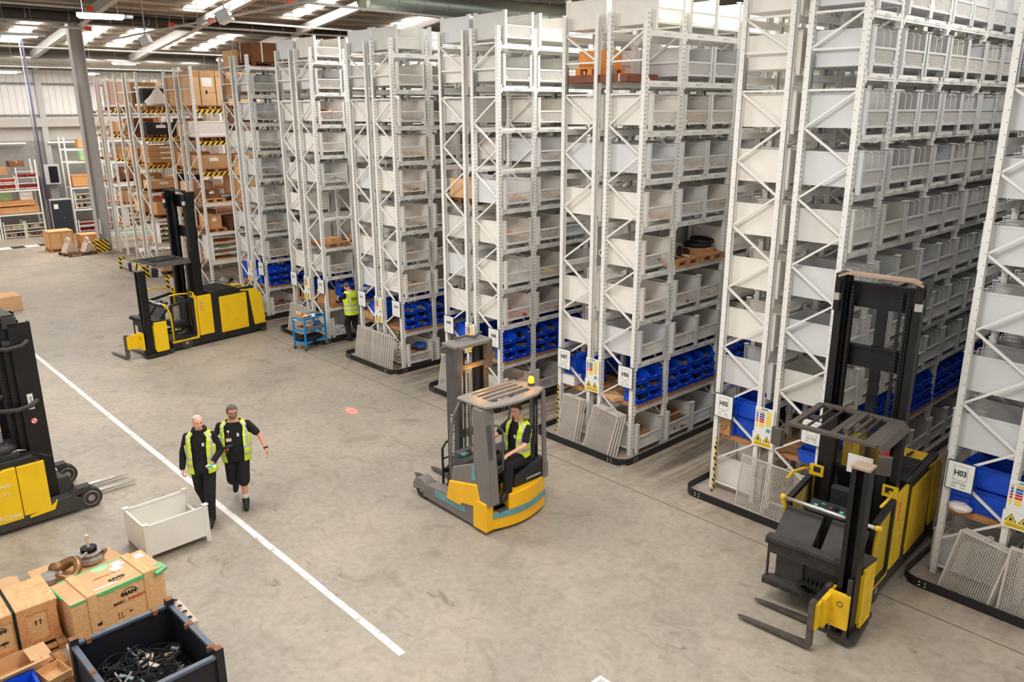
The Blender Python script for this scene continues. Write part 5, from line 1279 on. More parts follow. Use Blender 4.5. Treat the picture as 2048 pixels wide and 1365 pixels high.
    m = MB(); m.mat(truck_kd if guard_open else truck_k); m.prism([(-.18, -1.24), (.10, -1.28), (.16, -1.15), (.12, -.62), (-.3, -.62)], .04, .12, 'z'); m.cyl((.0, -.92, .1), (.0, -.92, 1.0), .06, 12).cyl((.03, -1.25, .12), (.03, -1.25, .95), .03, 10); m.prism([(-.28, -.98), (.08, -.92), (.12, -.62), (-.3, -.6)], .98, 1.02, 'z'); m.build('turret_head', t)
    m = MB(); m.mat(Y_); m.box((.07, -.96, .14), (.12, -.60, .98)).box((.0, -.98, .2), (.12, -.95, .9)); m.build('turret_cover', t, bevel=.012)
    m = MB(); m.mat(Y_); m.box((-.20, -1.30, .26), (.06, -1.25, .74)).box((-.22, -1.48, .30), (-.16, -1.2, .70)).box((-.24, -1.60, .30), (-.20, -1.0, .66))
    m.mat(truck_k).torus((-.05, -1.302, .6), .035, .005, (0, 1, 0), 16, 5); m.build('fork_carriage', t, bevel=.006)
    m = MB(); m.mat(forkm)
    for yy in (-1.60, -1.10):
        m.box((-.30, yy - .05, .05), (-.24, yy + .05, .70))
        m.add([(-.26, yy - .05, .04), (-.26, yy + .05, .04), (-.26, yy + .05, .09), (-.26, yy - .05, .09), (-1.18, yy - .035, .045), (-1.18, yy + .035, .045), (-1.18, yy + .035, .058), (-1.18, yy - .035, .058), (-1.24, yy - .01, .048), (-1.24, yy + .01, .048), (-1.24, yy + .01, .055), (-1.24, yy - .01, .055)],
              [(0, 3, 2, 1), (0, 1, 5, 4), (1, 2, 6, 5), (2, 3, 7, 6), (3, 0, 4, 7), (4, 5, 9, 8), (5, 6, 10, 9), (6, 7, 11, 10), (7, 4, 8, 11), (8, 9, 10, 11)])
        o = m.build('fork', t); m = MB(); m.mat(forkm)
    m = MB(); m.mat(truck_k); m.box((-.32, -1.62, .60), (-.24, -1.08, .66)); m.build('fork_bar', t)
    # wheels
    for x0_, x1_ in ((-.17, -.01), (W + .01, W + .17)):
        m = MB(); m.mat(tyre).cyl((x0_, 0, .175), (x1_, 0, .175), .175, 28); m.mat(castm).cyl((x0_ - .004, 0, .175), (x1_ + .004, 0, .175), .05, 16); m.build('load_wheel', t)
    m = MB(); m.mat(tyre).cyl((W / 2 - .08, 2.2, .16), (W / 2 + .08, 2.2, .16), .16, 24); m.build('drive_wheel', t)
    m = MB(); m.mat(truck_kd)
    for xx in (.03, W - .03):
        for yy in (-.5, 2.5): m = MB(); m.mat(truck_kd).cyl((xx, yy, .06), (xx, yy, .11), .085, 16).build('guide_roller', t)
    return t
turret_truck((7.35, -1.31, 0), R(4.5), 'yellow and black turret truck parked between racks H04 and H03, seen from the front', truck_yd, True)
turret_truck((-11.47, -3.35, 0), R(8), 'yellow and black turret truck seen side on, left of rack H14', truck_y, False)

# ------------------------------------------------------------------ central reach truck (axis along x, forks to -x)
RT = thing('reach_truck', 'grey and yellow reach truck driving across the middle of the floor with a seated driver', 'forklift truck', (2.0, -3.35, 0), R(0))
ox, oy = 2.0, -3.35
def P_(x, y, z): return (x - ox, y - oy, z)
def rbox(m, a, b): m.box(P_(*a), P_(*b)); return m
YN, YF = -4.03, -2.68
# legs
for yn, s2 in ((YN, 1), (YF, -1)):
    m = MB(); m.mat(jgrey); m.prism([(.62 - ox, .08), (2.1 - ox, .04), (2.1 - ox, .44), (1.3 - ox, .38), (.78 - ox, .34), (.62 - ox, .26)], yn - oy, yn + s2 * .22 - oy, 'y'); m.build('support_leg', RT, bevel=.015)
    m = MB(); m.mat(jgrey); m.prism([(.62 + .0 - ox + .0, .2)] + [(.56 - ox + .21 * math.cos(a), .19 + .21 * math.sin(a)) for a in [PI * k_ / 10 for k_ in range(0, 11)]] + [(.35 - ox, .12), (.45 - ox, .17)], yn - .01 * s2 - oy, yn + s2 * .2 - oy, 'y'); m.build('wheel_cover', RT, bevel=.01)
    m = MB(); m.mat(tyre).cyl(P_(.55, yn + s2 * .03, .165), P_(.55, yn + s2 * .16, .165), .165, 26); m.mat(castm).cyl(P_(.55, yn + s2 * .02, .165), P_(.55, yn + s2 * .17, .165), .05, 14); m.build('load_wheel', RT)
    m = MB(); m.mat(jteal); rbox(m, (.98, yn - .006 * s2, .20), (1.78, yn + .002 * s2, .32)); m.build('bumper_strip', RT)
# lower yellow side cover
m = MB(); m.mat(jyel); m.prism([(1.32 - ox, .30), (1.68 - ox, .30), (1.72 - ox, .36), (2.05 - ox, .42), (2.22 - ox, .42), (2.10 - ox, .82), (1.40 - ox, .66)], YN - .03 - oy, YN + .3 - oy, 'y'); m.build('side_cover', RT, bevel=.02); m = MB(); m.mat(jyel); m.prism([(1.32 - ox, .30), (2.22 - ox, .42), (2.10 - ox, .82), (1.40 - ox, .66)], YF - .3 - oy, YF + .03 - oy, 'y'); m.build('side_cover', RT, bevel=.02)
m = MB(); m.mat(jyel).prism([(2.02 - ox, .06), (2.34 - ox, .06), (2.34 - ox, .56), (2.10 - ox, .56), (2.02 - ox, .42)], YN - .035 - oy, YN + .12 - oy, 'y'); m.build('corner_cover', RT, bevel=.015)
m = MB(); m.mat(jgrey2).box(P_(1.35, YN + .05, .08), P_(2.2, YF - .05, .42)); m.build('underbody', RT)
# rear yellow bumper body, curved in plan
def arcplan(x0, bulge, y0, y1, n=10): return [(x0 + bulge * math.sin(PI * i / n) - ox, y0 + (y1 - y0) * i / n - oy) for i in range(n + 1)]
ap = arcplan(2.28, .16, YN, YF)
m = MB(); m.mat(jyel); m.prism([(2.06 - ox, YN - .006 - oy)] + ap + [(2.06 - ox, YF + .006 - oy)], .05, .34, 'z'); m.build('rear_bumper', RT, bevel=.02)
m = MB(); m.mat(jteal)
m.prism([(x + .012, y) for x, y in ap] + [(x - .02, y) for x, y in ap[::-1]], .25, .345, 'z'); m.build('bumper_strip', RT)
m = MB(); m.mat(jyel); m.prism([(2.0 - ox, YN - oy)] + [(x - .0, y) for x, y in ap[:2]] + [(2.2 - ox, -3.80 - oy), (2.0 - ox, -3.74 - oy)], .34, .56, 'z')
m.prism([(x, y) for x, y in ap[3:]] + [(2.0 - ox, YF - oy), (2.0 - ox, -3.5 - oy)], .34, .62, 'z'); m.build('rear_cover', RT, bevel=.02)
m = MB(); m.mat(jgrey2); rbox(m, (1.9, -3.80, .33), (2.38, -3.42, .36)); m.build('step_mat', RT)
# grey body side shell + pillars
m = MB(); m.mat(jgrey); m.prism([(1.42 - ox, .60), (2.16 - ox, .76), (2.36 - ox, .62), (2.36 - ox, 1.0), (2.24 - ox, 2.12), (2.0 - ox, 2.12), (2.0 - ox, 1.15), (1.46 - ox, .92)], YN - oy, YN + .07 - oy, 'y')
m.prism([(2.12 - ox, .56), (2.38 - ox, .5), (2.24 - ox, 2.12), (2.02 - ox, 2.12)], YN - .01 - oy, YN + .24 - oy, 'y'); m.build('side_shell', RT, bevel=.025)
m = MB(); m.mat(jgrey2); m.bar(P_(2.310, YN + .11, 1.28), P_(2.262, YN + .11, 1.85), .11, .016, (0, 1, 0)) if False else m.add([P_(2.318, YN + .05, 1.28), P_(2.318, YN + .16, 1.28), P_(2.270, YN + .16, 1.85), P_(2.270, YN + .05, 1.85)], [(0, 1, 2, 3)]); m.build('pillar_slot', RT)
m = MB(); m.mat(jgrey); m.prism([(1.4 - ox, .60), (2.36 - ox, .62), (2.36 - ox, .9), (1.44 - ox, .9)], YF - .07 - oy, YF - oy, 'y')
for x0_ in (2.22, ): m.add([P_(x0_ + .06, YF - .08, .6), P_(x0_ + .12, YF - .08, .6), P_(x0_ + .06, YF - .06, 2.14), P_(x0_ - .0, YF - .06, 2.14), P_(x0_ + .06, YF, .6), P_(x0_ + .12, YF, .6), P_(x0_ + .06, YF, 2.14), P_(x0_ - .0, YF, 2.14)], [(0, 1, 2, 3), (4, 7, 6, 5), (0, 4, 5, 1), (1, 5, 6, 2), (2, 6, 7, 3), (3, 7, 4, 0)])
m.build('side_shell', RT, bevel=.015)
m = MB(); m.mat(jgrey); m.tube([P_(1.42, YN + .03, .62), P_(1.40, YN + .03, 1.3), P_(1.48, YN + .04, 1.8), P_(1.66, YN + .06, 2.14)], .022); m.tube([P_(1.42, YF - .03, .62), P_(1.40, YF - .03, 1.3), P_(1.48, YF - .04, 1.8), P_(1.66, YF - .06, 2.14)], .022)
m.mat(jgrey2).tube([P_(2.2, YF - .25, .9), P_(2.2, YF - .25, 2.1)], .03); m.build('front_pillar', RT, smooth=True)
m = MB(); m.mat(truck_k); m.add([P_(2.1, YF - .14, .75), P_(2.22, YF - .14, .75), P_(2.18, YF - .12, 2.1), P_(2.0, YF - .12, 2.1), P_(2.1, YF - .11, .75), P_(2.22, YF - .11, .75), P_(2.18, YF - .09, 2.1), P_(2.0, YF - .09, 2.1)], [(0, 1, 2, 3), (4, 7, 6, 5), (0, 4, 5, 1), (1, 5, 6, 2), (2, 6, 7, 3), (3, 7, 4, 0)]); m.build('inner_panel', RT)
m = MB(); m.mat(glass).add([P_(1.45, YN + .03, .9), P_(1.98, YN + .03, 1.16), P_(1.98, YN + .03, 2.1), P_(1.68, YN + .05, 2.1), P_(1.44, YN + .03, 1.6)], [(0, 1, 2, 3, 4)]); m.build('side_screen', RT)
# roof guard
m = MB(); m.mat(jroof); z = 2.12
rp = [(1.60, YN + .03), (2.06, YN - .02), (2.26, YN + .04), (2.36, -3.72), (2.40, -3.35), (2.36, -2.95), (2.26, YF + .02), (2.02, YF + .02), (1.62, YF + .02)]
inn = [(1.66, YN + .30), (2.08, YN + .30), (2.16, -3.5), (2.16, -3.05), (2.05, YF - .18), (1.66, YF - .18)]
m.box(P_(1.60, YN + .02, z), P_(2.2, YN + .28, z + .05)); m.prism([(x - ox, y - oy) for x, y in [(2.10, YN + .0), (2.26, YN + .05), (2.37, -3.72), (2.41, -3.35), (2.37, -2.95), (2.24, YF), (2.10, YF), (2.18, -3.0), (2.20, -3.35), (2.18, -3.7)]], z, z + .055, 'z')
m.box(P_(1.60, YF - .2, z), P_(2.2, YF, z + .05)).box(P_(1.58, YN + .06, z), P_(1.66, YF - .05, z + .05)); m.build('roof_guard', RT, bevel=.02)
m = MB(); m.mat(jroof)
for x_ in (1.72, 1.86, 2.0): m = MB(); m.mat(jroof).box(P_(x_, YN + .2, z + .01), P_(x_ + .05, YF - .1, z + .045)).build('roof_bar', RT)
# mast
m = MB(); m.mat(jgrey2)
for yn, s2 in ((-3.66, 1), (-2.98, -1)):
    m.box(P_(.90, yn, .12), P_(1.20, yn + s2 * .02, 2.78)); m.box(P_(.90, yn, .12), P_(.92, yn + s2 * .09, 2.78)); m.box(P_(1.18, yn, .12), P_(1.20, yn + s2 * .09, 2.78))
    m.mat(mast_k).box(P_(.97, yn + s2 * .06, .12), P_(1.15, yn + s2 * .075, 2.75)).box(P_(1.0, yn + s2 * .12, .12), P_(1.12, yn + s2 * .135, 2.70)).mat(jgrey2)
m.build('mast_rail', RT)
m = MB(); m.mat(jgrey2); m.box(P_(1.18, -3.66, 2.42), P_(1.22, -2.98, 2.50)).box(P_(.96, -3.60, 1.1), P_(1.0, -3.04, 1.25)); m.mat(amber if False else jgrey2); m.prism([(1.16 - ox, 2.36), (1.26 - ox, 2.36), (1.26 - ox, 2.84), (1.16 - ox, 2.84)], -3.70 - oy, -3.58 - oy, 'y'); m.prism([(1.16 - ox, 2.36), (1.26 - ox, 2.36), (1.26 - ox, 2.84), (1.16 - ox, 2.84)], -3.06 - oy, -2.94 - oy, 'y'); m.build('cross_beam', RT)
m = MB(); m.mat(jgrey); m.prism([(.86 - ox, -3.72 - oy), (1.24 - ox, -3.72 - oy), (1.28 - ox, -3.6 - oy), (1.28 - ox, -3.04 - oy), (1.24 - ox, -2.92 - oy), (.86 - ox, -2.92 - oy)], 2.80, 2.86, 'z'); m.build('mast_head', RT, bevel=.015)
m = MB(); m.mat(jgrey2); m.tube([P_(.95, -3.5, 2.9), P_(1.0, -3.3, 2.92), P_(1.1, -3.2, 2.9), P_(1.05, -3.0, 2.94)], .025); m.build('hose', RT, smooth=True)
m = MB(); m.mat(darkm); 
for yy in (-3.42, -3.22): m = MB(); m.mat(darkm); chain(m, 1.08 - ox, yy - oy, .3, 2.7); m.build('lift_chain', RT)
m = MB(); m.mat(chrome).cyl(P_(1.08, -3.32, .3), P_(1.08, -3.32, 2.3), .04, 12); m.build('lift_cylinder', RT)
text('UNGHEINRICH', .13, white, RT, P_(1.05, -3.664, 1.24), (PI / 2, R(-90) * -1, 0) if False else (R(90), R(-90), 0), bold=.003, sx=.85)
text('J', .16, signr, RT, P_(1.05, -3.6655, .74), (R(90), R(-90), 0), bold=.006)
for i in range(2):
    m = MB(); m.mat(white).cyl(P_(1.02, -3.661, .44 - i * .1), P_(1.02, -3.666, .44 - i * .1), .035, 14); m.mat(signr).torus(P_(1.02, -3.667, .44 - i * .1), .03, .006, (0, 1, 0), 14, 5); m.build('warning_disc', RT)
# carriage, load guard, forks
m = MB(); m.mat(truck_k); m.box(P_(.82, -3.72, .16), P_(.88, -2.92, .26)).box(P_(.82, -3.72, .50), P_(.88, -2.92, .58)); m.tube([P_(.84, -3.74, .12), P_(.84, -3.74, .95), P_(.84, -3.66, 1.05), P_(.84, -3.0, 1.05), P_(.84, -2.92, .95), P_(.84, -2.92, .12)], .022); m.bar(P_(.84, -3.74, .76), P_(.84, -2.92, .76), .02, .02); m.build('load_guard', RT, smooth=False)
for yy in (-3.55, -3.17):
    m = MB(); m.mat(forkm).box(P_(.78, yy - .05, .05), P_(.84, yy + .05, .58)); m.add([P_(.8, yy - .05, .04), P_(.8, yy + .05, .04), P_(.8, yy + .05, .10), P_(.8, yy - .05, .10), P_(-.18, yy - .045, .05), P_(-.18, yy + .045, .05), P_(-.18, yy + .045, .065), P_(-.18, yy - .045, .065), P_(-.27, yy - .015, .052), P_(-.27, yy + .015, .052), P_(-.27, yy + .015, .06), P_(-.27, yy - .015, .06)],
              [(0, 3, 2, 1), (0, 1, 5, 4), (1, 2, 6, 5), (2, 3, 7, 6), (3, 0, 4, 7), (4, 5, 9, 8), (5, 6, 10, 9), (6, 7, 11, 10), (7, 4, 8, 11), (8, 9, 10, 11)]); m.build('fork', RT)
# cabin interior
m = MB(); m.mat(seatm); m.prism([(-3.42 - oy, .34), (-2.72 - oy, .34), (-2.72 - oy, .98), (-3.0 - oy, .92), (-3.40 - oy, .80)], 1.62 - ox, 2.30 - ox, 'x'); m.build('battery_cover', RT, bevel=.04)
text('JUNGHEINRICH', .05, white, RT, P_(2.335, -3.0, .72), (R(90), 0, R(90)), sx=.9)
m = MB(); m.mat(seatm); m.box(P_(1.78, -3.35, .88), P_(2.22, -2.95, .99)); m.box(P_(1.76, -2.98, .95), P_(2.24, -2.86, 1.62)); m.build('seat', RT, bevel=.035)
m = MB(); m.mat(jgrey2); m.box(P_(1.30, YN + .08, .42), P_(1.62, YF - .08, .95)).box(P_(1.42, YN + .08, .9), P_(1.72, -3.2, 1.06)).box(P_(1.42, YN + .08, 1.0), P_(1.55, -3.3, 1.16)); m.build('dashboard', RT, bevel=.02)
m = MB(); m.mat(jgrey2); m.torus(P_(1.68, -3.66, 1.22), .10, .014, (.3, 0, 1), 20, 8); m.cyl(P_(1.66, -3.66, 1.05), P_(1.68, -3.66, 1.2), .02, 8); m.cyl(P_(2.02, -3.62, 1.02), P_(2.02, -3.62, 1.1), .03, 10); m.box(P_(1.85, -3.74, .92), P_(2.2, -3.5, 1.02)); m.mat(jteal).box(P_(1.6, -3.95, 1.16), P_(1.7, -3.86, 1.18)).build('steering_wheel', RT, smooth=False)
m = MB(); m.mat(jgrey2); m.box(P_(1.3, YN + .08, .30), P_(2.28, YF - .08, .36)); m.build('cabin_floor', RT)
m = MB(); m.mat(jgrey2); m.tube([P_(2.28, -3.70, 1.0), P_(2.33, -3.68, 1.05), P_(2.33, -3.68, 1.70), P_(2.27, -3.74, 1.80), P_(2.24, -3.80, 1.80)], .018); m.tube([P_(2.2, -2.84, 1.2), P_(2.2, -2.84, 1.9)], .018); m.build('grab_handle', RT, smooth=True)
m = MB(); m.mat(jteal).add([P_(1.97, YN - .005, .86), P_(2.07, YN - .005, .88), P_(2.05, YN - .005, 1.12), P_(1.98, YN - .005, 1.14)], [(0, 1, 2, 3)]); m.build('teal_decal', RT)
# beacon
m = MB(); m.mat(jgrey2).cyl(P_(2.02, -2.76, 2.17), P_(2.02, -2.76, 2.22), .06, 16); b_ = m.build('beacon_base', RT)
m = MB(); m.mat(amber).cyl(P_(2.02, -2.76, 2.22), P_(2.02, -2.76, 2.30), .05, 16, .045).ell(P_(2.02, -2.76, 2.30), (.045, .045, .03)); m.build('beacon', b_, smooth=True)
d_ = bpy.data.lights.new('beacon_light', 'POINT'); d_.energy = 2.5; d_.color = (1, .45, .08); d_.shadow_soft_size = .06
o = bpy.data.objects.new('beacon_light', d_); COL.objects.link(o); o.location = (1.98, -2.78, 2.42)
d_ = bpy.data.lights.new('beacon_light', 'POINT'); d_.energy = 6; d_.color = (1, .42, .06); d_.shadow_soft_size = .05  # extra orange light added by the mast, apart from the beacon lens
o = bpy.data.objects.new('beacon_light', d_); COL.objects.link(o); o.location = (1.35, -3.3, 2.34)
m = MB(); m.mat(jgrey2); m.cbox(P_(1.66, -2.72, 2.28), (.16, .12, .1)); m.tube([P_(1.6, -2.7, 2.15), P_(1.6, -2.7, 2.3)], .015); m.build('work_light', RT)
m = MB(); m.mat(tyre); m.cyl(P_(2.0, -3.45, .13), P_(2.0, -3.25, .13), .13, 24); m.cyl(P_(2.22, -3.92, .05), P_(2.28, -3.72, .05), .05, 12); m.build('drive_wheel', RT)
# red floor spot thrown ahead of the reach truck
d_ = bpy.data.lights.new('safety_spot', 'SPOT'); d_.energy = 9000; d_.color = (1, .03, .01); d_.spot_size = R(2.6); d_.spot_blend = .35; d_.shadow_soft_size = .01
o = bpy.data.objects.new('safety_spot', d_); COL.objects.link(o); o.location = (.80, -3.30, 2.9); o.rotation_euler = (Vector((-3.98, -2.61, 0)) - o.location).to_track_quat('-Z', 'Y').to_euler()

# ------------------------------------------------------------------ left foreground reach truck (forks to +y)
LT = thing('reach_truck', 'yellow and black reach truck cut off by the left picture edge, forks pointing away', 'forklift truck', (-3.05, -8.34, 0), R(2))
for x in (-.17, -1.45):
    m = MB(); m.mat(truck_kd); m.prism([(-2.3, .06), (-.15, .06), (-.12, .22), (-.3, .34), (-2.3, .26)], x - .02, x + .2, 'x'); m.build('support_leg', LT, bevel=.01)
    m = MB(); m.mat(tyre).cyl((x + .02, 0, .18), (x + .16, 0, .18), .18, 28); m.mat(castm).cyl((x + .0, 0, .18), (x + .175, 0, .18), .055, 16).torus((x + .165, 0, .18), .12, .008, (1, 0, 0), 20, 5); m.build('load_wheel', LT)
    m = MB(); m.mat(truck_kd); m.prism([(-.35, .3), (-.2, .42), (.02, .42), (.02, .36), (-.2, .3)], x + .0, x + .18, 'x'); m.build('wheel_cover', LT, bevel=.01)
m = MB(); m.mat(truck_y); m.box((.0, -1.02, .24), (.04, -.62, 1.10)); m.build('side_panel', LT, bevel=.012)
m = MB(); m.mat(truck_y); m.prism([(-2.5, .2), (-1.03, .2), (-1.03, 1.10), (-1.2, 1.10), (-1.32, 1.05), (-1.42, .95), (-2.5, .9)], -.3, .035, 'x'); m.build('side_panel', LT, bevel=.015)
m = MB(); m.mat(truck_y); m.prism([(-.95, .18), (-.58, .2), (-.52, .34), (-.62, .28), (-.95, .22)], -.02, .045, 'x'); m.build('lower_trim', LT)
m = MB(); m.mat(truck_k); m.box((-1.42, -2.5, .2), (-.02, -.66, 1.12)); m.build('body_core', LT, bevel=.02)
m = MB(); m.mat(truck_k); m.box((-1.40, -2.4, 1.1), (-.02, -.7, 1.22)).box((-.30, -1.8, 1.2), (-.04, -.9, 1.32)); m.build('top_cover', LT, bevel=.03)
m = MB(); m.mat(seatm); m.ell((-.2, -1.2, 1.36), (.18, .3, .12)).ell((-.3, -1.7, 1.4), (.26, .3, .14)); m.mat(chrome).tube([(-.06, -1.05, 1.32), (-.02, -.95, 1.36), (-.04, -.82, 1.32)], .01); m.mat(truck_k)
for i in range(4): m.cyl((-.2, -1.42 + i * .08, 1.44), (-.2, -1.42 + i * .08, 1.54), .012, 8); m.ell((-.2, -1.42 + i * .08, 1.55), (.02, .02, .03), nu=8, nv=6)
m.mat(redp).ell((-.16, -1.05, 1.45), (.03, .02, .015), nu=8, nv=6); m.build('control_console', LT, smooth=True)
m = MB(); m.mat(truck_k); m.tube([(-.02, -.75, 1.22), (.08, -.66, 1.24), (.14, -.58, 1.20), (.10, -.50, 1.16)], .012); m.build('hose', LT, smooth=True)
m = MB(); m.mat(truck_kd); m.box((-.5, -1.95, 2.08), (-.1, -1.45, 2.14)).box((-.5, -1.95, 1.9), (-.12, -1.5, 2.08)); m.build('overhead_guard', LT, bevel=.03)
m = MB(); m.mat(mast_k)
for xo, s2 in ((-.20, -1), (-1.22, 1)):
    m.box((xo, -.74, .12), (xo + s2 * .02, -.42, 3.36)).box((xo, -.44, .12), (xo + s2 * .12, -.42, 3.36)).box((xo, -.74, .12), (xo + s2 * .12, -.72, 3.36))
    m.box((xo + s2 * .08, -.84, .12), (xo + s2 * .10, -.56, 3.40)).box((xo + s2 * .15, -.92, .12), (xo + s2 * .17, -.66, 3.42))
m.build('mast_rail', LT)
m = MB(); m.mat(truck_kd); m.box((-1.22, -.80, 3.30), (-.20, -.60, 3.46)).box((-1.22, -.84, 3.02), (-.2, -.72, 3.10))
for pp, r_ in (([(-.19, -.5, 2.06), (-.15, -.6, 2.0), (-.15, -.8, 1.97), (-.2, -1.0, 1.98), (-.32, -1.12, 2.0), (-.48, -1.12, 2.03), (-.6, -1.0, 2.08), (-.62, -.85, 2.1)], .038), ([(-.19, -.5, 3.06), (-.15, -.6, 3.0), (-.15, -.8, 2.98), (-.2, -.98, 3.0), (-.36, -1.06, 3.02), (-.5, -1.05, 3.05)], .034)): m_2 = MB(); m_2.mat(truck_kd).tube(pp, r_, 12).build('hose_loop', LT, smooth=True)
m.box((-.6, -.95, 3.38), (-.25, -.62, 3.5)).cyl((-.5, -.9, 3.4), (-.5, -.9, 3.58), .04, 10); m.build('mast_head', LT, smooth=False)
for a_ in ((-.34, -.86), (-.50, -.9)): m = MB(); m.mat(darkm); chain(m, a_[0], a_[1], .6, 3.3); m.build('lift_chain', LT)
m = MB(); m.mat(white).box((-.199, -.64, 1.92), (-.196, -.56, 2.18)); m.build('number_plate', LT)
text('80700M', .05, ink, LT, (-.195, -.60, 2.05), (R(90), R(90), R(90)))
m = MB(); m.mat(white).cyl((-.198, -.6, 1.72), (-.194, -.6, 1.72), .05, 16); m.mat(signr).torus((-.193, -.6, 1.72), .045, .007, (1, 0, 0), 16, 5); m.bar((-.192, -.63, 1.75), (-.192, -.57, 1.69), .006, .01); m.build('warning_disc', LT)
m = MB(); m.mat(truck_kd); m.box((-1.15, -.42, .2), (-.25, -.32, .62)).prism([(-.42, .1), (-.1, .1), (-.14, .3), (-.24, .62), (-.42, .62)], -.34, -.2, 'x'); m.prism([(-.42, .1), (-.1, .1), (-.14, .3), (-.24, .62), (-.42, .62)], -1.2, -1.08, 'x'); m.build('carriage', LT, bevel=.01)
for xx in (-.42, -.80):
    m = MB(); m.mat(forkl); m.box((xx - .05, -.32, .06), (xx + .05, -.27, .55)); m.add([(xx - .05, -.3, .06), (xx + .05, -.3, .06), (xx + .05, -.3, .11), (xx - .05, -.3, .11), (xx - .045, .80, .08), (xx + .045, .80, .08), (xx + .045, .80, .095), (xx - .045, .80, .095), (xx - .02, .90, .085), (xx + .02, .90, .085), (xx + .02, .9, .092), (xx - .02, .9, .092)],
              [(0, 3, 2, 1), (0, 1, 5, 4), (1, 2, 6, 5), (2, 3, 7, 6), (3, 0, 4, 7), (4, 5, 9, 8), (5, 6, 10, 9), (6, 7, 11, 10), (7, 4, 8, 11), (8, 9, 10, 11)]); m.build('fork', LT)
text('Linde', .10, white, LT, (.042, -1.26, .84), (R(90), 0, R(90)), shear=.4); text('R X S', .07, white, LT, (.042, -1.26, .70), (R(90), 0, R(90)), shear=.2); text('ACtive', .12, white, LT, (.042, -1.24, .30), (R(90), 0, R(90)), shear=.3)

# ------------------------------------------------------------------ blue trolley
TR = thing('picking_trolley', 'blue three tier picking trolley with trays beside the picker', 'trolley', (-8.88, -1.02, 0), R(20))
A = Vector((-8.88, -1.02, 0))
tl = (.38, .82)
# long side runs away along aisle direction
TRx0, TRx1, TRy0, TRy1 = -.5, 0, 0, .82
TR.rotation_euler = (0, 0, R(14))
m = MB(); m.mat(trolleyb)
for x in (TRx0, TRx1 - .04):
    for y in (TRy0, TRy1 - .04): m = MB(); m.mat(trolleyb).box((x, y, .12), (x + .04, y + .04, .92)).build('upright', TR)
for z in (.20, .55, .88):
    m = MB(); m.mat(trolleyb).box((TRx0, TRy0, z), (TRx0 + .03, TRy1, z + .05)).box((TRx1 - .03, TRy0, z), (TRx1, TRy1, z + .05)).box((TRx0, TRy0, z), (TRx1, TRy0 + .03, z + .05)).box((TRx0, TRy1 - .03, z), (TRx1, TRy1, z + .05)); m.mat(card).box((TRx0 + .03, TRy0 + .03, z + .01), (TRx1 - .03, TRy1 - .03, z + .02)); m.build('shelf', TR)
m = MB(); m.mat(chrome).tube([(TRx0 - .01, TRy0, .9), (TRx0 - .02, TRy0 - .08, .91), (TRx1 - .2, TRy0 - .1, .91), (TRx1 - .15, TRy0, .9)], .012); m.build('push_handle', TR, smooth=True)
for x in (TRx0 + .02, TRx1 - .02):
    for y in (TRy0 + .03, TRy1 - .03):
        m = MB(); m.mat(tyre).cyl((x - .015, y, .05), (x + .015, y, .05), .05, 14); m.mat(galv).box((x - .02, y - .02, .05), (x + .02, y + .02, .12)); m.build('castor', TR)
def on_tr(x, y, z):
    v = TR.matrix_basis @ Vector((x, y, z)) if False else Matrix.Rotation(R(14), 4, 'Z') @ Vector((x, y, z)); return (v.x - 8.88, v.y - 1.02, v.z)
p = on_tr(-.25, .2, .905); carton(*p, .34, .3, .08, 'open shallow tray box on the top shelf of the blue trolley', card, open_=True, rz=R(14))
p = on_tr(-.36, .14, .98); m = MB(); m.mat(mat('cream_card', (240, 226, 170), .7)).cbox((0, 0, .05), (.16, .02, .12), (.3, 0, .3)); tag(m.build('card_sheet', loc=p), 'cream card standing up on the blue trolley', 'card')
p = on_tr(-.22, .5, .905); m = MB(); m.mat(white).cbox((0, 0, .012), (.24, .26, .02), (0, 0, .2)).cbox((.02, -.15, .04), (.2, .18, .02), (.1, 0, .7)); tag(m.build('paper_sheets', loc=p), 'white papers on the top shelf of the blue trolley', 'paper')
p = on_tr(-.1, .6, .905); m = MB(); m.mat(darkm).ell((0, 0, .03), (.05, .09, .03)).ell((.03, .09, .03), (.035, .06, .025)); tag(m.build('hand_scanner', loc=p, smooth=True), 'black hand scanner lying on the top of the blue trolley', 'scanner')
p = on_tr(-.25, .22, .575); carton(*p, .36, .34, .08, 'shallow tray box at the left of the middle trolley shelf', card, open_=True, rz=R(14))
p = on_tr(-.25, .6, .575); carton(*p, .36, .32, .07, 'shallow tray box at the right of the middle trolley shelf', card, open_=True, rz=R(14))
p = on_tr(-.25, .6, .66); m = MB(); m.mat(mat('blue_cloth', (40, 120, 220), .6, 0, .1, 8, .4)).ell((0, 0, 0), (.15, .12, .05), j_=.16).ell((.05, .08, .02), (.1, .08, .05), j_=.16); tag(m.build('blue_cloth', loc=p, smooth=True), 'bright blue cloth on the middle shelf of the trolley', 'cloth')
p = on_tr(-.28, .38, .66); m = MB(); m.mat(plastic_w).ell((0, 0, 0), (.15, .14, .06), j_=.16).ell((0, .1, .04), (.09, .1, .05), j_=.16); tag(m.build('plastic_bag', loc=p, smooth=True), 'clear plastic bag on the middle shelf of the trolley', 'bag')
p = on_tr(-.26, .42, .23); m = MB(); m.mat(blackc).ell((0, 0, .08), (.22, .36, .08), j_=.13).ell((.2, -.1, .02), (.1, .2, .12), j_=.13).ell((-.05, -.3, .06), (.2, .12, .06), j_=.13); tag(m.build('black_jacket', loc=p, smooth=True), 'black jacket heaped on the bottom shelf of the blue trolley', 'jacket')
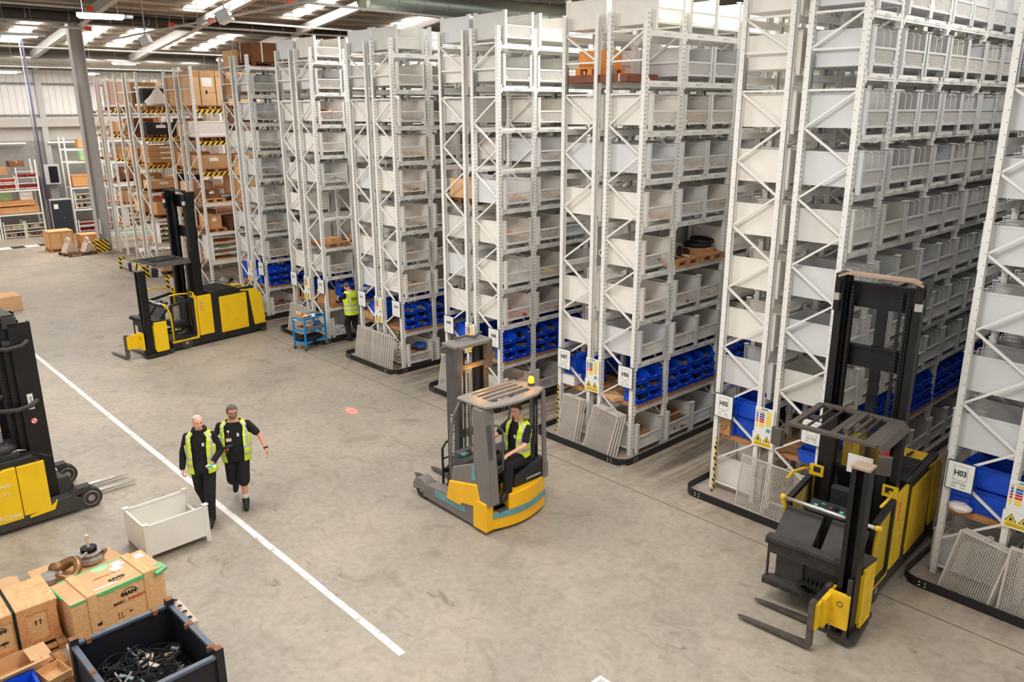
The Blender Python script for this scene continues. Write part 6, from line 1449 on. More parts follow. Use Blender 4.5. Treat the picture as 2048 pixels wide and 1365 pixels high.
# ------------------------------------------------------------------ foreground goods, bottom left
def logo_man(parent, loc, rot, s=1.0, mm=ink):
    m = MB(); m.mat(mm); m.torus((0, -.03 * s, 0), .15 * s, .008 * s, (0, 0, 1), 22, 6, 0, 2 * PI)
    # half round arc above the letters
    m = MB(); m.mat(mm)
    for i in range(22):
        a0, a1 = PI * (.06 + .88 * i / 22), PI * (.06 + .88 * (i + 1) / 22)
        m.bar((.16 * s * math.cos(a0), .13 * s * math.sin(a0) - .02 * s, 0), (.16 * s * math.cos(a1), .13 * s * math.sin(a1) - .02 * s, 0), .012 * s, .002, (0, 0, 1))
    o = m.build('logo_arc', parent, loc=loc, rot=rot)
    text('MAN', .105 * s, mm, parent, Vector(loc) + Euler(rot).to_matrix() @ Vector((0, .015 * s, 0)), rot, bold=.006 * s, sx=1.15)
K = thing('wooden_crate', 'tall closed wooden crate with green film edges and printed logo beside the dark skip', 'crate', (.44, -9.10, 0), R(7))
m = MB(); m.mat(woodl); L2, W2 = .60, .32
for i in range(6): m.box((W2 - .02, -L2, .02 + i * .096), (W2, L2, .02 + (i + 1) * .096 - .003)).box((-W2, -L2, .02 + i * .096), (-W2 + .02, L2, .02 + (i + 1) * .096 - .003)).box((-W2, -L2, .02 + i * .096), (W2, -L2 + .02, .02 + (i + 1) * .096 - .003)).box((-W2, L2 - .02, .02 + i * .096), (W2, L2, .02 + (i + 1) * .096 - .003))
m.build('plank_sides', K)
m = MB(); m.mat(cardl).box((-W2 - .005, -L2 - .005, .59), (W2 + .005, L2 + .005, .602)); m.build('lid', K)
m = MB(); m.mat(woodl)
for y in (-.40, .33): m = MB(); m.mat(woodl).box((W2, y, .0), (W2 + .018, y + .11, .602)).box((-W2 - .018, y, .602), (W2 + .018, y + .11, .622)).box((-W2 - .018, y, 0), (-W2, y + .11, .602)).build('batten', K)
m = MB(); m.mat(greenm)
for i in range(9):
    y = -.27 + i * .067; m.box((W2 - .005, y, .585 - .02 * ((i * 7) % 3) / 2 - .02), (W2 + .012, y + .07, .603))
for i in range(3): m.box((W2 - .0, -.60 + i * .06, .575), (W2 + .012, -.54 + i * .06, .603))
m.cbox((W2 - .02, .55, .57), (.14, .16, .05), (.2, .3, .2)); m.cbox((-.1, -.605, .58), (.4, .02, .05)); m.cbox((-W2 - .008, -.05, .598), (.03, .9, .012)); m.build('green_film', K)
m = MB(); m.mat(mat('green_sticker', (168, 240, 160), .5)); m.add([(-.30 + .11 * math.cos(a) * (1 if math.cos(a) > 0 else .1), .02 + .11 * math.sin(a), .6035) for a in [PI * 2 * i / 20 for i in range(20)]], [tuple(range(20))]); m.build('sticker', K)
m = MB(); m.mat(white).cbox((-.20, .22, .6045), (.14, .13, .002), (0, 0, .2)).cbox((-.1, .16, .6045), (.14, .12, .002), (0, 0, .25)).cbox((-.18, .50, .6235 - .018), (.12, .12, .002)).cbox((.22, -.12, .605), (.03, .3, .003), (0, 0, -.05)); m.build('document_sheet', K)
logo_man(K, (W2 + .004, .12, .42), (R(90), 0, R(90)), .72)
text('MAN |', .055, ink, K, (W2 + .004, -.02, .34), (R(90), 0, R(90)), bold=.002); text('PrimeServ', .055, inkr, K, (W2 + .004, .21, .34), (R(90), 0, R(90)), bold=.002)
logo_man(K, (.12, .06, .606), (0, 0, R(90 + 180) * -1 if False else R(-90)), .70)
text('MAN | PrimeServ', .05, inkr, K, (-.03, .0, .606), (0, 0, R(-90)))
m = MB(); m.mat(ink)
for y in (-.05, -.01): m.box((W2 + .001, y, .14), (W2 + .004, y + .006, .19)).add([(W2 + .004, y - .01, .18), (W2 + .004, y + .016, .18), (W2 + .004, y + .003, .2)], [(0, 1, 2)])
m.box((W2 + .001, -.07, .12), (W2 + .004, .03, .125))
m.box((W2 + .001, -.34 + .01, .16), (W2 + .02, -.27, .2)).box((W2 + .001, .09, .15), (W2 + .004, .13, .17)); m.build('handling_marks', K)

K2 = thing('wooden_crate', 'low pale wooden crate with a dark strap and printed logo at the left picture edge', 'crate', (.26, -10.42, .10), R(1))
W3, L3, H3 = .35, .66, .55
m = MB(); m.mat(woodl).box((-W3 + .02, -L3 + .02, 0), (W3 - .02, L3 - .02, H3 - .02)); m.build('panel', K2)
m = MB(); m.mat(woodl)
for i in range(3): m.box((-W3 - .01 + i * .24, -L3, H3 - .02), (-W3 - .01 + i * .24 + .234, L3 + .01, H3 + .002))
m.build('lid', K2)
m = MB(); m.mat(oak)
for y in (-L3, -.32, .20, L3 - .12): m.box((W3 - .02, y, 0), (W3, y + .11, H3 - .02))
m.box((W3 - .02, -L3, H3 - .1), (W3 + .001, L3, H3 - .02)).box((W3 - .02, -L3, 0), (W3 + .001, L3, .08)).box((-W3, L3 - .02, 0), (W3, L3, .1)).box((-W3, L3 - .02, H3 - .1), (W3, L3, H3 - .02)); m.build('batten', K2)
m = MB(); m.mat(darkm).box((-W3 - .012, .17, H3), (W3 + .004, .205, H3 + .006)).box((W3 + .001, .17, 0), (W3 + .006, .205, H3 + .004)); m.build('strap', K2)
logo_man(K2, (W3 - .012, .0, .34), (R(90), 0, R(90)), .6)
m = MB(); m.mat(ink)
for y in (.40, .45): m.box((W3 - .022, y, .26), (W3 - .012, y + .008, .32)).add([(W3 - .012, y - .012, .31), (W3 - .012, y + .02, .31), (W3 - .012, y + .004, .34)], [(0, 1, 2)])
m.add([(W3 - .012, .04 + .05 * math.cos(a), .17 + .03 * math.sin(a)) for a in [PI * i / 10 for i in range(11)]], [tuple(range(11))]); m.box((W3 - .014, .038, .13), (W3 - .012, .043, .17)); m.build('handling_marks', K2)
pallet(.30, -10.42, 0, .9, 1.36, 0, 'wooden pallet under the low strapped crate', wood, .10)
# scrap wood pallet and opened boxes in front
pallet(1.28, -10.35, 0, .62, 1.0, R(2), 'wooden pallet holding opened cartons in the bottom left corner', wood, .13)
carton(1.15, -10.36, .14, .36, .46, .20, 'opened empty carton with spread flaps in the bottom left corner', cardl, open_=True, rz=R(5))
m = MB(); m.mat(cardl).cbox((1.12, -10.13, .34), (.26, .22, .006), (0, .1, .1)).cbox((1.26, -10.12, .33), (.12, .16, .006), (.1, .2, 0)); tag(m.build('cardboard_flap'), 'loose pale cardboard flap over the scrap wood in the bottom left corner', 'cardboard')
t = carton(1.46, -10.06, .14, .30, .26, .10, 'small splintered wooden tray on the scrap pallet in the bottom left corner', woodl, open_=True, rz=R(12), name='wooden_tray', cat='tray')
carton(1.42, -9.94, .0, .24, .22, .12, 'block of scrap timber on the floor beside the dark skip', oak, tape=False, rz=R(20), name='timber_block', cat='wood')
tub(1.50, -10.42, .14, .26, .3, .14, 'small blue plastic tub at the bottom edge of the picture')
# kraft sheets and machine parts beyond the crates
m = MB(); m.mat(cardl); pts = [(-1.30, -9.72), (-1.32, -8.74), (-1.24, -8.64), (-.82, -8.56), (-.14, -8.58), (-.12, -9.72)]
m.prism(pts, .13, .136, 'z'); tag(m.build('kraft_sheet'), 'large kraft cardboard sheet carrying two metal turbine parts', 'cardboard')
pallet(-.72, -9.15, 0, 1.1, 1.0, 0, 'pallet hidden under the large kraft sheet', wood, .13)
m = MB(); m.mat(cardl).prism([(-1.35, -11.2), (-1.35, -9.95), (-1.28, -9.86), (-.12, -9.86), (-.12, -11.2)], .13, .136, 'z'); tag(m.build('kraft_sheet'), 'second kraft cardboard sheet at the left picture edge behind the low crate', 'cardboard')
pallet(-.75, -10.5, 0, 1.1, 1.1, 0, 'pallet under the second kraft sheet', wood, .13)
t = thing('turbine_part', 'round grey metal part with a toothed gear and upright white shaft on the kraft sheet', 'machine part', (-.98, -8.96, .137), R(30))
m = MB(); m.mat(castm); m.cyl((0, 0, 0), (0, 0, .03), .14, 28, .19).cyl((0, 0, .03), (0, 0, .09), .19, 28).cyl((0, 0, .09), (0, 0, .12), .19, 28, .15).cyl((0, 0, .12), (0, 0, .155), .145, 28).cyl((0, 0, .155), (0, 0, .175), .175, 28); m.tube([(.1, .12, .06), (.17, .13, .14), (.18, .1, .2)], .035); m.build('housing', t, bevel=.006)
m = MB(); m.mat(darkm).cyl((0, 0, .175), (0, 0, .235), .095, 28)
for i in range(28): a = 2 * PI * i / 28; m.cbox((.1 * math.cos(a), .1 * math.sin(a), .205), (.018, .01, .06), (0, 0, a))
m.build('gear', t)
m = MB(); m.mat(castw).cyl((0, 0, .235), (0, 0, .40), .022, 14).cyl((0, 0, .40), (0, 0, .43), .028, 14); m.build('shaft', t)
t = thing('turbine_part', 'bronze coloured curved turbine casing with a toothed rim, half hidden behind the tall crate', 'machine part', (-.72, -9.36, .137), R(10))
m = MB(); m.mat(bronze); m.tube([(.20 * math.cos(a), .17 * math.sin(a), .10 + .10 * math.sin(a) ** 2) for a in [PI * (-.35 + 1.5 * i / 18) for i in range(19)]], [.030 + .0035 * i for i in range(19)], 14); m.build('casing', t, smooth=True)
m = MB(); m.mat(castm).cyl((-.1, -.16, .02), (-.1, -.16, .1), .15, 24)
for i in range(30): a = 2 * PI * i / 30; m.cbox((-.1 + .155 * math.cos(a), -.16 + .155 * math.sin(a), .06), (.016, .01, .06), (0, 0, a))
m.build('gear', t); m = MB(); m.mat(castm).cyl((.0, .2, .2), (-.02, .34, .25), .02, 10).build('stub_pipe', t)
# dark skip with scrap
SK = thing('metal_skip', 'dark blue black open steel skip of scrap cables at the bottom of the picture', 'skip', (2.43, -9.29, 0), R(2))
sx, sy, h = .68, .56, .66
m = MB(); m.mat(skipm)
m.box((-sx, -sy, .08), (sx, sy, .1)).box((-sx, -sy, .08), (-sx + .015, sy, h)).box((sx - .015, -sy, .08), (sx, sy, h)).box((-sx, -sy, .08), (sx, -sy + .015, h)).box((-sx, sy - .015, .08), (sx, sy, h)); m.build('skip_body', SK)
m = MB(); m.mat(skiprim)
m.box((-sx - .03, -sy - .03, h - .03), (-sx + .035, sy + .03, h + .01)).box((sx - .035, -sy - .03, h - .03), (sx + .03, sy + .03, h + .01)).box((-sx - .03, -sy - .03, h - .03), (sx + .03, -sy + .035, h + .01)).box((-sx - .03, sy - .035, h - .03), (sx + .03, sy + .03, h + .01)); m.build('rim', SK, bevel=.005)
for a in (-1, 1):
    for b2 in (-1, 1):
        m = MB(); m.mat(skipm).cbox((a * (sx - .01), b2 * (sy - .01), .37), (.09, .09, .74)); m.mat(rust).cbox((a * (sx - .01), b2 * (sy - .01), .742), (.085, .085, .004)); m.build('corner_post', SK)
for p in ((-sx, -.4), (-sx, .36), (-.1, sy), (.5, sy), (.0, -sy)): m = MB(); m.mat(rust).cbox((p[0], p[1], h + .012), (.06, .06, .012)).cbox((p[0] + (.04 if p[0] < -.3 else 0), p[1] - (.04 if p[1] > .4 else -.0), h - .01), (.03, .05, .06)).build('rusty_hinge', SK)
m = MB(); m.mat(darkm).ell((0, 0, .1), (.66, .54, .17), nu=24, nv=10); r2 = random.Random(5)
for i in range(150):
    m.mat(r2.choice([darkm, darkm, darkm, truck_k])); cx, cy = r2.uniform(-.45, .45), r2.uniform(-.35, .35); a = r2.uniform(0, 6.3); rr = r2.uniform(.08, .22)
    m.torus((cx, cy, r2.uniform(.2, .36)), rr, .008, (r2.uniform(-.5, .5), r2.uniform(-.5, .5), 1), 12, 5, a, a + r2.uniform(2, 5))
o = m.build('cable_scrap', loc=(2.43, -9.29, 0)); tag(o, 'tangle of black cables lying inside the dark skip', 'scrap', None, 'stuff')
m = MB()
for i in range(46):
    m.mat(r2.choice([castm, castw, forkl, darkm, mat('pale_blue_scrap', (150, 176, 186), .4, .3, .1, 8)])); m.cbox((r2.uniform(-.5, .5), r2.uniform(-.4, .4), r2.uniform(.24, .37)), (r2.uniform(.03, .2), r2.uniform(.015, .05), r2.uniform(.004, .03)), (r2.uniform(-.5, .5), r2.uniform(-.5, .5), r2.uniform(0, 3)))
o = m.build('metal_scrap', loc=(2.43, -9.29, 0)); tag(o, 'bright offcuts and strips among the cables in the dark skip', 'scrap', None, 'stuff')
# pale castings between crate and skip
for i, (x, y, lb) in enumerate(((1.28, -8.46, 'pale pierced casting lying on the floor right behind the dark skip corner'), (1.30, -9.3, 'long pale engine casting between the tall crate and the dark skip'))):
    t = thing('engine_casting', lb, 'machine part', (x, y, 0), 0)
    L_ = .34 if i == 0 else .55
    m = MB(); m.mat(castw).box((-.10 if i else -.36, -L_ if i else -.08, 0), (.10 if i else .28, L_ if i else .08, .16 if i == 0 else .34)); m.build('casting_body', t, bevel=.02)
    m = MB(); m.mat(castw)
    for k_ in range(4):
        p = (-.3 + k_ * .17, .0, .16) if i == 0 else (0, -.42 + k_ * .28, .34)
        m.cyl(p, (p[0], p[1], p[2] + .04), .06, 16)
    m.mat(darkm)
    for k_ in range(4):
        p = (-.3 + k_ * .17, .0, .2) if i == 0 else (0, -.42 + k_ * .28, .38)
        m = MB(); m.mat(darkm).cyl(p, (p[0], p[1], p[2] + .002), .035, 14).build('bore', t)
# white box corner at the bottom edge
t = thing('white_box', 'corner of a white open box just showing at the bottom edge of the picture', 'box', (6.54, -6.17, 0))
m = MB(); m.mat(white).box((0, -.6, 0), (.6, 0, .9)).box((0, -.03, .9), (.6, 0, 1)).box((0, -.6, .9), (.03, 0, 1)).box((.57, -.6, .9), (.6, 0, 1)).box((0, -.6, .9), (.6, -.57, 1)); m.build('box_body', t)
# goods beyond the left reach truck
carton(-8.15, -8.75, .13, 1.0, 1.4, .34, 'long tan carton on a pallet behind the left reach truck mast', cardl, rz=R(-4)); pallet(-8.15, -8.75, 0, 1.1, 1.4, R(-4), 'pallet under the long tan carton behind the left reach truck', wood)
m = MB(); m.mat(plastic_w)
for i in range(8): m.ell((random.uniform(-.5, .5), random.uniform(-.4, .4), .06), (.3, .25, .08), j_=.16)
tag(m.build('plastic_sheeting', loc=(-11.6, -8.05, 0), smooth=True), 'crumpled clear plastic sheeting on the floor at the far left', 'plastic sheeting', None, 'stuff')
carton(-20.6, -6.3, 0, .9, 1.4, .5, 'tan carton at the left picture edge above the reach truck mast', cardl)
t = thing('folding_stand', 'thin pale metal stand with a black castor behind the left reach truck mast', 'stand', (-14.9, -7.3, 0))
m = MB(); m.mat(galv).bar((0, 0, .05), (-.1, .1, 1.3), .03, .03).bar((-.9, -.4, .05), (0, .1, .5), .03, .03); m.build('frame', t)
m = MB(); m.mat(truck_k).cyl((-.03, .1, .06), (.03, .1, .06), .06, 12); m.build('castor', t)
# ------------------------------------------------------------------ people
def remesh(o, vox, sm=6, f=.6):
    r_ = o.modifiers.new('remesh', 'REMESH'); r_.mode = 'VOXEL'; r_.voxel_size = vox; r_.use_smooth_shade = True
    s_ = o.modifiers.new('smooth', 'SMOOTH'); s_.iterations = sm; s_.factor = f
def limb(m, pts, rad, n=12):
    for i in range(len(pts) - 1):
        p, q = Vector(pts[i]), Vector(pts[i + 1]); m.cyl(p, q, rad[i], n, rad[i + 1])
    for p, r in zip(pts, rad): m.ell(p, (r, r, r), nu=12, nv=8)
def lerp_ring(rings, t):
    k = t * (len(rings) - 1); i = min(int(k), len(rings) - 2); f = k - i
    a, b_ = rings[i], rings[i + 1]
    return tuple(Vector(a[0]).lerp(Vector(b_[0]), f) if j == 0 else a[j] + (b_[j] - a[j]) * f for j in range(3))
def ring_pts(c, sw, dp, side, n=20, ex=0.0):
    side = side.normalized(); fw = side.cross(Vector((0, 0, 1))).normalized()
    out = []
    for k in range(n):
        a = 2 * PI * k / n; ca, sa = math.cos(a), math.sin(a)
        out.append(Vector(c) + fw * (dp + ex) * math.copysign(abs(ca) ** .85, ca) + side * (sw + ex) * math.copysign(abs(sa) ** .85, sa))
    return out
def hand(m, W, d, nrm, thumb_side, curl=.5, s=1.0, spread=.0):
    """palm from wrist W along d; palm faces nrm; thumb on thumb_side"""
    W, d, nrm = Vector(W), Vector(d).normalized(), Vector(nrm); nrm = (nrm - d * nrm.dot(d)).normalized(); sd = d.cross(nrm).normalized()
    if sd.dot(Vector(thumb_side)) < 0: sd = -sd
    T = Matrix(((sd.x, nrm.x, d.x, 0), (sd.y, nrm.y, d.y, 0), (sd.z, nrm.z, d.z, 0), (0, 0, 0, 1)))
    c = W + d * .048 * s
    m.ell(c, (.040 * s, .017 * s, .052 * s), T)
    m.cyl(W - d * .02, W + d * .03 * s, .026 * s, 12, .03 * s)
    for i, (off, L_) in enumerate(((.030, .070), (.011, .078), (-.010, .072), (-.029, .056))):
        p = W + d * .088 * s + sd * off * s; dd = d; r = .0095 * s
        dd = (d * math.cos(curl * .5) + nrm * math.sin(curl * .5) + sd * spread * off * 10).normalized()
        q = p + dd * L_ * .42 * s
        d2 = (d * math.cos(curl * 1.3) + nrm * math.sin(curl * 1.3)).normalized(); q2 = q + d2 * L_ * .33 * s
        d3 = (d * math.cos(curl * 2.0) + nrm * math.sin(curl * 2.0)).normalized(); q3 = q2 + d3 * L_ * .25 * s
        m.cyl(p - dd * .015, q, r * 1.05, 8, r); m.cyl(q, q2, r, 8, r * .95); m.cyl(q2, q3, r * .95, 8, r * .85)
        for z in (q, q2, q3): m.ell(z, (r, r, r), nu=8, nv=6)
    p = W + d * .025 * s + sd * .028 * s; t1 = (sd * .75 + d * .6 + nrm * .3).normalized(); q = p + t1 * .038 * s; t2 = (d * .9 + sd * .25 + nrm * .4).normalized(); q2 = q + t2 * .034 * s
    m.cyl(p, q, .013 * s, 8, .011 * s); m.cyl(q, q2, .011 * s, 8, .009 * s)
    for z in (q, q2): m.ell(z, (.0105 * s,) * 3, nu=8, nv=6)
def head(m, T, s=1.0, fat=1.0):
    sv = m.T; m.T = m.T @ T
    m.ell((0, 0, .035 * s), (.098 * s, .078 * s * fat, .092 * s), nu=20, nv=14)
    m.ell((.018 * s, 0, -.025 * s), (.078 * s, .066 * s * fat, .085 * s), nu=18, nv=12)
    m.ell((.050 * s, 0, -.078 * s), (.038 * s, .040 * s * fat, .030 * s), nu=14, nv=10)
    m.ell((-.01 * s, 0, -.05 * s), (.07 * s, .062 * s * fat, .06 * s), nu=14, nv=10)
    m.cyl((.088 * s, 0, .030 * s), (.108 * s, 0, -.012 * s), .009 * s, 10, .015 * s); m.ell((.106 * s, 0, -.014 * s), (.015 * s, .017 * s, .011 * s), nu=10, nv=8)
    m.ell((.082 * s, 0, .044 * s), (.016 * s, .052 * s, .010 * s), nu=14, nv=8)
    for e in (-1, 1):
        m.ell((-.005 * s, e * .080 * s * fat, .0), (.018 * s, .010 * s, .032 * s), nu=10, nv=8)
        m.ell((.070 * s, e * .042 * s * fat, -.015 * s), (.022 * s, .022 * s, .02 * s), nu=10, nv=8)
    m.ell((.086 * s, 0, -.048 * s), (.014 * s, .028 * s, .012 * s), nu=12, nv=8)
    m.T = sv
def cap(m, T, keep, r, c=(0, 0, .035), nu=28, nv=20):
    sv = m.T; m.T = m.T @ T; vs = []; fs = []
    for j in range(nv + 1):
        for i in range(nu):
            ph = PI * j / nv; th = 2 * PI * i / nu; w_ = 1 + .018 * math.sin(i * 2.3) * math.sin(j * 1.9)
            vs.append((c[0] + r[0] * math.sin(ph) * math.cos(th) * w_, c[1] + r[1] * math.sin(ph) * math.sin(th) * w_, c[2] + r[2] * math.cos(ph) * w_))
    for j in range(nv):
        for i in range(nu):
            ids = (j * nu + i, (j + 1) * nu + i, (j + 1) * nu + (i + 1) % nu, j * nu + (i + 1) % nu)
            cc = sum((Vector(vs[k]) for k in ids), Vector()) / 4
            if keep(cc): fs.append(ids)
    m.add(vs, fs); m.T = sv
def human(label, loc, az, J, skin, hair, hairkind, torso, top='tee', bottom='trousers', bag=None, fat=1.0, vest=True, hs=1.0, head_yaw=0, head_pitch=0, beard=False, glasses=False, vestgap=.30, hands=None, vhem=.0):
    t = thing('person', label, 'person', loc, az)
    Th = Matrix.Translation(J['head']) @ Matrix.Rotation(head_yaw, 4, 'Z') @ Matrix.Rotation(head_pitch, 4, 'Y')
    side0 = (Vector(J['sl']) - Vector(J['sr'])); side0.z *= 0
    sideh = (Vector(J['hl']) - Vector(J['hr'])); sideh.z = 0
    def side_at(f): return sideh.normalized().lerp(side0.normalized(), f).normalized()
    nr = len(torso)
    # body
    m = MB(); m.mat(skin); m_rings = [ring_pts(c, a * .9, b_ * .9, side_at(i / (nr - 1))) for i, (c, a, b_) in enumerate(torso)]; m.rings(m_rings)
    head(m, Th, hs, fat)
    m.cyl(torso[-1][0], Vector(J['head']) + Vector((-.01, 0, -.04)), .058 * fat, 16, .056 * fat)
    for q in 'lr':
        limb(m, [J['s' + q], J['e' + q], J['w' + q]], [.050 * fat, .040 * fat, .027])
        limb(m, [J['h' + q], J['k' + q], J['a' + q]], [.085, .060, .044])
        mid = Vector(J['k' + q]).lerp(Vector(J['a' + q]), .3); m.ell(mid - Vector((.012, 0, 0)), (.056, .054, .1), nu=12, nv=8)
        hd = hands[q] if hands else dict(d=(0, 0, -1), n=(0, 1 if q == 'r' else -1, 0), t=(1, 0, 0), curl=.5)
        hand(m, J['w' + q], hd['d'], hd['n'], hd['t'], hd.get('curl', .5), 1.05)
        ft = Vector(J['t' + q]); m.cyl(Vector(J['a' + q]) - Vector((0, 0, .03)), ft, .026, 10, .02)
    body = m.build('body', t); remesh(body, .0085, 3, .5)
    # face details
    m = MB(Th); m.mat(white)
    for e in (-1, 1): m.ell((.0815 * hs, e * .030, .018), (.010, .0135, .0065), nu=10, nv=8)
    m.mat(mat('iris_dark', (46, 40, 40), .3))
    for e in (-1, 1): m.ell((.0895 * hs, e * .030, .018), (.004, .006, .006), nu=8, nv=6)
    m.build('eye', t, smooth=True)
    m = MB(Th); m.mat(hair if hairkind != 'bald' else beardm)
    for e in (-1, 1): m.bar((.098 * hs, e * .014, .040), (.089 * hs, e * .048, .040), .008, .006)
    m.build('eyebrow', t)
    m = MB(Th); m.mat(lipm); m.ell((.098 * hs, 0, -.050), (.005, .022, .006), nu=12, nv=6); m.build('mouth', t, smooth=True)
    m = MB(Th); m.mat(hair)
    if hairkind == 'bald': kp = lambda c: (c.x < -.02 and c.z > -.045 + .2 * max(0, c.x + .04)) and not (c.z > .095 and c.x > -.05) or (c.z > .09 and c.x < .03)
    else: kp = lambda c: (c.z > .088 + .1 * max(0, c.x)) or (c.x < .012 - .25 * (c.z - .0) and c.z > -.058) or (c.x < .045 and c.z > .035)
    g = {'bald': 1.03, 'short': 1.06, 'curly': 1.12}[hairkind]
    cap(m, Matrix.Identity(4), kp, (.098 * hs * g, .079 * hs * fat * g + .002, .093 * hs * g + (.012 if hairkind == 'curly' else 0)))
    if hairkind == 'curly':
        for i in range(26): m.ell((random.uniform(-.07, .085), random.uniform(-.06, .06), .125 + random.uniform(-.015, .01)), (.024, .022, .016), nu=8, nv=6)
    o = m.build('hair', t, smooth=True); md = o.modifiers.new('s', 'SOLIDIFY'); md.thickness = .006
    if beard:
        m = MB(Th); m.mat(beardm)
        cap(m, Matrix.Identity(4), lambda c: c.z < -.040 and c.x > .0 and not (abs(c.y) < .022 and -.062 < c.z < -.042), (.090, .073 * fat, .088), c=(.022, 0, -.022))
        m.torus((.096, 0, -.050), .026, .006, (1, 0, 0), 14, 6, 0, 2 * PI, (1, .8)); m.build('beard', t, smooth=True)
    if glasses:
        m = MB(Th); m.mat(darkm)
        for e in (-1, 1): m.torus((.112, e * .032, .016), .022, .0022, (1, 0, 0), 16, 6); m.bar((.11, e * .054, .022), (.0, e * .085 * fat, .02), .003, .003)
        m.bar((.113, -.01, .018), (.113, .01, .018), .003, .003); m.build('glasses', t, smooth=True)
    # top garment
    m = MB(); m.mat(blackc)
    rr = [ring_pts(c, a, b_, side_at(i / (nr - 1)), ex=.010) for i, (c, a, b_) in enumerate(torso[:-1])]; m.rings(rr)
    for q in 'lr':
        S_, E_, W_ = Vector(J['s' + q]), Vector(J['e' + q]), Vector(J['w' + q])
        if top == 'tee': limb(m, [S_, S_.lerp(E_, .45), S_.lerp(E_, .72)], [.062 * fat, .066 * fat, .064 * fat])
        else: limb(m, [S_, E_, E_.lerp(W_, .93)], [.064 * fat, .062, .050])
    if top == 'hoodie':
        nk = Vector(torso[-2][0]); m.torus(nk + Vector((-.02, 0, .035)), .092, .034, (.25, 0, 1), 22, 10)
        m.ell(nk + Vector((-.10, 0, .0)), (.06, .11, .08))
    o = m.build({'tee': 't_shirt', 'hoodie': 'hoodie'}[top], t); remesh(o, .012, 5, .5)
    # lower garment
    m = MB(); m.mat(trousm); rr = [ring_pts(c, a, b_, side_at(0), ex=.016) for i, (c, a, b_) in enumerate(torso[:3])]; m.rings(rr)
    for q in 'lr':
        H_, K_, A_ = Vector(J['h' + q]), Vector(J['k' + q]), Vector(J['a' + q])
        if bottom == 'trousers': limb(m, [H_, K_, K_.lerp(A_, .5), K_.lerp(A_, 1.0)], [.108, .092, .082, .080])
        else: limb(m, [H_, H_.lerp(K_, .6), H_.lerp(K_, 1.05)], [.116, .108, .104])
    o = m.build('trousers' if bottom == 'trousers' else 'shorts', t); remesh(o, .012, 4, .5)
    for q in 'lr':
        A_, T_2 = Vector(J['a' + q]), Vector(J['t' + q]); d = (T_2 - A_); dh = d.normalized(); up = Vector((0, 0, 1))
        m = MB(); m.mat(shoem); heel = A_ + Vector((0, 0, -.045)) - Vector((dh.x, dh.y, 0)) * .035
        limb(m, [A_ + up * .05, A_ - up * .03], [.062, .062]); limb(m, [A_ + dh * .02, T_2 - dh * .03], [.058, .046]); limb(m, [heel, A_.lerp(T_2, .55) + Vector((0, 0, -.012)), T_2], [.052, .054, .047])
        o = m.build('boot', t); remesh(o, .010, 3, .5)
        if bottom == 'shorts': m = MB(); m.mat(mat('white_sock', (214, 206, 198), .9)).cyl(A_ + up * .02, A_ + up * .14, .057, 14); m.build('sock', t, smooth=True)
    # hi-vis vest
    if vest:
        m = MB(); nT, nA = 96, 128
        grid = []
        for i in range(nT + 1):
            tt = vhem + (.935 - vhem) * i / nT; c, a, b_ = lerp_ring(torso, tt); sd = side_at(tt); fw = sd.cross(Vector((0, 0, 1)))
            ex = .032 + (.014 if tt < .5 else .004) + .014 * max(0, (tt - .7) / .3); row = []
            for k in range(nA):
                an = 2 * PI * k / nA; ca, sa = math.cos(an), math.sin(an); e2 = ex + .004 * math.sin(5 * an + 3 * tt * 6)
                row.append(Vector(c) + fw * (b_ + e2) * math.copysign(abs(ca) ** .85, ca) + sd * (a + e2) * math.copysign(abs(sa) ** .85, sa))
            grid.append(row)
        vs = [p for r in grid for p in r]; m.v = [m.T @ v for v in vs]; m.ms = [hivis, refl, hidark]
        for i in range(nT):
            tt = vhem + (.935 - vhem) * (i + .5) / nT
            for k in range(nA):
                an = (2 * PI * (k + .5) / nA + PI) % (2 * PI) - PI; ab = abs(an)
                g_ = vestgap * (1 + .5 * max(0, tt - .6) / .4)
                if ab < g_: continue
                arm = (.48 < tt < .80) and abs(ab - PI / 2) < R(36) * math.sqrt(max(0, 1 - ((tt - .66) / .17) ** 2))
                if arm: continue
                mi = 0
                if vhem + .12 < tt < vhem + .185 or vhem + .27 < tt < vhem + .335: mi = 1
                if tt > vhem + .335 and (R(42) < ab < R(60) or R(128) < ab < R(144)): mi = 1
                if ab < g_ + 2 * PI / nA * .7 or tt < vhem + .012: mi = 2
                m.f.append((i * nA + k, i * nA + (k + 1) % nA, (i + 1) * nA + (k + 1) % nA, (i + 1) * nA + k)); m.fm.append(mi)
        o = m.build('hi_vis_vest', t, smooth=True); md = o.modifiers.new('s', 'SOLIDIFY'); md.thickness = .006
    return t
def rings_std(h=0, belly=0.0, w=1.0, lean=0.0):
    L = [((0, 0, .84), .182, .128), ((.01, 0, .98), .185, .130), ((.012, 0, 1.08), .180, .126), ((.012, 0, 1.20), .184, .130), ((.008, 0, 1.32), .200, .134), ((0, 0, 1.41), .212, .122), ((-.008, 0, 1.475), .192, .098), ((-.010, 0, 1.525), .105, .078), ((-.010, 0, 1.57), .062, .062)]
    out = []
    for (c, a, b_) in L:
        z = c[2]; bl = belly * max(0, 1 - abs(z - 1.1) / .28)
        out.append(((c[0] + bl * .6 + lean * (z - .9), c[1], z + h), (a + bl * .5) * w, (b_ + bl * .8) * w))
    return out
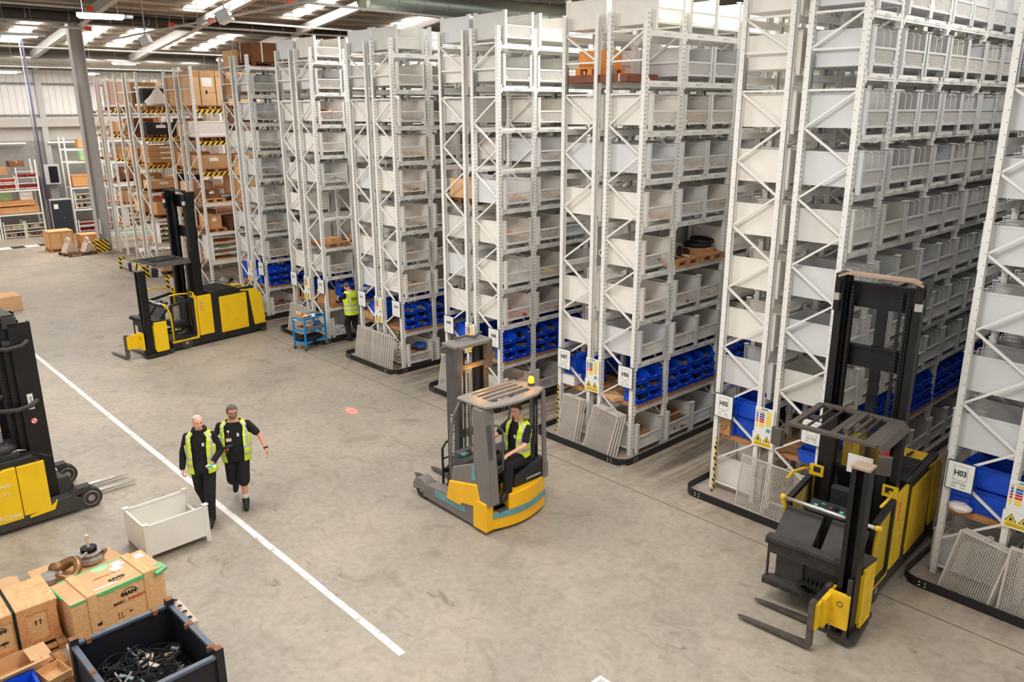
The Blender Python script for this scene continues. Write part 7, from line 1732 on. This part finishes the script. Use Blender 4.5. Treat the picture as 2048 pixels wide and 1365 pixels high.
# man in hoodie, walking, left leg forward
J = dict(head=(.03, 0, 1.70), sl=(-.01, .20, 1.46), sr=(-.01, -.20, 1.46), el=(-.02, .30, 1.18), wl=(.19, .20, 1.06), er=(-.03, -.29, 1.17), wr=(.07, -.31, .93),
         hl=(0, .10, .90), hr=(0, -.10, .90), kl=(.20, .10, .52), kr=(-.06, -.10, .50), al=(.30, .09, .105), ar=(-.30, -.09, .17), tl=(.46, .10, .05), tr=(-.17, -.10, .05))
H1 = human('person with white hair in black hoodie and yellow vest walking beside the floor bin', (-1.38, -7.01, 0), R(-32), J, skin1, hair_w, 'bald', rings_std(belly=.02), top='hoodie', head_yaw=R(28), head_pitch=R(10),
           hands=dict(l=dict(d=(.8, -.2, -.3), n=(0, -1, .2), t=(0, 0, 1), curl=.7), r=dict(d=(.15, 0, -1), n=(0, 1, 0), t=(1, 0, 0), curl=.8)), vestgap=.42)
# man in t-shirt and shorts
J = dict(head=(.03, 0, 1.70), sl=(-.01, .22, 1.46), sr=(-.01, -.22, 1.46), el=(.02, .40, 1.24), wl=(.14, .50, 1.02), er=(-.05, -.31, 1.19), wr=(.16, -.19, 1.12),
         hl=(0, .10, .90), hr=(0, -.10, .90), kl=(.16, .09, .52), kr=(.02, -.10, .50), al=(.18, .09, .12), ar=(-.32, -.09, .27), tl=(.34, .10, .055), tr=(-.22, -.10, .15))
H2 = human('bearded person in glasses, black shorts and yellow vest walking with a scanner', (-1.45, -6.40, 0), R(-28), J, skin2, hair_g, 'short', rings_std(belly=.065, w=1.05), top='tee', bottom='shorts', fat=1.06, head_yaw=R(18), head_pitch=R(12), beard=True, glasses=True,
           hands=dict(l=dict(d=(.4, .2, -.9), n=(0, -1, 0), t=(1, 0, 0), curl=.6), r=dict(d=(.8, .5, -.1), n=(0, .3, .8), t=(1, -.3, .3), curl=.9)), vestgap=.52)
def shirt_e(t, loc, rz=0):
    text('E', .07, white, t, loc, (R(90), 0, R(90) + rz), bold=.005)
shirt_e(H2, (.178, .07, 1.34), .25)
shirt_e(H1, (.160, .07, 1.36), .3)
m = MB(); m.mat(white).cbox((.198, -.08, 1.27), (.004, .085, .055)).cyl((.166, -.08, 1.41), (.172, -.08, 1.41), .020, 12); m.mat(redp).cbox((.199, -.08, 1.303), (.004, .085, .010)); m.mat(galv).bar((.168, -.08, 1.41), (.196, -.08, 1.30), .004, .004); m.build('id_badge', H2)
m = MB(); m.mat(darkm); A_ = Vector((.02, .40, 1.24)).lerp(Vector((.14, .50, 1.02)), .9); d = (Vector((.14, .50, 1.02)) - Vector((.02, .40, 1.24))).normalized(); m.cyl(A_ - d * .012, A_ + d * .012, .036, 16).ell(A_ + Vector((.0, .034, .0)), (.02, .008, .02)); m.build('wrist_watch', H2, smooth=True)
m = MB(); m.mat(darkm); A_ = Vector((-.05, -.31, 1.19)).lerp(Vector((.16, -.19, 1.12)), .88); d = (Vector((.16, -.19, 1.12)) - Vector((-.05, -.31, 1.19))).normalized(); m.cyl(A_ - d * .01, A_ + d * .01, .036, 16); m.build('wrist_band', H2, smooth=True)
def at(H, az, p, loc): v = Matrix.Rotation(az, 3, 'Z') @ Vector(p); return v + Vector(loc)
t = thing('hand_scanner', 'black hand scanner with an orange trigger held by the bearded man', 'scanner', at(H2, R(-28), (.27, -.12, 1.14), (-1.45, -6.40, 0)), R(-10))
m = MB(); m.mat(truck_k).cbox((.02, .03, .045), (.09, .14, .035), (0, -.3, .4)).cbox((0, 0, -.03), (.035, .035, .13), (0, .2, 0)); m.build('scanner_body', t, bevel=.006)
m = MB(); m.mat(orange_end).cbox((.025, 0, .0), (.02, .025, .04)); m.build('trigger', t)
m = MB(); m.mat(mat('screen_grey', (96, 100, 104), .2)).cbox((.02, .03, .066), (.06, .09, .004), (0, -.3, .4)); m.build('screen', t)
t = thing('paper_packet', 'green and white paper packet in the left hand of the hoodie wearing man', 'paper', at(H1, R(-32), (.29, .16, 1.03), (-1.38, -7.01, 0)), R(10))
m = MB(); m.mat(white).cbox((0, 0, 0), (.10, .08, .012), (.3, .3, .2)).cbox((.04, .04, .0), (.08, .05, .004), (.5, .2, .9)); m.build('paper', t)
m = MB(); m.mat(mat('bright_green', (40, 176, 90), .5)).cbox((.04, .0, .02), (.06, .06, .012), (.4, .2, .6)); m.build('green_strip', t)

# picker at rack H12, seen from behind, reaching to the left
J = dict(head=(.10, .03, 1.60), sl=(.02, .18, 1.38), sr=(.02, -.18, 1.38), el=(.24, .26, 1.22), wl=(.46, .16, 1.22), er=(.22, -.22, 1.18), wr=(.44, -.12, 1.20),
         hl=(-.04, .09, .86), hr=(-.04, -.09, .86), kl=(.08, .12, .48), kr=(.02, -.12, .46), al=(-.06, .15, .10), ar=(-.24, -.16, .10), tl=(.10, .18, .045), tr=(-.08, -.18, .045))
H3 = human('person in yellow vest seen from behind, reaching into the shelf by the blue trolley', (-9.02, .60, 0), R(186), J, skin2, hair_g, 'short', [((c[0] + (c[2] - .9) * .10 - .03, c[1], c[2] - .05), a * .95, b_) for c, a, b_ in rings_std()], head_yaw=R(10), head_pitch=R(30),
           hands=dict(l=dict(d=(1, -.3, 0), n=(0, 0, -1), t=(0, -1, 0), curl=.5), r=dict(d=(1, .2, 0), n=(0, 0, -1), t=(0, 1, 0), curl=.6)), vestgap=.35)
m = MB(); m.mat(ink).box((-.162, -.11, 1.270), (-.158, .11, 1.295)).box((-.162, -.07, 1.225), (-.158, .07, 1.238)); m.build('vest_print', H3)
m = MB(); m.mat(white).cbox((0, 0, 0), (.2, .16, .02), (0, .1, 0)); tag(m.build('paper_sheets', loc=at(H3, R(186), (.56, .02, 1.24), (-9.02, .60, 0))), 'white papers held by the picker above the brown cartons', 'paper')
# driver, seated, facing across the truck
J = dict(head=(.05, 0, 1.77), sl=(.0, .20, 1.50), sr=(.0, -.20, 1.50), el=(.17, .27, 1.27), wl=(.40, .18, 1.20), er=(.20, -.30, 1.32), wr=(.40, -.36, 1.22),
         hl=(-.02, .10, 1.02), hr=(-.02, -.10, 1.02), kl=(.42, .13, .98), kr=(.40, -.12, .96), al=(.46, .14, .52), ar=(.44, -.13, .50), tl=(.60, .15, .44), tr=(.58, -.14, .42))
tor = [((c[0] * 1 + (c[2] - 1.2) * -.04, c[1], c[2] + .05), a * .95, b_ * .95) for c, a, b_ in rings_std()]
H4 = human('person with brown hair in yellow vest seated driving the grey reach truck', (2.11, -3.14, .09), R(-82), J, skin1, hair_b, 'curly', tor, head_yaw=R(14), head_pitch=R(8),
           hands=dict(l=dict(d=(.9, -.25, -.25), n=(0, 0, -1), t=(0, -1, 0), curl=.45), r=dict(d=(.9, -.1, -.25), n=(0, 0, -1), t=(0, 1, 0), curl=.6)), vestgap=.30, vhem=.10)
shirt_e(H4, (.150, .045, 1.36), .2)
